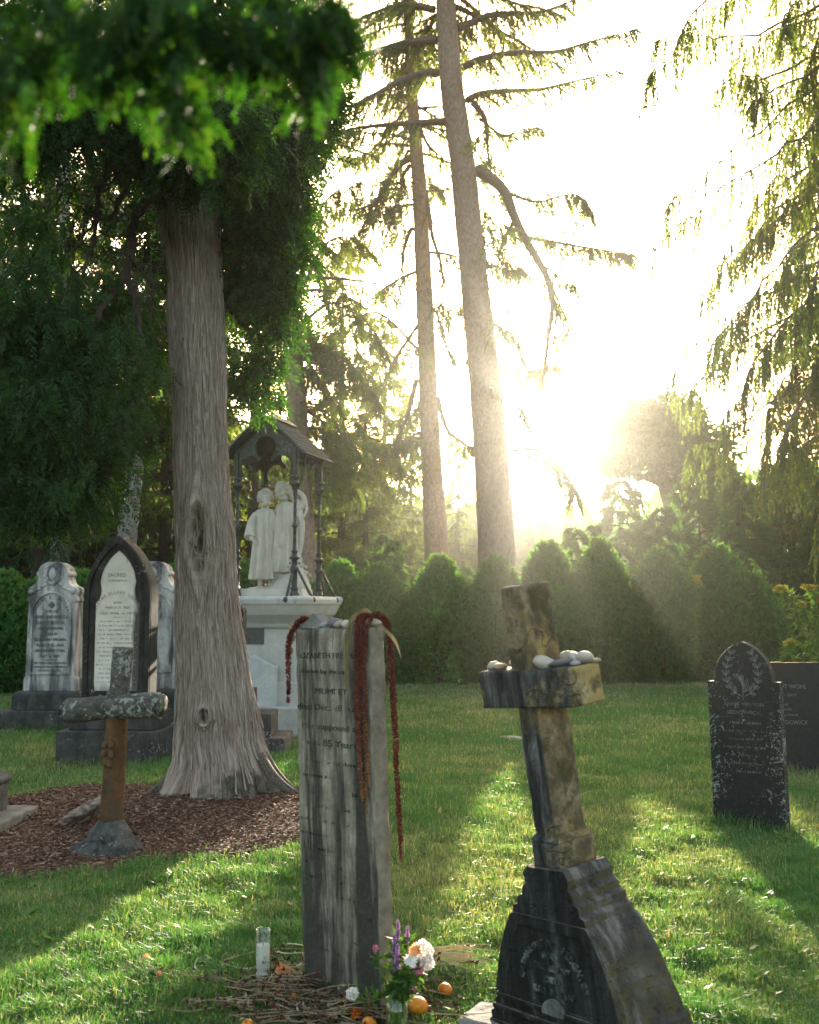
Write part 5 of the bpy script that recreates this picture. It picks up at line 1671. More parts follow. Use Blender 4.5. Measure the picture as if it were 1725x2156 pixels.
# ---------------------------------------------------------------- rustic log cross
def log_cross():
    t = thing('log_cross', 'stone cross carved like rough logs, rust brown post and lichened crossbar, standing in the mulch', 'cross')
    b = gpt(231, 1797)
    set_matrix(t, tuple(b), R(-22), R(1.6))
    MATr = stone_mat('rust_stained_stone', (.030, .018, .010), (.175, .078, .028), (.03, .02, .014), 7, streak=(.06, .055, .045), streak_amt=.35, sscale=(20, 20, 2), lichen=(.30, .28, .24), lich_amt=.72, lscale=45, bump=.5)
    MATl = stone_mat('lichened_stone', (.055, .053, .047), (.17, .155, .13), None, 14, streak=(.035, .035, .032), streak_amt=.4, sscale=(6, 30, 30), lichen=(.29, .30, .27), lich_amt=.56, lscale=30, bump=.9)
    MATg = stone_mat('grey_foot_stone', (.035, .034, .033), (.15, .147, .14), None, 8, streak=(.02, .02, .019), streak_amt=.5, sscale=(9, 9, 9), lichen=(.30, .30, .29), lich_amt=.66, bump=.6)
    def logmesh(name, path, mat, k=28, n=60, seed=0, amp=.05, ridge=0):
        q = spline(path, n); tt = unit(np.gradient(q[:, :3], axis=0))
        a = np.linspace(0, 2 * np.pi, k, endpoint=False); V = []
        for i in range(n):
            u = np.cross(tt[i], (.1, 1, .2)); u /= np.linalg.norm(u); w = np.cross(tt[i], u)
            rg = np.cos(a)[:, None] * u + np.sin(a)[:, None] * w
            no = fbm(np.stack([np.cos(a) * 2, np.sin(a) * 2, np.full(k, i / n * 8)], 1) + seed, 3, seed)
            r2 = fbm(np.stack([np.cos(a) * 6, np.sin(a) * 6, np.full(k, i / n * 2)], 1), 2, seed + 1)
            V.append(q[i, :3] + rg * (q[i, 3] * (1 + amp * 2 * no + ridge * r2))[:, None])
        mb = MB(); mb.loft(V); return link(name, mb.mesh(name), mat, t, smooth=True)
    logmesh('post', [(0, 0, .13, .078), (.0, 0, .30, .068), (.005, 0, .55, .066), (.0, 0, .80, .064), (.01, 0, .88, .060)], MATr, seed=2)
    logmesh('upper_post', [(.0, 0, .84, .066), (.0, 0, .93, .070), (.01, 0, 1.0, .060), (.018, 0, 1.15, .064), (.022, 0, 1.24, .064)], MATl, seed=5)
    logmesh('crossbar', [(-.335, -.02, .835, .060), (-.33, -.02, .836, .078), (-.18, -.035, .855, .076), (-.03, -.03, .875, .072), (.10, -.025, .888, .074), (.27, -.02, .902, .080), (.325, -.02, .905, .076), (.328, -.02, .905, .05)], MATl, n=70, seed=8, amp=.06, ridge=.08)
    # leaf ornament
    for k, (x, z, a) in enumerate(((-.022, .66, .5), (.018, .665, -.5), (-.024, .61, .45), (.02, .605, -.45), (-.01, .555, .3), (.015, .55, -.35))):
        mb = MB(); mb.ball((0, 0, 0), (.024, .014, .036), 10)
        o = link('carved_leaf', mb.mesh('leaf'), MATr, t, smooth=True, loc=(x, -.068, z), rot=(R(-14), a, 0))
    # plinth and spreading foot
    mb = MB()
    mb.lathe([(.135, .075), (.140, .10), (.130, .135), (.105, .165), (.088, .185), (.076, .205)], 8, ang=R(22.5))
    p = link('plinth', densify(mb, 'plinth', .04), MATg, t); rough(p, .012, 0, .018, .06)
    mb = MB()
    mb.add([(-.30, -.12, -.03), (-.05, -.21, -.04), (.20, -.13, -.03), (.23, .10, -.03), (-.10, .20, -.03), (-.25, .10, -.03),
            (-.11, -.11, .095), (.03, -.13, .10), (.13, -.08, .10), (.14, .08, .10), (-.02, .13, .10), (-.12, .07, .09)],
           [(0, 1, 7, 6), (1, 2, 8, 7), (2, 3, 9, 8), (3, 4, 10, 9), (4, 5, 11, 10), (5, 0, 6, 11), (6, 7, 8, 9, 10, 11), (5, 4, 3, 2, 1, 0)])
    p = link('foot', densify(mb, 'foot', .04), MATg, t); rough(p, .02, 0, .030, .10)
log_cross()

# split log lying by it
def split_log():
    mb = MB()
    b = gpt(186, 1742, .02)
    for i in range(26):
        r = np.random.default_rng(200 + i)
        a = (i % 9 - 4) * .020; h = (i // 9) * .028
        L = r.uniform(.13, .19)
        y0 = r.uniform(-.02, .03)
        d = np.array((.78, .25, .55 - h * 2))
        p0 = np.array((-.14 + r.normal() * .02 + h * .8, a * 1.2 + y0, .005 + h))
        mb.tube(np.array([p0, p0 + d * L * .5 + r.normal(size=3) * .008, p0 + d * L * (1.6 - abs(a) * 4) + r.normal(size=3) * .012]), [.020, .026, .016], 6)
    m = NT('split_wood'); v = m.co('Object')
    n = m.noise(m.map(v, (12, 60, 40), rot=(0, R(32), R(-14))), 1, 6, .65)
    mt = m.done(m.bsdf(m.ramp(n, [(.32, (.045, .035, .03)), (.52, (.20, .155, .125)), (.72, (.40, .33, .28))]), .9, .1, m.bump(n, .8, .01)))
    o = link('split_log', mb.mesh('split_log'), mt, None, loc=tuple(b), rot=(0, 0, R(-12)))
    remeshed(o, .008, 1)
    tag(o, 'short weathered piece of split wood lying on the mulch behind the log cross', 'wood piece')
split_log()
# ---------------------------------------------------------------- pointed gravestone (left middle)
MAT_dark_granite = stone_mat('dark_weathered_stone', (.016, .0165, .016), (.070, .068, .063), None, 7, streak=(.020, .022, .022), streak_amt=.55, sscale=(14, 14, 1.2), lichen=(.30, .30, .28), lich_amt=.68, bump=.4)
MAT_base_stone = stone_mat('base_stone', (.030, .030, .029), (.105, .102, .096), None, 7, streak=(.028, .030, .032), streak_amt=.5, sscale=(10, 10, 2), lichen=(.33, .34, .34), lich_amt=.67, bump=.4)

def worn_rows(mb, r, cx, z, w, h, y, n):
    """rows of letters too worn to read: short upright cuts"""
    x = cx - w / 2
    while x < cx + w / 2:
        if r.random() < .80:
            a = h * r.uniform(.45, 1.0); ww = h * r.uniform(.18, .34)
            mb.box((x, y, z + (a - h) / 2 * .6), (ww, .002, a))
        x += h * r.uniform(.45, .75) * (1.8 if r.random() < .16 else 1)

def pointed_stone():
    Yp = 10.7
    c = P(227, 1600, 10.35)
    t = thing('gravestone', 'tall pointed gothic gravestone with a pale marble panel, left of the cedar trunk', 'gravestone', (c[0], Yp, float(gz(c[0], Yp))), R(-3))
    mb = MB(); mb.box((0, 0, .12), (1.0, .72, .38))
    b = link('base', mb.mesh('base'), MAT_base_stone, t); rough(b, .014)
    mb = MB(); mb.box((.02, .01, .395), (.86, .56, .165)); mb.box((.02, .01, .53), (.78, .48, .10), .96)
    b = link('step', mb.mesh('step'), MAT_base_stone, t); rough(b, .012)
    n = 120
    cc = (0, 1.35)
    out = gothic(.335, .58, 1.60, 2.23, 16)
    mid = gothic(.285, .62, 1.60, 2.15, 16)
    z0 = 1.60
    # inner panel with a cusp on either side
    up = gothic(.185, 1.69, 1.72, 2.08, 12)[2:-1]
    arcR = [(.225 - .055 * math.sin(q) * 1.0, 1.56 + .13 * (1 - math.cos(q))) for q in np.linspace(0, math.pi / 2, 6)]
    inn = [(-.225, .68), (.225, .68), (.225, 1.50)] + arcR + [(.150, 1.685)] + [(x, z) for x, z in up if x > .02 or True]
    inn = [p for p in inn]
    inn += [(-x, z) for x, z in ([(.150, 1.685)] + arcR[::-1] + [(.225, 1.50)])]
    po, pm, pi_ = polar(out, cc, n), polar(mid, cc, n), polar(inn, cc, n)
    mb = MB(); mb.prism(po, -.10, .16)
    s = link('slab', mb.mesh('slab'), MAT_dark_granite, t); rough(s, .010)
    mb = MB(); mb.ring(po, pm, -.145, -.101)
    s = link('outer_moulding', mb.mesh('mould'), MAT_dark_granite, t); rough(s, .012)
    mb = MB(); mb.ring(pm, pi_, -.122, -.101)
    s = link('inner_moulding', mb.mesh('mould'), MAT_dark_granite, t); rough(s, .008)
    mb = MB(); mb.prism(polar([(x * 1.01, z) for x, z in inn], cc, n), -.108, -.099)
    m = NT('stained_marble'); v = m.co('Object')
    x_, z_ = m.sep(v, 'X'), m.sep(v, 'Z')
    base = m.ramp(m.noise(v, 7, 6, .6), [(.3, (.60, .55, .49)), (.7, (.78, .72, .65))])
    nn = m.noise(m.map(v, (9, 9, 1.6)), 1, 5, .6)
    right = m.ramp(m.math('ADD', m.math('MULTIPLY', x_, 1.6), m.math('ADD', m.math('MULTIPLY', nn, .62), m.ramp(z_, [(0, -.16), (1, -.10)]))), [(.50, 0.0), (.60, .93)])
    upm = m.ramp(z_, [(.0, 0.0), (1.0, 1.0)])
    col = m.mix(right, base, (.045, .046, .044))
    foot = m.ramp(m.math('ADD', z_, m.math('MULTIPLY', nn, .22)), [(.78, .8), (.86, 0.0)])
    col = m.mix(foot, col, (.16, .16, .155))
    link('panel', mb.mesh('panel'), m.done(m.bsdf(col, .85, .25, m.bump(nn, .2, .005))), t)
    mb = MB(); y = -.1095
    write(mb, 'SACRED', .052, -.015, 1.83, y, .0, .0006)
    write(mb, 'TO THE MEMORY OF', .026, -.01, 1.775, y, .0, .0006, width=.20)
    write_arc(mb, 'WILLIAM ELLERY SEDGWICK', .044, 0, 1.42, .235, R(168), R(12), y, .0, .0006)
    write(mb, 'BORN', .030, 0, 1.555, y, 0, .0006)
    write(mb, 'MARCH 27, 1825.', .034, 0, 1.505, y, 0, .0006)
    write(mb, 'DIED APRIL 16, 1873.', .034, 0, 1.448, y, 0, .0006, width=.36)
    mb.box((0, y, 1.41), (.09, .002, .004))
    r = np.random.default_rng(6)
    for k in range(15):
        worn_rows(mb, r, 0, 1.37 - .043 * k, .40 if k % 4 else .34, .020, y, 0)
    m = NT('faint_letters'); v = m.co('Object')
    link('inscription', mb.mesh('inscription'), m.done(m.bsdf(m.ramp(m.noise(v, 14, 3), [(.4, (.30, .275, .25)), (.65, (.17, .16, .15))]), .9, .1)), t)
pointed_stone()

# ---------------------------------------------------------------- scroll-topped gravestones
def scroll_stone():
    Yp = 13.55
    c = P(97, 1500, 13.3)
    t = thing('gravestone', 'grey gravestone with a scroll shaped top and raised letters, leftmost of the three tall ones', 'gravestone', (c[0], Yp, float(gz(c[0], Yp))), R(-2), 'pair of scroll topped gravestones')
    MATb = stone_mat('blue_grey_marble', (.26, .255, .255), (.62, .595, .57), (.28, .28, .28), 3.2, streak=(.050, .054, .060), streak_amt=.62, sscale=(7, 7, 1.6), lichen=(.46, .45, .45), lich_amt=.70, bump=.3)
    mb = MB(); mb.box((.02, 0, .10), (1.22, .80, .26)); b = link('base', mb.mesh('base'), MAT_base_stone, t); rough(b, .014)
    mb = MB(); mb.box((.02, 0, .325), (.88, .58, .19)); mb.box((.02, 0, .440), (.86, .56, .04), .90)
    b = link('plinth', mb.mesh('plinth'), MAT_base_stone, t); rough(b, .012)
    half = [(.335, .455), (.335, .60), (.312, .64), (.300, 1.50), (.300, 1.575), (.318, 1.585), (.318, 1.625), (.300, 1.635), (.302, 1.665), (.318, 1.70), (.315, 1.745), (.290, 1.765), (.245, 1.78), (.215, 1.81), (.195, 1.86),
            (.190, 1.90), (.212, 1.91), (.212, 1.95), (.190, 1.96), (.180, 2.0), (.145, 2.045), (.09, 2.075), (.03, 2.085)]
    out = half + [(-x, z) for x, z in half[::-1]]
    mb = MB(); mb.prism(out, -.145, .155)
    s = link('slab', mb.mesh('slab'), MATb, t); rough(s, .012)
    mb = MB()
    a = [(.232 * math.cos(q), 1.42 + .262 * math.sin(q)) for q in np.linspace(0, math.pi, 26)]
    inn = [(-.232, .70), (.232, .70)] + a
    a2 = [(.262 * math.cos(q), 1.42 + .292 * math.sin(q)) for q in np.linspace(0, math.pi, 26)]
    ou = [(-.262, .66), (.262, .66)] + a2
    mb.ring(ou, inn, -.168, -.1445)
    s = link('arch_moulding', mb.mesh('arch'), MATb, t); rough(s, .006)
    mb = MB(); r = np.random.default_rng(4)
    for k in range(26):                                        # wreath round an oval
        q = k / 26 * 2 * math.pi
        mb.ball((.088 * math.cos(q) + r.normal() * .006, -.15, 1.925 + .120 * math.sin(q)), (.026, .020, .024), 8)
    for s_ in (-1, 1):
        for k in range(9):
            mb.ball((s_ * (.10 + .02 * k), -.148, 1.79 - .012 * k + r.normal() * .008), (.022, .014, .018), 8)
        mb.ball((s_ * .27, -.15, 1.70), (.034, .020, .034), 10)
    link('wreath', mb.mesh('wreath'), MATb, t, smooth=True)
    mb = MB(); mb.ball((0, -.148, 1.925), (.048, .022, .078), 16)
    link('oval', mb.mesh('oval'), stone_mat('pale_oval', (.36, .36, .36), (.54, .53, .52), None, 20), t, smooth=True)
    mb = MB(); y = -.1475; e = .0035; bo = .018
    write_arc(mb, 'CHARLES E. BUTLER.', .054, 0, 1.42, .210, R(176), R(4), y, bo, e, .9)
    for qq in range(4):
        a_ = qq * math.pi / 2
        V = np.array([(.006, 0), (.024, .040), (-.024, .040), (-.006, 0)])
        ca, sa = math.cos(a_), math.sin(a_)
        W = np.stack([V[:, 0] * ca - V[:, 1] * sa, V[:, 0] * sa + V[:, 1] * ca + 1.535], 1)
        mb.prism([tuple(p) for p in W], y - e, y + e)
    for s_, z_, w_, h_ in (('SON OF', 1.455, .165, .054), ('HENRY AND REBECCA', 1.385, .435, .056), ('GREEN BUTLER.', 1.310, .365, .056), ('OF NEW HAVEN;', 1.240, .320, .050), ('BORN IN', 1.170, .17, .050), ('RICHMOND VIRGINIA.', 1.100, .415, .050),
                           ('MARCH 22, 1818.', 1.030, .355, .050), ('DIED IN NEW YORK.', .960, .40, .050), ('MAY 1, 1897.', .893, .265, .048), ('\u201cIN THE LORD JEHOVAH', .805, .42, .036), ('IS EVERLASTING STRENGTH\u201d', .758, .455, .034), ('ISAIAH XXVI.4.', .712, .30, .034)):
        write(mb, s_, h_, 0, z_, y, bo, e, width=w_)
    mb.box((0, y, .845), (.14, .006, .010)); mb.box((0, y, .683), (.14, .006, .008))
    link('inscription', mb.mesh('inscription'), stone_mat('shadow_letter_marble', (.085, .088, .095), (.20, .20, .205), None, 12, streak=(.05, .055, .06), streak_amt=.4), t)  # raised letters coloured darker than the slab in place of their shadows
    o = dup(t, (P(306, 1500, 13.3)[0], 13.7, float(gz(-3.3, 13.7))), R(-1), None, 'grey scroll topped gravestone half hidden behind the pointed one')
    # the second stone has its own inscription
    for ch in list(o.children):
        if ch.name.startswith('inscription'):
            bpy.data.objects.remove(ch)
    mb = MB()
    write_arc(mb, 'HENRY BUTLER.', .054, 0, 1.42, .210, R(150), R(4), y, bo, e, .9)
    for s_, z_, w_, h_ in (('BUTLER.', 1.385, .36, .056), ('OF', 1.310, .10, .05), ('ELIZABETH', 1.240, .40, .050), ('K', 1.170, .04, .050), ('1828.', 1.100, .26, .050), ('1833.', 1.030, .24, .050)):
        write(mb, s_, h_, .03, z_, y, bo, e, width=w_)
    link('inscription', mb.mesh('inscription'), t.children[-1].data.materials[0], o)
scroll_stone()

# ---- small stones peeping out between the tall ones
def small_stone(label, x0, x1, ytop, ybot, Yp, th, mat, arch=.5, rz=0):
    a, b, tp, bt = P(x0, ybot, Yp), P(x1, ybot, Yp), P(x0, ytop, Yp), P(x0, ybot, Yp)
    w = (b[0] - a[0]) / 2; h = tp[2]
    t = thing('gravestone', label, 'gravestone', ((a[0] + b[0]) / 2, Yp + th / 2, 0), rz)
    pts = [(-w, -.1), (w, -.1), (w, h - w * arch)] + [(w * math.cos(q), h - w * arch + w * arch * math.sin(q)) for q in np.linspace(.15, math.pi - .15, 12)] + [(-w, h - w * arch)]
    mb = MB(); mb.prism(pts, -th / 2, th / 2)
    s = link('slab', mb.mesh('slab'), mat, t); rough(s, .010)
    mb = MB(); mb.box((0, 0, .03), (w * 2 + .12, th + .12, .12)); s = link('base', mb.mesh('base'), mat, t); rough(s, .01)
small_stone('small pale stained gravestone behind, between the scroll topped and the pointed one', 214, 240, 1378, 1490, 14.6, .12, stone_mat('pale_stained', (.20, .19, .175), (.46, .43, .40), None, 6, streak=(.07, .07, .065), streak_amt=.4))
small_stone('narrow grey gravestone showing just left of the cedar trunk', 366, 402, 1330, 1500, 13.0, .14, stone_mat('mid_grey_stone', (.14, .15, .145), (.30, .31, .30), None, 6, streak=(.06, .065, .06), lichen=(.4, .4, .38), lich_amt=.66), .3)

# ---- stepped stone hidden behind the cedar
def hidden_stone():
    t = thing('gravestone', 'dark gravestone on a two stepped base, mostly hidden behind the cedar trunk', 'gravestone', (P(505, 1590, 11.3)[0], 11.3, 0), 0)
    k = pxm(10.9)
    for nm, x1, z0, z1, d in (('base', 598, -.1, .17, .80), ('step', 567, .17, .41, .60)):
        w = (x1 - 505) * k + .06
        mb = MB(); mb.box((0, 0, (z0 + z1) / 2), (2 * w, d, z1 - z0)); o = link(nm, mb.mesh(nm), MAT_base_stone, t); rough(o, .014)
    mb = MB(); mb.box((-.03, 0, .53), (.36, .40, .24)); o = link('plinth', mb.mesh('plinth'), MAT_dark_granite, t); rough(o, .012)
    mb = MB(); mb.prism([(-.22, .65), (.035, .65), (.035, 1.48), (-.08, 1.58), (-.22, 1.48)], -.13, .13); o = link('slab', mb.mesh('slab'), MAT_dark_granite, t); rough(o, .01)
hidden_stone()

# ---- moulded pedestal at the left edge
def edge_pedestal():
    t = thing('gravestone', 'moulded grey pedestal stone on a slab at the left edge of the view', 'gravestone', (-3.06, 7.30, float(gz(-3.06, 7.30))), R(-3))
    MATe = stone_mat('edge_pedestal_stone', (.05, .05, .05), (.17, .168, .16), None, 9, streak=(.03, .03, .03), lichen=(.36, .37, .37), lich_amt=.66)
    mb = MB(); mb.box((0, 0, .02), (.82, .72, .15)); o = link('base', mb.mesh('base'), stone_mat('slab_stone', (.12, .115, .10), (.26, .25, .22), None, 9), t); rough(o, .012)
    mb = MB(); mb.box((0, 0, .185), (.48, .46, .19)); o = link('die', mb.mesh('die'), MATe, t); rough(o, .012)
    mb = MB(); mb.lathe([(.32, .28), (.365, .284), (.385, .31), (.36, .335), (.32, .345), (.30, .36), (.24, .372), (.22, .44), (.10, .45)], 4, ang=R(45), sx=.98, sy=.94)
    o = link('torus_moulding', mb.mesh('torus'), MATe, t); rough(o, .02, seg=3)
edge_pedestal()

# ---------------------------------------------------------------- marble pedestal, children and iron canopy
MON = np.array([-1.655, 13.30]); MRZ = R(-17.2)
MAT_marble = stone_mat('pale_marble', (.42, .415, .395), (.58, .565, .535), (.36, .355, .335), 4, streak=(.36, .37, .35), streak_amt=.35, sscale=(6, 6, 1), bump=.15, rough=.75)
ZT = 1.64
def marble_pedestal():
    t = thing('marble_pedestal', 'pale marble pedestal with a wide sloping cornice, between the cedar and the tall gravestone', 'monument', (MON[0], MON[1], 0), MRZ)
    mb = MB(); mb.box((0, 0, .12), (1.60, 1.60, .44), .93); o = link('base', mb.mesh('base'), stone_mat('dull_marble', (.34, .33, .31), (.52, .50, .47), None, 5), t); rough(o, .02)
    mb = MB(); mb.box((0, 0, .80), (1.02, 1.02, .92)); mb.box((0, 0, .47), (1.10, 1.10, .28)); o = link('die', mb.mesh('die'), MAT_marble, t); rough(o, .008)
    mb = MB(); mb.box((0, 0, 1.285), (1.08, 1.08, .05), 1.03); mb.box((0, 0, 1.345), (1.00, 1.00, .07), 1.10); o = link('frieze', mb.mesh('frieze'), stone_mat('greenish_marble', (.34, .37, .33), (.50, .51, .47), None, 6), t); rough(o, .006)
    # cornice with cut corners
    def octo(h, c): return [(-h + c, -h), (h - c, -h), (h, -h + c), (h, h - c), (h - c, h), (-h + c, h), (-h, h - c), (-h, -h + c)]
    mb = MB(); secs = []
    for h, c, z in ((.555, .09, 1.382), (.560, .09, 1.395), (.585, .10, 1.41), (.595, .10, 1.43), (.635, .115, 1.53), (.650, .12, 1.55), (.655, .12, 1.60), (.640, .12, 1.632), (.60, .10, ZT)):
        secs.append(np.array([(x, y, z) for x, y in octo(h, c)]))
    mb.loft(secs); o = link('cornice', mb.mesh('cornice'), MAT_marble, t); rough(o, .006)
    mb = MB()
    for a in range(4):
        ca, sa = math.cos(a * math.pi / 2 + math.pi / 4), math.sin(a * math.pi / 2 + math.pi / 4)
        q = np.array([(ca * .80 - sa * s, sa * .80 + ca * s, 1.60) for s in (-.11, 0, .11)])
        mb.tube(q, .045, 10)
    link('corner_roll', mb.mesh('roll'), MAT_marble, t, smooth=True)
    mb = MB(); mb.box((-.150, -.515, 1.155), (.40, .012, .19)); link('plaque', mb.mesh('plaque'), plain_mat('slate_plaque', (.075, .078, .080), .6), t)
    # gabled block leaning on the front
    mb = MB(); mb.prism([(-.36, .30), (.26, .30), (.26, .80), (-.03, .93), (-.36, .80)], -.655, -.552); o = link('gabled_block', mb.mesh('gable'), stone_mat('bluish_marble', (.46, .50, .50), (.60, .62, .61), None, 5), t); rough(o, .006)
    return t
marble_pedestal()

MAT_iron = stone_mat('verdigris_iron', (.010, .017, .016), (.034, .050, .046), (.02, .03, .028), 10, lichen=(.10, .14, .125), lich_amt=.60, lscale=34, bump=.3, rough=.55, spec=.45)
def canopy():
    t = thing('iron_canopy', 'green black cast iron canopy on four slender columns over the marble children', 'canopy', (MON[0], MON[1], ZT), MRZ)
    s = .388
    colp = [(.052, 0), (.060, .01), (.060, .035), (.048, .05), (.044, .075), (.050, .085), (.050, .10), (.036, .115), (.034, .30), (.052, .31), (.058, .33), (.052, .35), (.036, .36), (.034, .44), (.062, .455), (.068, .47), (.050, .482), (.034, .50), (.032, .53), (.044, .54), (.030, .56),
            (.022, .60), (.021, .83), (.036, .845), (.040, .86), (.030, .88), (.021, .90), (.020, 1.22), (.028, 1.24), (.026, 1.27), (.034, 1.33), (.052, 1.36), (.056, 1.385), (.040, 1.40), (.048, 1.43), (.060, 1.46), (.060, 1.48)]
    for x in (-s, s):
        for y in (-s, s):
            mb = MB(); mb.lathe(colp, 12)
            for q in range(8):                                  # leaves of the capital
                a = q * math.pi / 4
                mb.tube(np.array([(.036 * math.cos(a), .036 * math.sin(a), 1.33), (.062 * math.cos(a), .062 * math.sin(a), 1.38), (.078 * math.cos(a), .078 * math.sin(a), 1.375)]), [.010, .008, .004], 5)
            for q in range(4):
                a = q * math.pi / 2 + .3
                mb.ball((.058 * math.cos(a), .058 * math.sin(a), .40), .014, 6)
            link('column', mb.mesh('column'), MAT_iron, t, smooth=True, loc=(x, y, 0))
    zs, ze, za = 1.475, 1.80, 2.20
    # gable walls with a three-lobed opening
    def lobes():
        L = [(.345, zs)]
        c1, r1 = (.205, 1.60), .140
        for q in np.linspace(R(-30), R(152), 14): L.append((c1[0] + r1 * math.cos(q), c1[1] + r1 * math.sin(q)))
        c2, r2 = (0, 1.835), .150
        for q in np.linspace(R(-58), R(90), 12): L.append((c2[0] + r2 * math.cos(q), c2[1] + r2 * math.sin(q)))
        return L + [(-x, z) for x, z in L[::-1][1:]]
    op = lobes()
    wall = [(-.430, zs), (-.365, zs)][:1] + [(p[0], p[1]) for p in op[::-1]] + [(.430, zs), (.425, 1.62), (.455, ze - .02), (0, za - .03), (-.455, ze - .02), (-.425, 1.62)]
    for y in (-s - .02, s - .02):
        mb = MB(); mb.prism(wall, y, y + .04)
        g = link('gable', mb.mesh('gable'), MAT_iron, t); rough(g, .004)
        mb = MB()
        mb.tube(np.array([(x, y - .004, z) for x, z in op]), .011, 6)
        for k in range(3, len(op) - 3):
            mb.ball((op[k][0] * 1.06, y - .006, op[k][1] + .018), .0075, 6)
        link('beaded_edge', mb.mesh('edge'), MAT_iron, g, smooth=True)
        for sg in (-1, 1):
            for (cx, cz, rr) in ((.325, 1.475, .034), (.10, 1.70, .020)):
                mb = MB()
                q = np.array([(sg * (cx - rr * math.cos(a) * (1 - a / 9) * 1.0), y + .015, cz + rr * math.sin(a) * (1 - a / 9) - .01) for a in np.linspace(0, 4.6, 14)])
                mb.tube(q, np.linspace(.011, .005, 14), 6)
                link('scroll', mb.mesh('scroll'), MAT_iron, g, smooth=True)
    # side walls with scalloped arches
    L = [(.345, zs)]
    for q in np.linspace(R(-10), R(150), 9): L.append((.225 + .120 * math.cos(q), 1.555 + .115 * math.sin(q)))
    for q in np.linspace(R(-40), R(90), 7): L.append((.0 + .12 * math.cos(q), 1.665 + .05 * math.sin(q)))
    L = L + [(-x, z) for x, z in L[::-1][1:]]
    sw = [(-.430, zs)] + [p for p in L[::-1]] + [(.430, zs), (.425, 1.62), (.430, ze), (-.430, ze), (-.425, 1.62)]
    for x in (-s - .02, s - .02):
        mb = MB(); mb.prism(sw, -.02, .02)
        V = np.concatenate(mb.v); V = np.stack([-V[:, 1] + x + .02, V[:, 0], V[:, 2]], 1); mb.v = [V]
        g = link('side_wall', mb.mesh('side'), MAT_iron, t); rough(g, .004)
        mb = MB()
        for k in range(9):
            yy = -.34 + .085 * k
            xo = x + (.045 if x > 0 else -.005)
            mb.tube(np.array([(xo, yy - .035, 1.70), (xo + .004, yy, 1.775), (xo, yy + .035, 1.70)]), .006, 5)
            mb.tube(np.array([(xo, yy, 1.685), (xo + .004, yy, 1.77)]), .005, 5)
        link('fretwork', mb.mesh('fret'), MAT_iron, g, smooth=True)
    # roof
    mb = MB()
    for sg in (-1, 1):
        e0, e1 = np.array((sg * .545, 0, ze - .065)), np.array((sg * .0, 0, za + .035))
        nrm = unit(np.array((sg * (za + .10 - ze), 0, .545)))
        rows = 9
        for k in range(rows):                                  # overlapping courses of iron scales
            a = e0 + (e1 - e0) * k / rows; b = e0 + (e1 - e0) * (k + 1.05) / rows
            o1, o2 = nrm * .009, nrm * .003
            V = [a + o1 + (0, -.50, 0), a + o1 + (0, .50, 0), b + o2 + (0, .50, 0), b + o2 + (0, -.50, 0), a - nrm * .012 + (0, -.50, 0), a - nrm * .012 + (0, .50, 0), b - nrm * .012 + (0, .50, 0), b - nrm * .012 + (0, -.50, 0)]
            mb.add(V, [(0, 1, 2, 3), (7, 6, 5, 4), (0, 4, 5, 1), (2, 6, 7, 3), (1, 5, 6, 2), (0, 3, 7, 4)] if sg > 0 else [(3, 2, 1, 0), (4, 5, 6, 7), (1, 5, 4, 0), (3, 7, 6, 2), (2, 6, 5, 1), (4, 7, 3, 0)])
    m = NT('iron_scales'); v = m.co('Object')
    br = m.n('ShaderNodeTexBrick', 'Fac', Vector=m.map(v, (1, 1, 1), rot=(0, 0, R(90))), Scale=14.0)
    col = m.ramp(m.noise(v, 9, 5, .6), [(.3, (.016, .027, .033)), (.7, (.045, .064, .074))])
    roof = link('roof', mb.mesh('roof'), m.done(m.bsdf(col, .9, .08, m.bump(br, .5, .01))), t)
    mb = MB(); mb.box((0, .05, za + .055), (.09, .88, .05), .5)
    link('ridge_cap', mb.mesh('ridge'), MAT_iron, roof)
    mb = MB()
    for sg in (-1, 1):
        mb.tube(np.array([(sg * .56, -.515, ze - .065), (sg * .28, -.515, (ze + za) / 2 + .0), (0, -.515, za + .045)]), .020, 6)
    link('barge_board', mb.mesh('barge'), MAT_iron, roof)
    mb = MB()
    mb.tube(np.array([(0, -.50, za + .04), (0, -.50, za + .09)]), .016, 6)
    mb.tube(np.array([(0, -.50, za + .07), (-.02, -.50, za + .12), (-.035, -.50, za + .165)]), [.012, .009, .003], 5)
    for rr, cx, cz in ((.05, .075, za + .13), (.035, .13, za + .08)):
        mb.tube(np.array([(cx + rr * math.cos(a), -.48 + a * .012, cz + rr * math.sin(a)) for a in np.linspace(-2.4, 2.6, 14)]), .0075, 5)
    link('ridge_scroll', mb.mesh('ridge_scroll'), MAT_iron, roof, smooth=True)
    # raking struts and their brackets
    for x in (-s, s):
        for y in (-s, s):
            for (ax, ay) in ((math.copysign(1, x), 0), (0, math.copysign(1, y))):
                e = np.array((x + ax * .245 if ax else x + .0, y + ay * .245 if ay else y, -.045))
                mb = MB(); mb.tube(np.array([(x + ax * .04, y + ay * .04, .335), e]), .017, 8)
                st = link('strut', mb.mesh('strut'), MAT_iron, t, smooth=True)
                mb = MB()
                mb.ball(e + (0, 0, .0), .040, 8)
                side_ = np.array((-ay, ax, 0.0))
                for q in (-1, 0, 1):
                    d = side_ * .035 * q
                    mb.tube(np.array([e + d * .4, e + d - np.array((ax, ay, 0)) * .03 + (0, 0, -.07), e + d - np.array((ax, ay, 0)) * .065 + (0, 0, -.155)]), [.014, .013, .006], 6)
                    mb.ball(e + d * 1.2 + (0, 0, -.02), .020, 6)
                link('bracket', mb.mesh('bracket'), MAT_iron, st, smooth=True)
canopy()

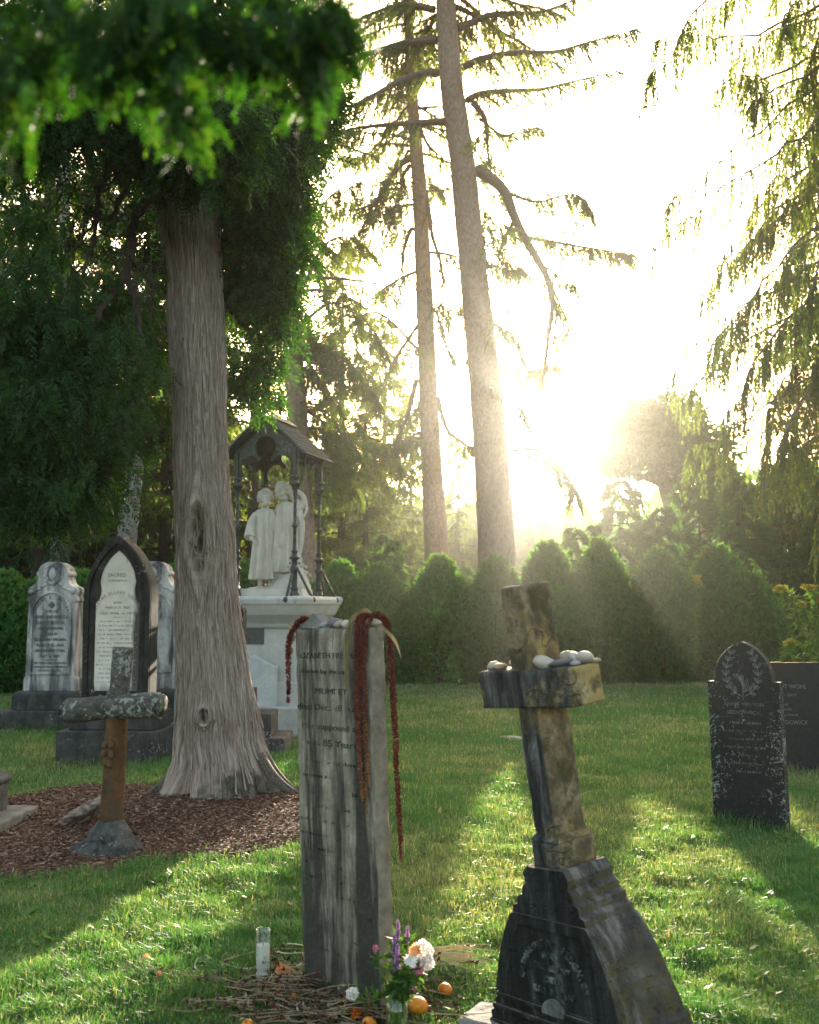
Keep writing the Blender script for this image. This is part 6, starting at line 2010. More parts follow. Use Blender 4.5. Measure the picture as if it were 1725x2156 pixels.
# ---- marble group of two children
def statue():
    t = thing('marble_statue', 'white marble statue of two robed children standing close together under the iron canopy', 'statue', (MON[0] - .02, MON[1] - .02, ZT), R(-8))
    MATs = stone_mat('statue_marble', (.62, .58, .52), (.78, .74, .68), (.50, .46, .40), 5, bump=.1, rough=.65)
    m = NT('aged_statue_marble'); v = m.co('Object')
    nz = m.sep(m.co('Normal'), 'Z')
    col = m.ramp(m.noise(v, 5, 5, .6), [(.3, (.46, .43, .37)), (.7, (.62, .58, .51))])
    up = m.math('MULTIPLY', m.ramp(nz, [(.25, 0.0), (.8, 1.0)]), m.ramp(m.noise(v, 9, 5, .65), [(.35, 0.0), (.6, .75)]))
    col = m.mix(up, col, (.27, .25, .23))
    MATs = m.done(m.bsdf(col, .7, .25, m.bump(m.noise(v, 60, 4, .6), .12, .004)))
    mb = MB(); mb.box((0, 0, .045), (.82, .58, .10), .97); o = link('base', mb.mesh('base'), MATs, t); rough(o, .012)
    # rocky ground and flowers
    mb = MB()
    for c, rr in (((.16, .05, .10), (.28, .22, .17)), ((.24, .0, .16), (.18, .20, .17)), ((.02, .06, .09), (.28, .20, .07)), ((-.2, 0, .085), (.20, .20, .04)), ((.30, -.04, .26), (.085, .10, .10)), ((.12, .06, .20), (.15, .15, .12))):
        mb.ball(c, rr, 14)
    r = np.random.default_rng(2)
    for k in range(40):
        mb.ball((.30 + r.normal() * .055, -.04 + r.normal() * .06, .30 + r.normal() * .07), .026, 6)
    o = link('rock', mb.mesh('rock'), MATs, t); remeshed(o, .012, 1)
    def robe(secs, folds, k=56, seed=0, phase=0.0):
        """secs: (z, cx, cy, rx, ry, fold depth)"""
        q = spline(np.array(secs), 46)
        a = np.linspace(0, 2 * np.pi, k, endpoint=False); V = []
        for z, cx, cy, rx, ry, f in q:
            w = 2.0 * f * (np.cos(folds * a + phase + z * 1.2) + .6 * np.cos((folds + 4) * a + 1.3 - z * 2) + .35 * np.cos((2 * folds + 3) * a + z))
            V.append(np.stack([cx + np.cos(a) * (rx + w), cy + np.sin(a) * (ry + w), np.full(k, z)], 1))
        return V
    def head(mb, c, yaw, tilt, sc, curls, seed, longhair=False, roll=0.0):
        r = np.random.default_rng(seed)
        h = MB()
        h.ball((0, 0, 0), (.078, .092, .100), 16)                     # skull
        h.ball((0, -.028, -.048), (.058, .062, .062), 14)             # jaw
        h.ball((0, -.078, -.088), (.020, .018, .016), 8)              # chin
        for s in (-1, 1):
            h.ball((s * .036, -.062, -.035), (.028, .026, .028), 8)   # cheeks
            h.ball((s * .034, -.082, .022), (.026, .014, .010), 8)    # brow
            h.ball((s * .030, -.083, .004), (.013, .010, .008), 8)    # eye
            h.ball((s * .078, .005, -.012), (.010, .020, .028), 8)    # ear
        h.ball((0, -.096, -.020), (.012, .020, .024), 8); h.ball((0, -.106, -.034), (.014, .013, .011), 8)   # nose
        h.ball((0, -.090, -.058), (.022, .011, .006), 8); h.ball((0, -.088, -.068), (.018, .011, .006), 8)   # lips
        for k in range(curls):
            u = unit(r.normal(size=3)); u[1] = abs(u[1]) * .9 - .25; u[2] = u[2] * .8 + .35
            u = unit(u)
            if u[1] < -.55 and u[2] < .55: continue
            h.ball(u * np.array((.088, .100, .108)), r.uniform(.018, .030), 8)
        if longhair:
            for s in (-1, 1):
                for k in range(10):
                    h.ball((s * (.082 + .010 * math.sin(k * 1.9)), .018 + .004 * k, .03 - .026 * k), .027, 8)
            for k in range(14): h.ball((r.normal() * .05, .085 + r.normal() * .01, .02 - .02 * k), .030, 8)
        M = Matrix.Translation(Vector(c)) @ Matrix.Rotation(yaw, 4, 'Z') @ Matrix.Rotation(roll, 4, 'Y') @ Matrix.Rotation(tilt, 4, 'X') @ Matrix.Scale(sc, 4)
        mb.join(h, M)
    # smaller child, on the left
    mb = MB()
    x, y = -.155, -.02
    mb.loft(robe([(.215, x + .01, y, .168, .145, .020), (.25, x + .01, y, .165, .142, .020), (.55, x + .005, y, .140, .122, .013), (.80, x, y, .124, .108, .009), (.98, x - .005, y, .118, .098, .006), (1.05, x - .005, y + .005, .128, .085, .004), (1.09, x, y + .01, .105, .070, .002), (1.115, x, y + .01, .055, .052, 0)], 7, seed=1))
    mb.tube(np.array([(x, y + .01, 1.08), (x + .003, y + .002, 1.13), (x + .006, y - .005, 1.17)]), [.048, .042, .044], 12)
    head(mb, (x + .008, y - .012, 1.245), R(24), R(-6), .98, 120, 3)
    # right sleeve hanging, forearm forward
    sl = [(x - .10, y, 1.045), (x - .150, y - .02, .95), (x - .172, y - .045, .82), (x - .168, y - .085, .735)]
    q = spline(np.array(sl), 14); mb.tube(q, np.linspace(.052, .076, 14), 14)
    mb.tube(np.array([(x - .165, y - .07, .76), (x - .135, y - .125, .72), (x - .10, y - .145, .70)]), [.030, .026, .020], 8)
    for f in range(4):
        mb.tube(np.array([(x - .103, y - .145 - .004 * f, .708 - .012 * f), (x - .075, y - .150, .700 - .013 * f), (x - .058, y - .140, .688 - .012 * f)]), [.0085, .008, .006], 6)
    mb.tube(np.array([(x - .11, y - .150, .72), (x - .085, y - .165, .725), (x - .07, y - .165, .715)]), [.009, .008, .006], 6)
    mb.tube(spline(np.array([(x + .09, y + .01, 1.04), (x + .14, y + .03, .93), (x + .15, y, .82)]), 8), [.05, .05, .052, .052, .05, .048, .046, .044], 10)
    # legs and feet
    for s, fx, fy in ((-1, -.05, -.03), (1, .075, -.01)):
        mb.tube(spline(np.array([(x + s * .055, y, .36), (x + fx, y - .0 + fy * .3, .25), (x + fx, y + fy * .6 + .01, .13)]), 9), np.linspace(.040, .027, 9), 10)
        mb.tube(spline(np.array([(x + fx, y + .03 + fy, .115), (x + fx - .004, y - .03 + fy, .108), (x + fx - .010, y - .085 + fy, .098)]), 8), [.028, .031, .032, .032, .031, .029, .025, .018], 10)
        for k in range(5):
            mb.ball((x + fx - .034 + k * .013, y - .096 + fy + abs(k - 1.5) * .005, .093), (.009, .016, .010), 6)
    o = link('child_figure', mb.mesh('child'), MATs, t); remeshed(o, .0068, 1)
    # taller child, on the right, leaning its head to the other
    mb = MB()
    x, y = .115, .03
    mb.loft(robe([(.300, x + .005, y, .162, .138, .026), (.34, x + .005, y, .160, .136, .026), (.60, x + .01, y, .150, .125, .016), (.85, x + .01, y, .138, .112, .011), (1.02, x + .005, y, .130, .100, .008), (1.12, x, y, .135, .090, .005), (1.17, x - .01, y + .005, .110, .072, .002), (1.20, x - .015, y, .058, .055, 0)], 6, seed=2, phase=1.1))
    mb.tube(np.array([(x - .015, y, 1.16), (x - .025, y - .01, 1.21), (x - .038, y - .025, 1.26)]), [.050, .044, .046], 12)
    head(mb, (x - .048, y - .04, 1.335), R(-32), R(16), 1.02, 90, 8, True, R(-10))
    # its left arm raised, the sleeve falling from the elbow in a loop
    mb.tube(spline(np.array([(x + .10, y, 1.13), (x + .175, y + .01, 1.12), (x + .225, y, 1.19), (x + .205, y - .01, 1.28), (x + .13, y - .02, 1.335)]), 20), np.linspace(.052, .026, 20), 12)
    mb.tube(spline(np.array([(x + .235, y, 1.24), (x + .262, y - .01, 1.13), (x + .245, y - .02, 1.03), (x + .20, y - .03, .985), (x + .15, y - .04, 1.03)]), 18), np.linspace(.022, .016, 18), 8)
    mb.tube(spline(np.array([(x + .16, y, 1.08), (x + .20, y - .01, .90), (x + .195, y - .01, .70), (x + .17, y, .55)]), 14), np.linspace(.045, .030, 14), 10)
    # its right arm behind the smaller one
    mb.tube(spline(np.array([(x - .10, y + .01, 1.12), (x - .16, y + .05, 1.05), (x - .24, y + .06, 1.06)]), 12), np.linspace(.048, .034, 12), 10)
    # a knee pressing the cloth
    mb.ball((x - .02, y - .075, .70), (.075, .060, .13), 12)
    for s, fx, fz in ((-1, -.12, .20), (1, .04, .24)):
        mb.tube(spline(np.array([(x + s * .05 - .02, y, .40), (x + fx * .8, y - .01, .33), (x + fx, y - .02, fz + .04)]), 9), np.linspace(.040, .028, 9), 10)
        mb.tube(spline(np.array([(x + fx + .01, y + .01, fz + .018), (x + fx - .01, y - .045, fz + .005), (x + fx - .025, y - .095, fz - .008)]), 8), [.028, .031, .032, .032, .031, .029, .025, .018], 10)
        for k in range(5):
            mb.ball((x + fx - .052 + k * .013, y - .106 + abs(k - 1.5) * .005, fz - .014), (.009, .016, .010), 6)
    o = link('child_figure', mb.mesh('child'), MATs, t); remeshed(o, .0068, 1)
statue()

# ---------------------------------------------------------------- black gravestones on the right
def black_arch():
    b = P(1575, 1735, 7.38)
    t = thing('gravestone', 'black arched gravestone speckled with pale lichen, laurel sprays carved near its top', 'gravestone', (b[0], 7.42, float(gz(b[0], 7.42)) - .02), 0)
    set_matrix(t, (2.352, 7.40, float(gz(2.35, 7.4)) - .01), R(-36), R(-1.2))
    m = NT('lichened_black_stone'); v = m.co('Object')
    x, z = m.sep(v, 'X'), m.sep(v, 'Z')
    col = m.ramp(m.noise(v, 30, 5, .6), [(.3, (.010, .012, .013)), (.7, (.022, .025, .026))])
    low = m.ramp(z, [(.10, -.16), (.45, .02), (.72, .0), (1.0, -.13)])
    edge = m.ramp(m.math('ABSOLUTE', x), [(.10, -.02), (.24, .07)])
    big = m.math('MULTIPLY', m.math('SUBTRACT', m.noise(v, 4.5, 3, .5), .5), .35)
    for sc_, th, c in ((34, .68, (.17, .175, .165)), (62, .665, (.22, .225, .215)), (16, .74, (.28, .29, .255))):
        f = m.math('ADD', m.math('ADD', m.noise(v, sc_, 4, .62, .5), big), m.math('ADD', low, edge))
        col = m.mix(m.ramp(f, [(th, 0.0), (th + .03, .9)]), col, c)
    MATk = m.done(m.bsdf(col, .75, .15, m.bump(m.noise(v, 60, 4, .6), .25, .005)))
    th_ = .085
    pts = [(-.25, -.15), (.25, -.15), (.25, 1.0), (.203, 1.0)] + [p for p in gothic(.203, 1.0, 1.005, 1.275, 14)[2:]] + [(-.203, 1.0), (-.25, 1.0)]
    mb = MB(); mb.prism(pts, -th_ / 2, th_ / 2)
    s = link('slab', mb.mesh('slab'), MATk, t); rough(s, .004)
    # carving
    mb = MB(); y = -th_ / 2 - .0012; r = np.random.default_rng(7)
    def leaf(cx, cz, a, L, w):
        q = []
        for u in np.linspace(0, 2 * math.pi, 13):
            lx = L / 2 * (1 - math.cos(u)); lz = w * math.sin(u) * (1 - .3 * math.cos(u))
            q.append((cx + lx * math.cos(a) - lz * math.sin(a), y, cz + lx * math.sin(a) + lz * math.cos(a)))
        mb.tube(np.array(q), .0017, 4, False)
        mb.tube(np.array([(cx, y, cz), (cx + L * .8 * math.cos(a), y, cz + L * .8 * math.sin(a))]), .0013, 4, False)
    for s_ in (-1, 1):
        st = spline(np.array([(s_ * .012, 0, .90), (s_ * .075, 0, .945), (s_ * .112, 0, 1.02), (s_ * .105, 0, 1.11), (s_ * .075, 0, 1.19)]), 22)
        mb.tube(st + np.array((0, y, 0)), .0018, 4, False)
        for k in range(3, 22, 3):
            d = st[min(k + 1, 21)] - st[k - 1]; a = math.atan2(d[2], d[0])
            for e in (-.75, .75):
                leaf(st[k][0], st[k][2], a + e * r.uniform(.7, 1.3), .034 + .014 * r.random(), .0075)
    for k in range(5):
        leaf(0, .93 + .02 * k, R(90 + 28 * (k - 2)), .075, .009)
    mb.tube(np.array([(0, y, .88), (.002, y, 1.03)]), .0018, 4, False)
    link('carving', mb.mesh('carving'), plain_mat('carved_grey', (.17, .18, .178), .9, .1, .4, 40), t)
    mb = MB()
    write(mb, 'ANNIE MINTON', .034, 0, .845, y, 0, .0006, width=.28); write(mb, 'SEDGWICK', .034, 0, .790, y, 0, .0006, width=.24)
    for k in range(7): worn_rows(mb, r, 0, .72 - .055 * k, .30 if k % 2 else .22, .018, y, 0)
    link('inscription', mb.mesh('inscription'), plain_mat('dim_letters', (.10, .108, .108), .9, .1, .5, 30), t)
black_arch()

def black_slab():
    t = thing('gravestone', 'plain black rectangular gravestone at the right edge with thin grey letters', 'gravestone', (P(1657, 1600, 9.8)[0] - .0, 9.85, float(gz(3.5, 9.85)) - .02), R(-3))
    m = NT('polished_black'); v = m.co('Object')
    MATk = m.done(m.bsdf(m.ramp(m.noise(v, 40, 4, .6), [(.3, (.010, .012, .013)), (.7, (.020, .023, .024))]), .6, .2))
    mb = MB(); mb.box((0, 0, .45), (.67, .12, 1.14)); s = link('slab', mb.mesh('slab'), MATk, t); rough(s, .004)
    mb = MB(); y = -.0615
    for s_, z, h, w in (('HELLMUT WOHL', .800, .056, .40), ('1928 \u2013 2017', .725, .036, .20), ('and', .640, .036, .05), ('his wife', .595, .038, .12), ('beloved friend', .545, .034, .22), ('ALICE SEDGWICK', .475, .054, .41)):
        write(mb, s_, h, 0, z, y, 0, .0006, width=w)
    link('inscription', mb.mesh('inscription'), plain_mat('grey_letters', (.12, .13, .135), .8), t)
black_slab()

# ---- flat stone in the lawn
f = gpt(1078, 1557)
mb = MB(); mb.ball((0, 0, 0), (.17, .10, .03), 16)
o = link('flat_stone', mb.mesh('flat'), stone_mat('flat_marker', (.34, .30, .27), (.52, .47, .42), None, 12), None, smooth=True, loc=(f[0], f[1], f[2] + .012), rot=(0, 0, R(-25)))
tag(o, 'small flat pale stone lying in the lawn left of the tilted cross', 'stone')
# ================================================================= offerings in front of the tall gravestone
def candle():
    b = gpt(553, 2076)
    t = thing('candle', 'tall white candle in a clear glass jar standing in the grass', 'candle', tuple(b), 0)
    g = NT('clear_glass')
    def thin_glass(g, tint):
        gl = g.n('ShaderNodeBsdfGlossy', Color=(1, 1, 1, 1), Roughness=.03)
        tr = g.n('ShaderNodeBsdfTransparent', Color=(*tint, 1))
        fr = g.n('ShaderNodeLayerWeight', 'Facing', Blend=.25)
        mx = g.n('ShaderNodeMixShader', Fac=g.math('ADD', g.math('MULTIPLY', fr, .55), .05))
        g.t.links.new(tr, mx.node.inputs[1]); g.t.links.new(gl, mx.node.inputs[2])
        return mx
    global thin_glass_
    thin_glass_ = thin_glass
    mx = thin_glass(g, (.95, .97, .95))
    MG = g.done(mx)
    mb = MB(); R_ = .0305
    mb.lathe([(.0, .0), (R_ - .003, .0), (R_, .004), (R_, .212), (R_ + .0012, .216), (R_, .219), (R_ - .0025, .217), (R_ - .003, .06)], 28)
    link('glass', mb.mesh('glass'), MG, t, smooth=True)
    m = NT('candle_wax'); v = m.co('Object')
    n = m.noise(v, 70, 4, .6); z = m.sep(v, 'Z')
    band = m.math('MULTIPLY', m.ramp(z, [(.085, 0.0), (.09, 1.0), (.125, 1.0), (.13, 0.0)]), m.ramp(n, [(.55, 0.0), (.62, .8)]))
    band2 = m.math('MULTIPLY', m.ramp(z, [(.05, 0.0), (.055, 1.0), (.066, 1.0), (.07, 0.0)]), m.ramp(m.noise(v, 40, 3), [(.5, 0.0), (.6, .5)]))
    col = m.mix(m.math('MAXIMUM', band, band2), (.86, .84, .80), (.20, .17, .15))
    wax = m.bsdf(col, .6, .3, Subsurface_Weight=.4, Subsurface_Radius=(.02, .015, .01))
    mb = MB(); mb.lathe([(.0, .004), (.0262, .006), (.0266, .160), (.022, .156), (.0, .150)], 24)
    link('wax', mb.mesh('wax'), m.done(wax), t, smooth=True)
    mb = MB(); mb.tube(np.array([(0, 0, .150), (.001, 0, .160), (.003, 0, .168)]), .0012, 6); link('wick', mb.mesh('wick'), plain_mat('wick', (.05, .04, .035)), t)
candle()

def fruit(label, dx, dy, rpx, col, seed, name='orange_gourd', cat='gourd', flat=.88, toward=0.0):
    r = np.random.default_rng(seed)
    b = gpt(dx, dy + rpx * .8); Yd = b[1]; rr = rpx * pxm(Yd)
    b = P(dx, dy - 3, Yd - toward)
    t = thing(name, label, cat, (b[0], b[1], b[2] + rr * .1), 0, 'orange gourds lying round the tall gravestone')
    k, n = 40, 24; a = np.linspace(0, 2 * np.pi, k, endpoint=False); secs = []
    for p in np.linspace(-1.50, 1.50, n):
        rib = 1 + .035 * np.abs(np.cos(4.5 * a)) + .02 * np.cos(2 * a + seed)
        z = rr * flat * math.sin(p) - (.12 * rr * math.exp(-((math.cos(p)) / .25) ** 2) * np.sign(p))
        secs.append(np.stack([np.cos(a) * rr * math.cos(p) * rib, np.sin(a) * rr * math.cos(p) * rib, np.full(k, z)], 1))
    mb = MB(); mb.loft(secs)
    m = NT('gourd_skin'); v = m.co('Object')
    c = m.ramp(m.noise(v, 40, 4, .6), [(.3, tuple(q * .8 for q in col)), (.7, col)])
    c = m.mix(m.ramp(m.noise(v, 22 + seed, 3, .5), [(.64, 0.0), (.70, .85)]), c, (.10, .04, .015))
    body = link('skin', mb.mesh('gourd'), m.done(m.bsdf(c, .38, .5, m.bump(m.noise(v, 120, 3), .15, .003))), t, smooth=True)
    body.rotation_euler = (r.uniform(-.6, .6), r.uniform(-.6, .6), r.uniform(0, 6))
    mb = MB(); mb.tube(np.array([(0, 0, rr * .68), (rr * .06, 0, rr * .95), (rr * .2, 0, rr * 1.1)]), [rr * .16, rr * .10, rr * .11], 6)
    s = link('stalk', mb.mesh('stalk'), plain_mat('stalk', (.16, .13, .06)), body)
OR = (.62, .19, .01)
fruit('small round orange gourd in sunlit weeds, right of the flower vase', 938, 2088, 14.5, (.66, .21, .01), 1)
fruit('largest orange gourd with a dark blemish, beside the flower vase', 881, 2122, 18.5, (.66, .23, .012), 2, toward=.14)
fruit('orange gourd cut by the bottom edge under the tall gravestone', 778, 2160, 15, OR, 3)
fruit('orange gourd at the bottom edge, left of the gourds beneath the stone', 521, 2164, 13, OR, 4)
fruit('half rotten orange gourd among dead stems left of the tall gravestone', 614, 2107, 14, (.60, .22, .015), 5)
fruit('dull orange gourd sunk in the dead stems at the bottom edge', 702, 2143, 9, (.40, .15, .02), 6)

def marigold(label, dx, dy, rpx, seed):
    r = np.random.default_rng(seed)
    Yd = gpt(dx, dy + rpx)[1] - .04; c = P(dx, dy - 2, Yd); rr = rpx * pxm(Yd)
    t = thing('marigold', label, 'flower', tuple(c), 0, 'orange marigolds among the dead stems')
    n = 130; D = unit(r.normal(size=(n, 3)) + np.array((0, -.2, .5)))
    link('petals', leaves('petals', D * rr * .35, D + r.normal(size=(n, 3)) * .3, rr * .75, rr * .5, r=r), MAT_marigold, t)
    mb = MB(); mb.tube(np.array([(0, 0, -rr * .3), (.01, .01, -rr * 1.2), (.03, .02, -rr * 1.6)]), .003, 5); link('stem', mb.mesh('stem'), plain_mat('marigold_stem', (.10, .12, .04)), t)
MAT_marigold = leaf_mat('marigold_petal', (.62, .14, .01), (.85, .30, .02), .3, (1.2, 1.0, .5))
marigold('orange marigold head against the foot of the tall gravestone', 724, 2108, 11, 1)
marigold('orange marigold head lower right of the other, in dead stems', 749, 2136, 12, 2)
marigold('faded marigold head close to the vase', 778, 2133, 7, 3)
marigold('tiny marigold bud below the upper marigold head', 719, 2124, 4, 4)

# ---- dead flower stems heaped round the stone
def dead_stems():
    r = np.random.default_rng(12)
    mb = MB(); C = []; D = []
    for k in range(250):
        x = r.normal() * 95 + 690; y = r.uniform(2045, 2170)
        g = gpt(x, y)
        p = np.array((g[0], g[1], g[2] + r.uniform(.005, .06)))
        a = r.uniform(-.6, .6) + (math.pi if r.random() < .5 else 0)
        L = r.uniform(.10, .36)
        d = np.array((math.cos(a), math.sin(a) * .7, r.uniform(-.12, .22)))
        e = p + d * L; e[2] = max(e[2], float(gz(e[0], e[1])) + .006)
        q = spline(np.array([p, (p + e) / 2 + r.normal(size=3) * .02, e]), 8)
        mb.tube(q, np.linspace(.0028, .0012, 8), 4, False)
        n = 10
        i = r.integers(2, 8, n); C.append(q[i] + r.normal(size=(n, 3)) * .012); D.append(r.normal(size=(n, 3)))
    m = NT('dead_stem'); v = m.co('Object')
    o = link('dead_stems', mb.mesh('dead_stems'), m.done(m.bsdf(m.ramp(m.noise(v, 9, 3), [(.35, (.09, .065, .045)), (.65, (.36, .28, .17))]), .9, .1)))
    tag(o, 'heap of dead flower stems around the foot of the tall gravestone', 'dead stems', kind='stuff')
    C = np.concatenate(C); D = np.concatenate(D)
    mm = NT('withered_leaf'); t = mm.attr('tint')
    o = link('withered_leaves', leaves('withered', C, D, .022 + .02 * r.random(len(C)), .012, r=r), mm.done(mm.bsdf(mm.ramp(t, [(0, (.025, .022, .018)), (.45, (.085, .055, .038)), (.75, (.10, .025, .022)), (.92, (.22, .16, .09)), (1, (.40, .36, .28))]), .9, .1)))
    tag(o, 'withered brown and dark red leaves and petals at the foot of the tall gravestone', 'withered leaves', kind='stuff')
dead_stems()

def twig(label, pts, rad, sub, seed, col=(.42, .33, .20), name='dry_twig', cat='twig'):
    r = np.random.default_rng(seed)
    q = np.array([gpt(x, y, h + .012) for x, y, h in pts])
    p0 = q[0].copy(); q = spline(q - p0, 26)
    mb = MB(); mb.tube(q, np.linspace(rad, rad * .5, 26), 6)
    for k in range(sub):
        i = r.integers(6, 25); d = unit(r.normal(size=3) * np.array((1, 1, .4)) + np.array((0, 0, .3))); L = r.uniform(.02, .07)
        mb.tube(np.array([q[i], q[i] + d * L * .6, q[i] + d * L + (0, 0, -.008)]), [rad * .5, rad * .4, rad * .2], 4)
    o = link(name, mb.mesh(name), plain_mat('dry_twig', col, .9, .1), None, smooth=True, loc=tuple(p0))
    tag(o, label, cat, 'dry stems lying on the grass by the candle')
twig('curled grey dry stem with small forks, left of the candle', [(415, 2098, .0), (409, 2060, .015), (418, 2034, .02), (445, 2040, .012), (470, 2075, .005)], .0035, 9, 1, (.40, .36, .30))
twig('pale green stalk lying left of the candle foot', [(463, 2035, .01), (490, 2045, .006), (520, 2050, .008), (545, 2048, .012)], .005, 0, 2, (.30, .40, .20))
twig('long pale stem lying in front of the candle toward the stone', [(500, 2092, .01), (545, 2075, .012), (590, 2062, .02), (650, 2050, .03)], .003, 4, 3)
twig('long dry stem along the bottom left of the heap', [(455, 2112, .008), (520, 2119, .01), (600, 2118, .014), (690, 2128, .02)], .003, 8, 4)
twig('bundle stalk sticking out left of the stone above the candle foot', [(580, 2021, .02), (610, 2024, .02), (650, 2026, .03)], .004, 2, 5, (.50, .40, .26))
twig('upper stalk of the straw bundle left of the stone', [(605, 2008, .03), (630, 2010, .03), (660, 2018, .03)], .004, 2, 6, (.50, .40, .26))
twig('straw stalk lying in the sunlit grass streak', [(400, 1925, .015), (430, 1930, .02), (470, 1945, .018), (505, 1965, .016)], .002, 2, 7, (.46, .38, .22))
twig('thin arching stem rising before the foot of the stone', [(720, 2160, .02), (735, 2120, .10), (712, 2085, .17), (690, 2075, .16)], .0018, 5, 8, (.30, .30, .16))
twig('thin pale stem crossing the dark foot of the stone', [(640, 2060, .04), (690, 2090, .07), (730, 2120, .05), (780, 2140, .02)], .0022, 5, 9)

# ---- straw bundle to the right
def straw():
    r = np.random.default_rng(15)
    b = gpt(955, 2045, .03)
    mb = MB()
    for k in range(46):
        a = r.normal() * .28 - .25; L = r.uniform(.10, .24)
        p = np.array((r.normal() * .02 - .09, r.normal() * .03, r.uniform(0, .06)))
        e = p + np.array((math.cos(a) * L, r.normal() * .05, math.sin(a) * L * .35))
        mb.tube(spline(np.array([p, (p + e) / 2 + (0, 0, .012), e]), 6), .0016, 4, False)
    o = link('straw_bundle', mb.mesh('straw'), plain_mat('straw', (.50, .40, .24), .9, .1), None, loc=tuple(b))
    tag(o, 'sunlit bundle of straw behind the flower vase', 'straw')
straw()

# ---- vase of cut flowers
def vase():
    Yv = 3.80
    b = P(836, 2185, Yv); b[2] = float(gz(b[0], b[1])) - .005
    t = thing('glass_vase', 'clear glass vase of cut garden flowers at the right foot of the tall gravestone', 'vase', tuple(b), 0)
    g = NT('vase_glass')
    mx = thin_glass_(g, (.90, .95, .88))
    mb = MB(); mb.lathe([(.0, 0), (.034, 0), (.037, .01), (.040, .10), (.038, .165), (.036, .165), (.037, .10), (.034, .014), (0, .012)], 26)
    link('glass', mb.mesh('glass'), g.done(mx), t, smooth=True)
    return t, b, Yv
VT, VB, YV = vase()
MAT_stemg = plain_mat('green_stem', (.10, .17, .04), .7)
MAT_flleaf = leaf_mat('bouquet_leaf', (.03, .08, .02), (.08, .16, .035), .4)
def petal_mat(name, a, b, tr=.35): return leaf_mat(name, a, b, tr, (1.1, 1.0, 1.0))
MAT_pw = petal_mat('white_petal', (.72, .70, .66), (.86, .84, .80)); MAT_pp = petal_mat('pink_petal', (.62, .16, .28), (.78, .32, .42)); MAT_pl = petal_mat('lilac_petal', (.32, .16, .36), (.55, .36, .58)); MAT_po = petal_mat('peach_petal', (.80, .36, .12), (.88, .52, .25))
def flower(label, cx, cy, kind, rpx, seed, name, dY=0.0):
    r = np.random.default_rng(seed)
    c = P(cx, cy, YV + dY); rr = rpx * pxm(YV)
    base = np.array((VB[0] + r.normal() * .012, VB[1] + r.normal() * .012, VB[2] + .02))
    t = thing(name, label, 'flower', tuple(base), 0, 'cut flowers in the glass vase')
    e = c - base
    q = spline(np.array([(0, 0, 0), (e[0] * .15, e[1] * .15, .15), (e[0] * .55, e[1] * .55, e[2] * .6 + .03), e]), 22)
    mb = MB(); mb.tube(q, np.linspace(.0028, .0016, 22), 5); link('stem', mb.mesh('stem'), MAT_stemg, t, smooth=True)
    n = 34; i = r.integers(7, 20, n)
    link('leaves', leaves('leaves', q[i], unit(r.normal(size=(n, 3))) + np.array((0, 0, .3)), .035 + .03 * r.random(n), .015, r=r), MAT_flleaf, t)
    if kind == 'globe':
        n = 260; D = unit(r.normal(size=(n, 3)))
        link('petals', leaves('petals', e + D * rr * .8, unit(r.normal(size=(n, 3))) + D * .4, rr * .42, rr * .34, r=r), MAT_pw, t)
    elif kind == 'spike':
        n = 150; s = r.random(n); ax = unit(q[-1] - q[-4])
        C = e + ax * (s[:, None] - .5) * rr * 3.2
        link('petals', leaves('petals', C, unit(r.normal(size=(n, 3))) + ax * .4, rr * .7 * (1.2 - .7 * s), rr * .35, r=r), MAT_pl, t)
    elif kind in ('open', 'peach', 'white'):
        n = 26; a = r.uniform(0, 6.28, n); ax = unit(np.array((r.normal() * .4, -1, .35)))
        u = unit(np.cross(ax, (0, 0, 1))); w = np.cross(u, ax)
        D = np.cos(a)[:, None] * u + np.sin(a)[:, None] * w + ax * r.uniform(.1, .8, (n, 1))
        link('petals', leaves('petals', np.repeat(e[None], n, 0), D, rr * 1.1, rr * .7, N=np.repeat(ax[None], n, 0) + r.normal(size=(n, 3)) * .3, r=r), {'open': MAT_pp, 'peach': MAT_po, 'white': MAT_pw}[kind], t)
flower('white globe shaped flower head, the largest bloom in the vase', 889, 2003, 'globe', 21, 1, 'white_flower')
flower('lower white flower head drooping over the right rim of the bouquet', 899, 2026, 'globe', 15, 2, 'white_flower', -.02)
flower('white open flower with dark marks at the front of the bouquet', 866, 2022, 'white', 15, 3, 'white_flower', -.04)
flower('upright lilac flower spike against the gravestone edge', 831, 1990, 'spike', 12, 4, 'lilac_spike')
flower('thick purple flower spike left of the white blooms', 836, 2016, 'spike', 15, 5, 'lilac_spike', -.02)
flower('faint lilac sprig topping the bouquet', 858, 1968, 'spike', 10, 6, 'lilac_spike', .02)
flower('peach flower half hidden between the white ones', 876, 2000, 'peach', 14, 7, 'peach_flower', -.03)
flower('pink flower below the white blooms', 882, 2040, 'open', 14, 8, 'pink_flower', -.02)
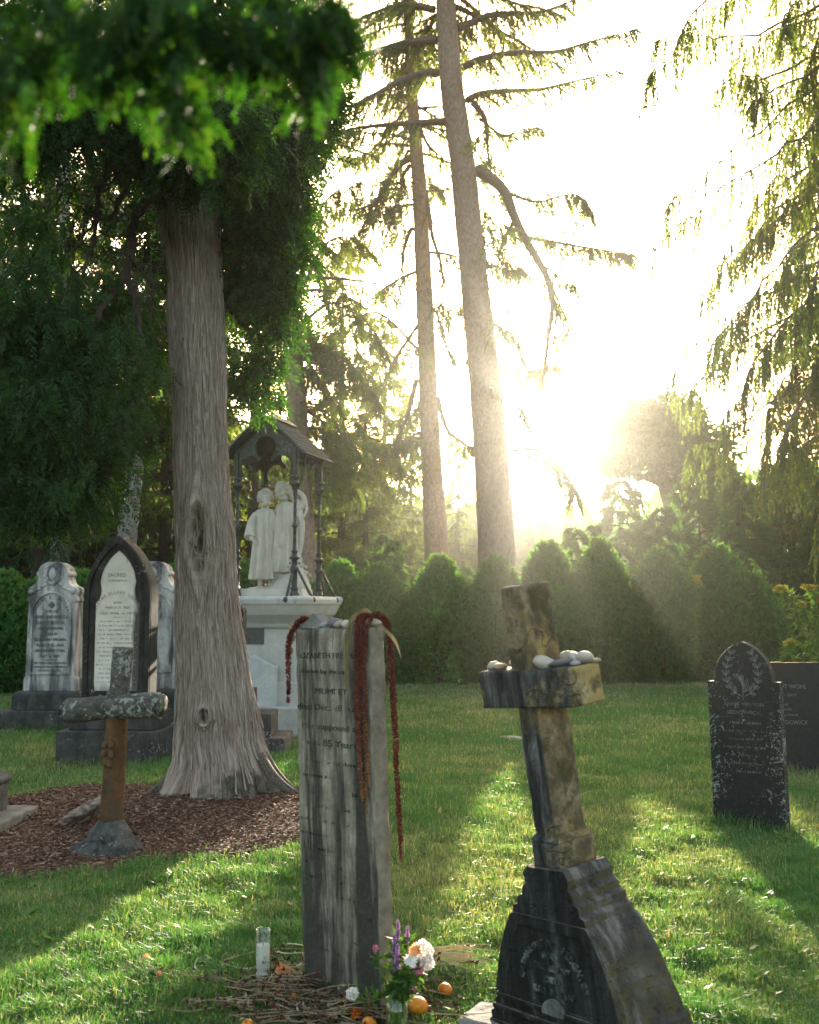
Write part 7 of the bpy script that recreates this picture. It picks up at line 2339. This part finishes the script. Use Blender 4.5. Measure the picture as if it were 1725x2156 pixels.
flower('single pink bud leaning out below the bouquet', 868, 2080, 'open', 10, 9, 'pink_flower', -.03)
flower('pale purple daisy drooping before the dark stone face', 789, 1997, 'open', 8, 10, 'daisy', -.06)
flower('dry pinkish seed plume rising against the gravestone edge', 838, 1958, 'spike', 11, 11, 'seed_plume', .03)
flower('greenish white umbel hanging left of the vase', 742, 2092, 'globe', 12, 12, 'umbel', -.10)

# ---- fallen leaves in the lawn
MAT_fall = leaf_mat('fallen_leaf', (.38, .17, .07), (.55, .34, .16), .3, (1.1, 1, .8))
for i, (dx, dy, L, lab) in enumerate(((926, 1723, .07, 'orange fallen leaf in the lawn between the tall gravestone and the cross'), (1025, 1634, .06, 'small brown leaf in the shaded lawn beyond the tall gravestone'), (1405, 2000, .05, 'yellow leaf standing in the grass right of the pedestal'),
                                   (1282, 1925, .05, 'straw coloured leaf in the grass right of the cross foot'), (330, 2085, .05, 'tan fallen leaf in the lit grass at the bottom left'), (300, 2045, .035, 'small orange leaf in the grass at lower left'), (575, 2068, .10, 'curled rust brown leaf right of the candle'))):
    r = np.random.default_rng(300 + i); b = gpt(dx, dy, .045)
    mb = MB(); strip(mb, [(0, 0, 0), (L * .5, .01, .012), (L, 0, .002)], L * .32, 8, r.uniform(-1, 1))
    o = link('fallen_leaf', attr_tint(mb.mesh('fallen_leaf'), r.random()), MAT_fall, None, smooth=True, loc=tuple(b), rot=(r.uniform(-.4, .4), r.uniform(-.4, .4), r.uniform(0, 6)))
    tag(o, lab, 'leaf', 'fallen leaves on the lawn')
# ================================================================= haze lit by the low sun
hz = MB(); hz.box((0, 72, 11), (380, 250, 26))
hm_ = NT('haze_air')
vol = hm_.t.nodes.new('ShaderNodeVolumePrincipled')
vol.inputs['Color'].default_value = (.046, .046, .043, 1)
vol.inputs['Density'].default_value = .005
vol.inputs['Anisotropy'].default_value = .89
hm_.t.links.new(vol.outputs[0], hm_.out.inputs['Volume'])
tag(link('haze', hz.mesh('haze'), hm_.m), 'thin sunlit haze in the air', 'haze', kind='stuff')
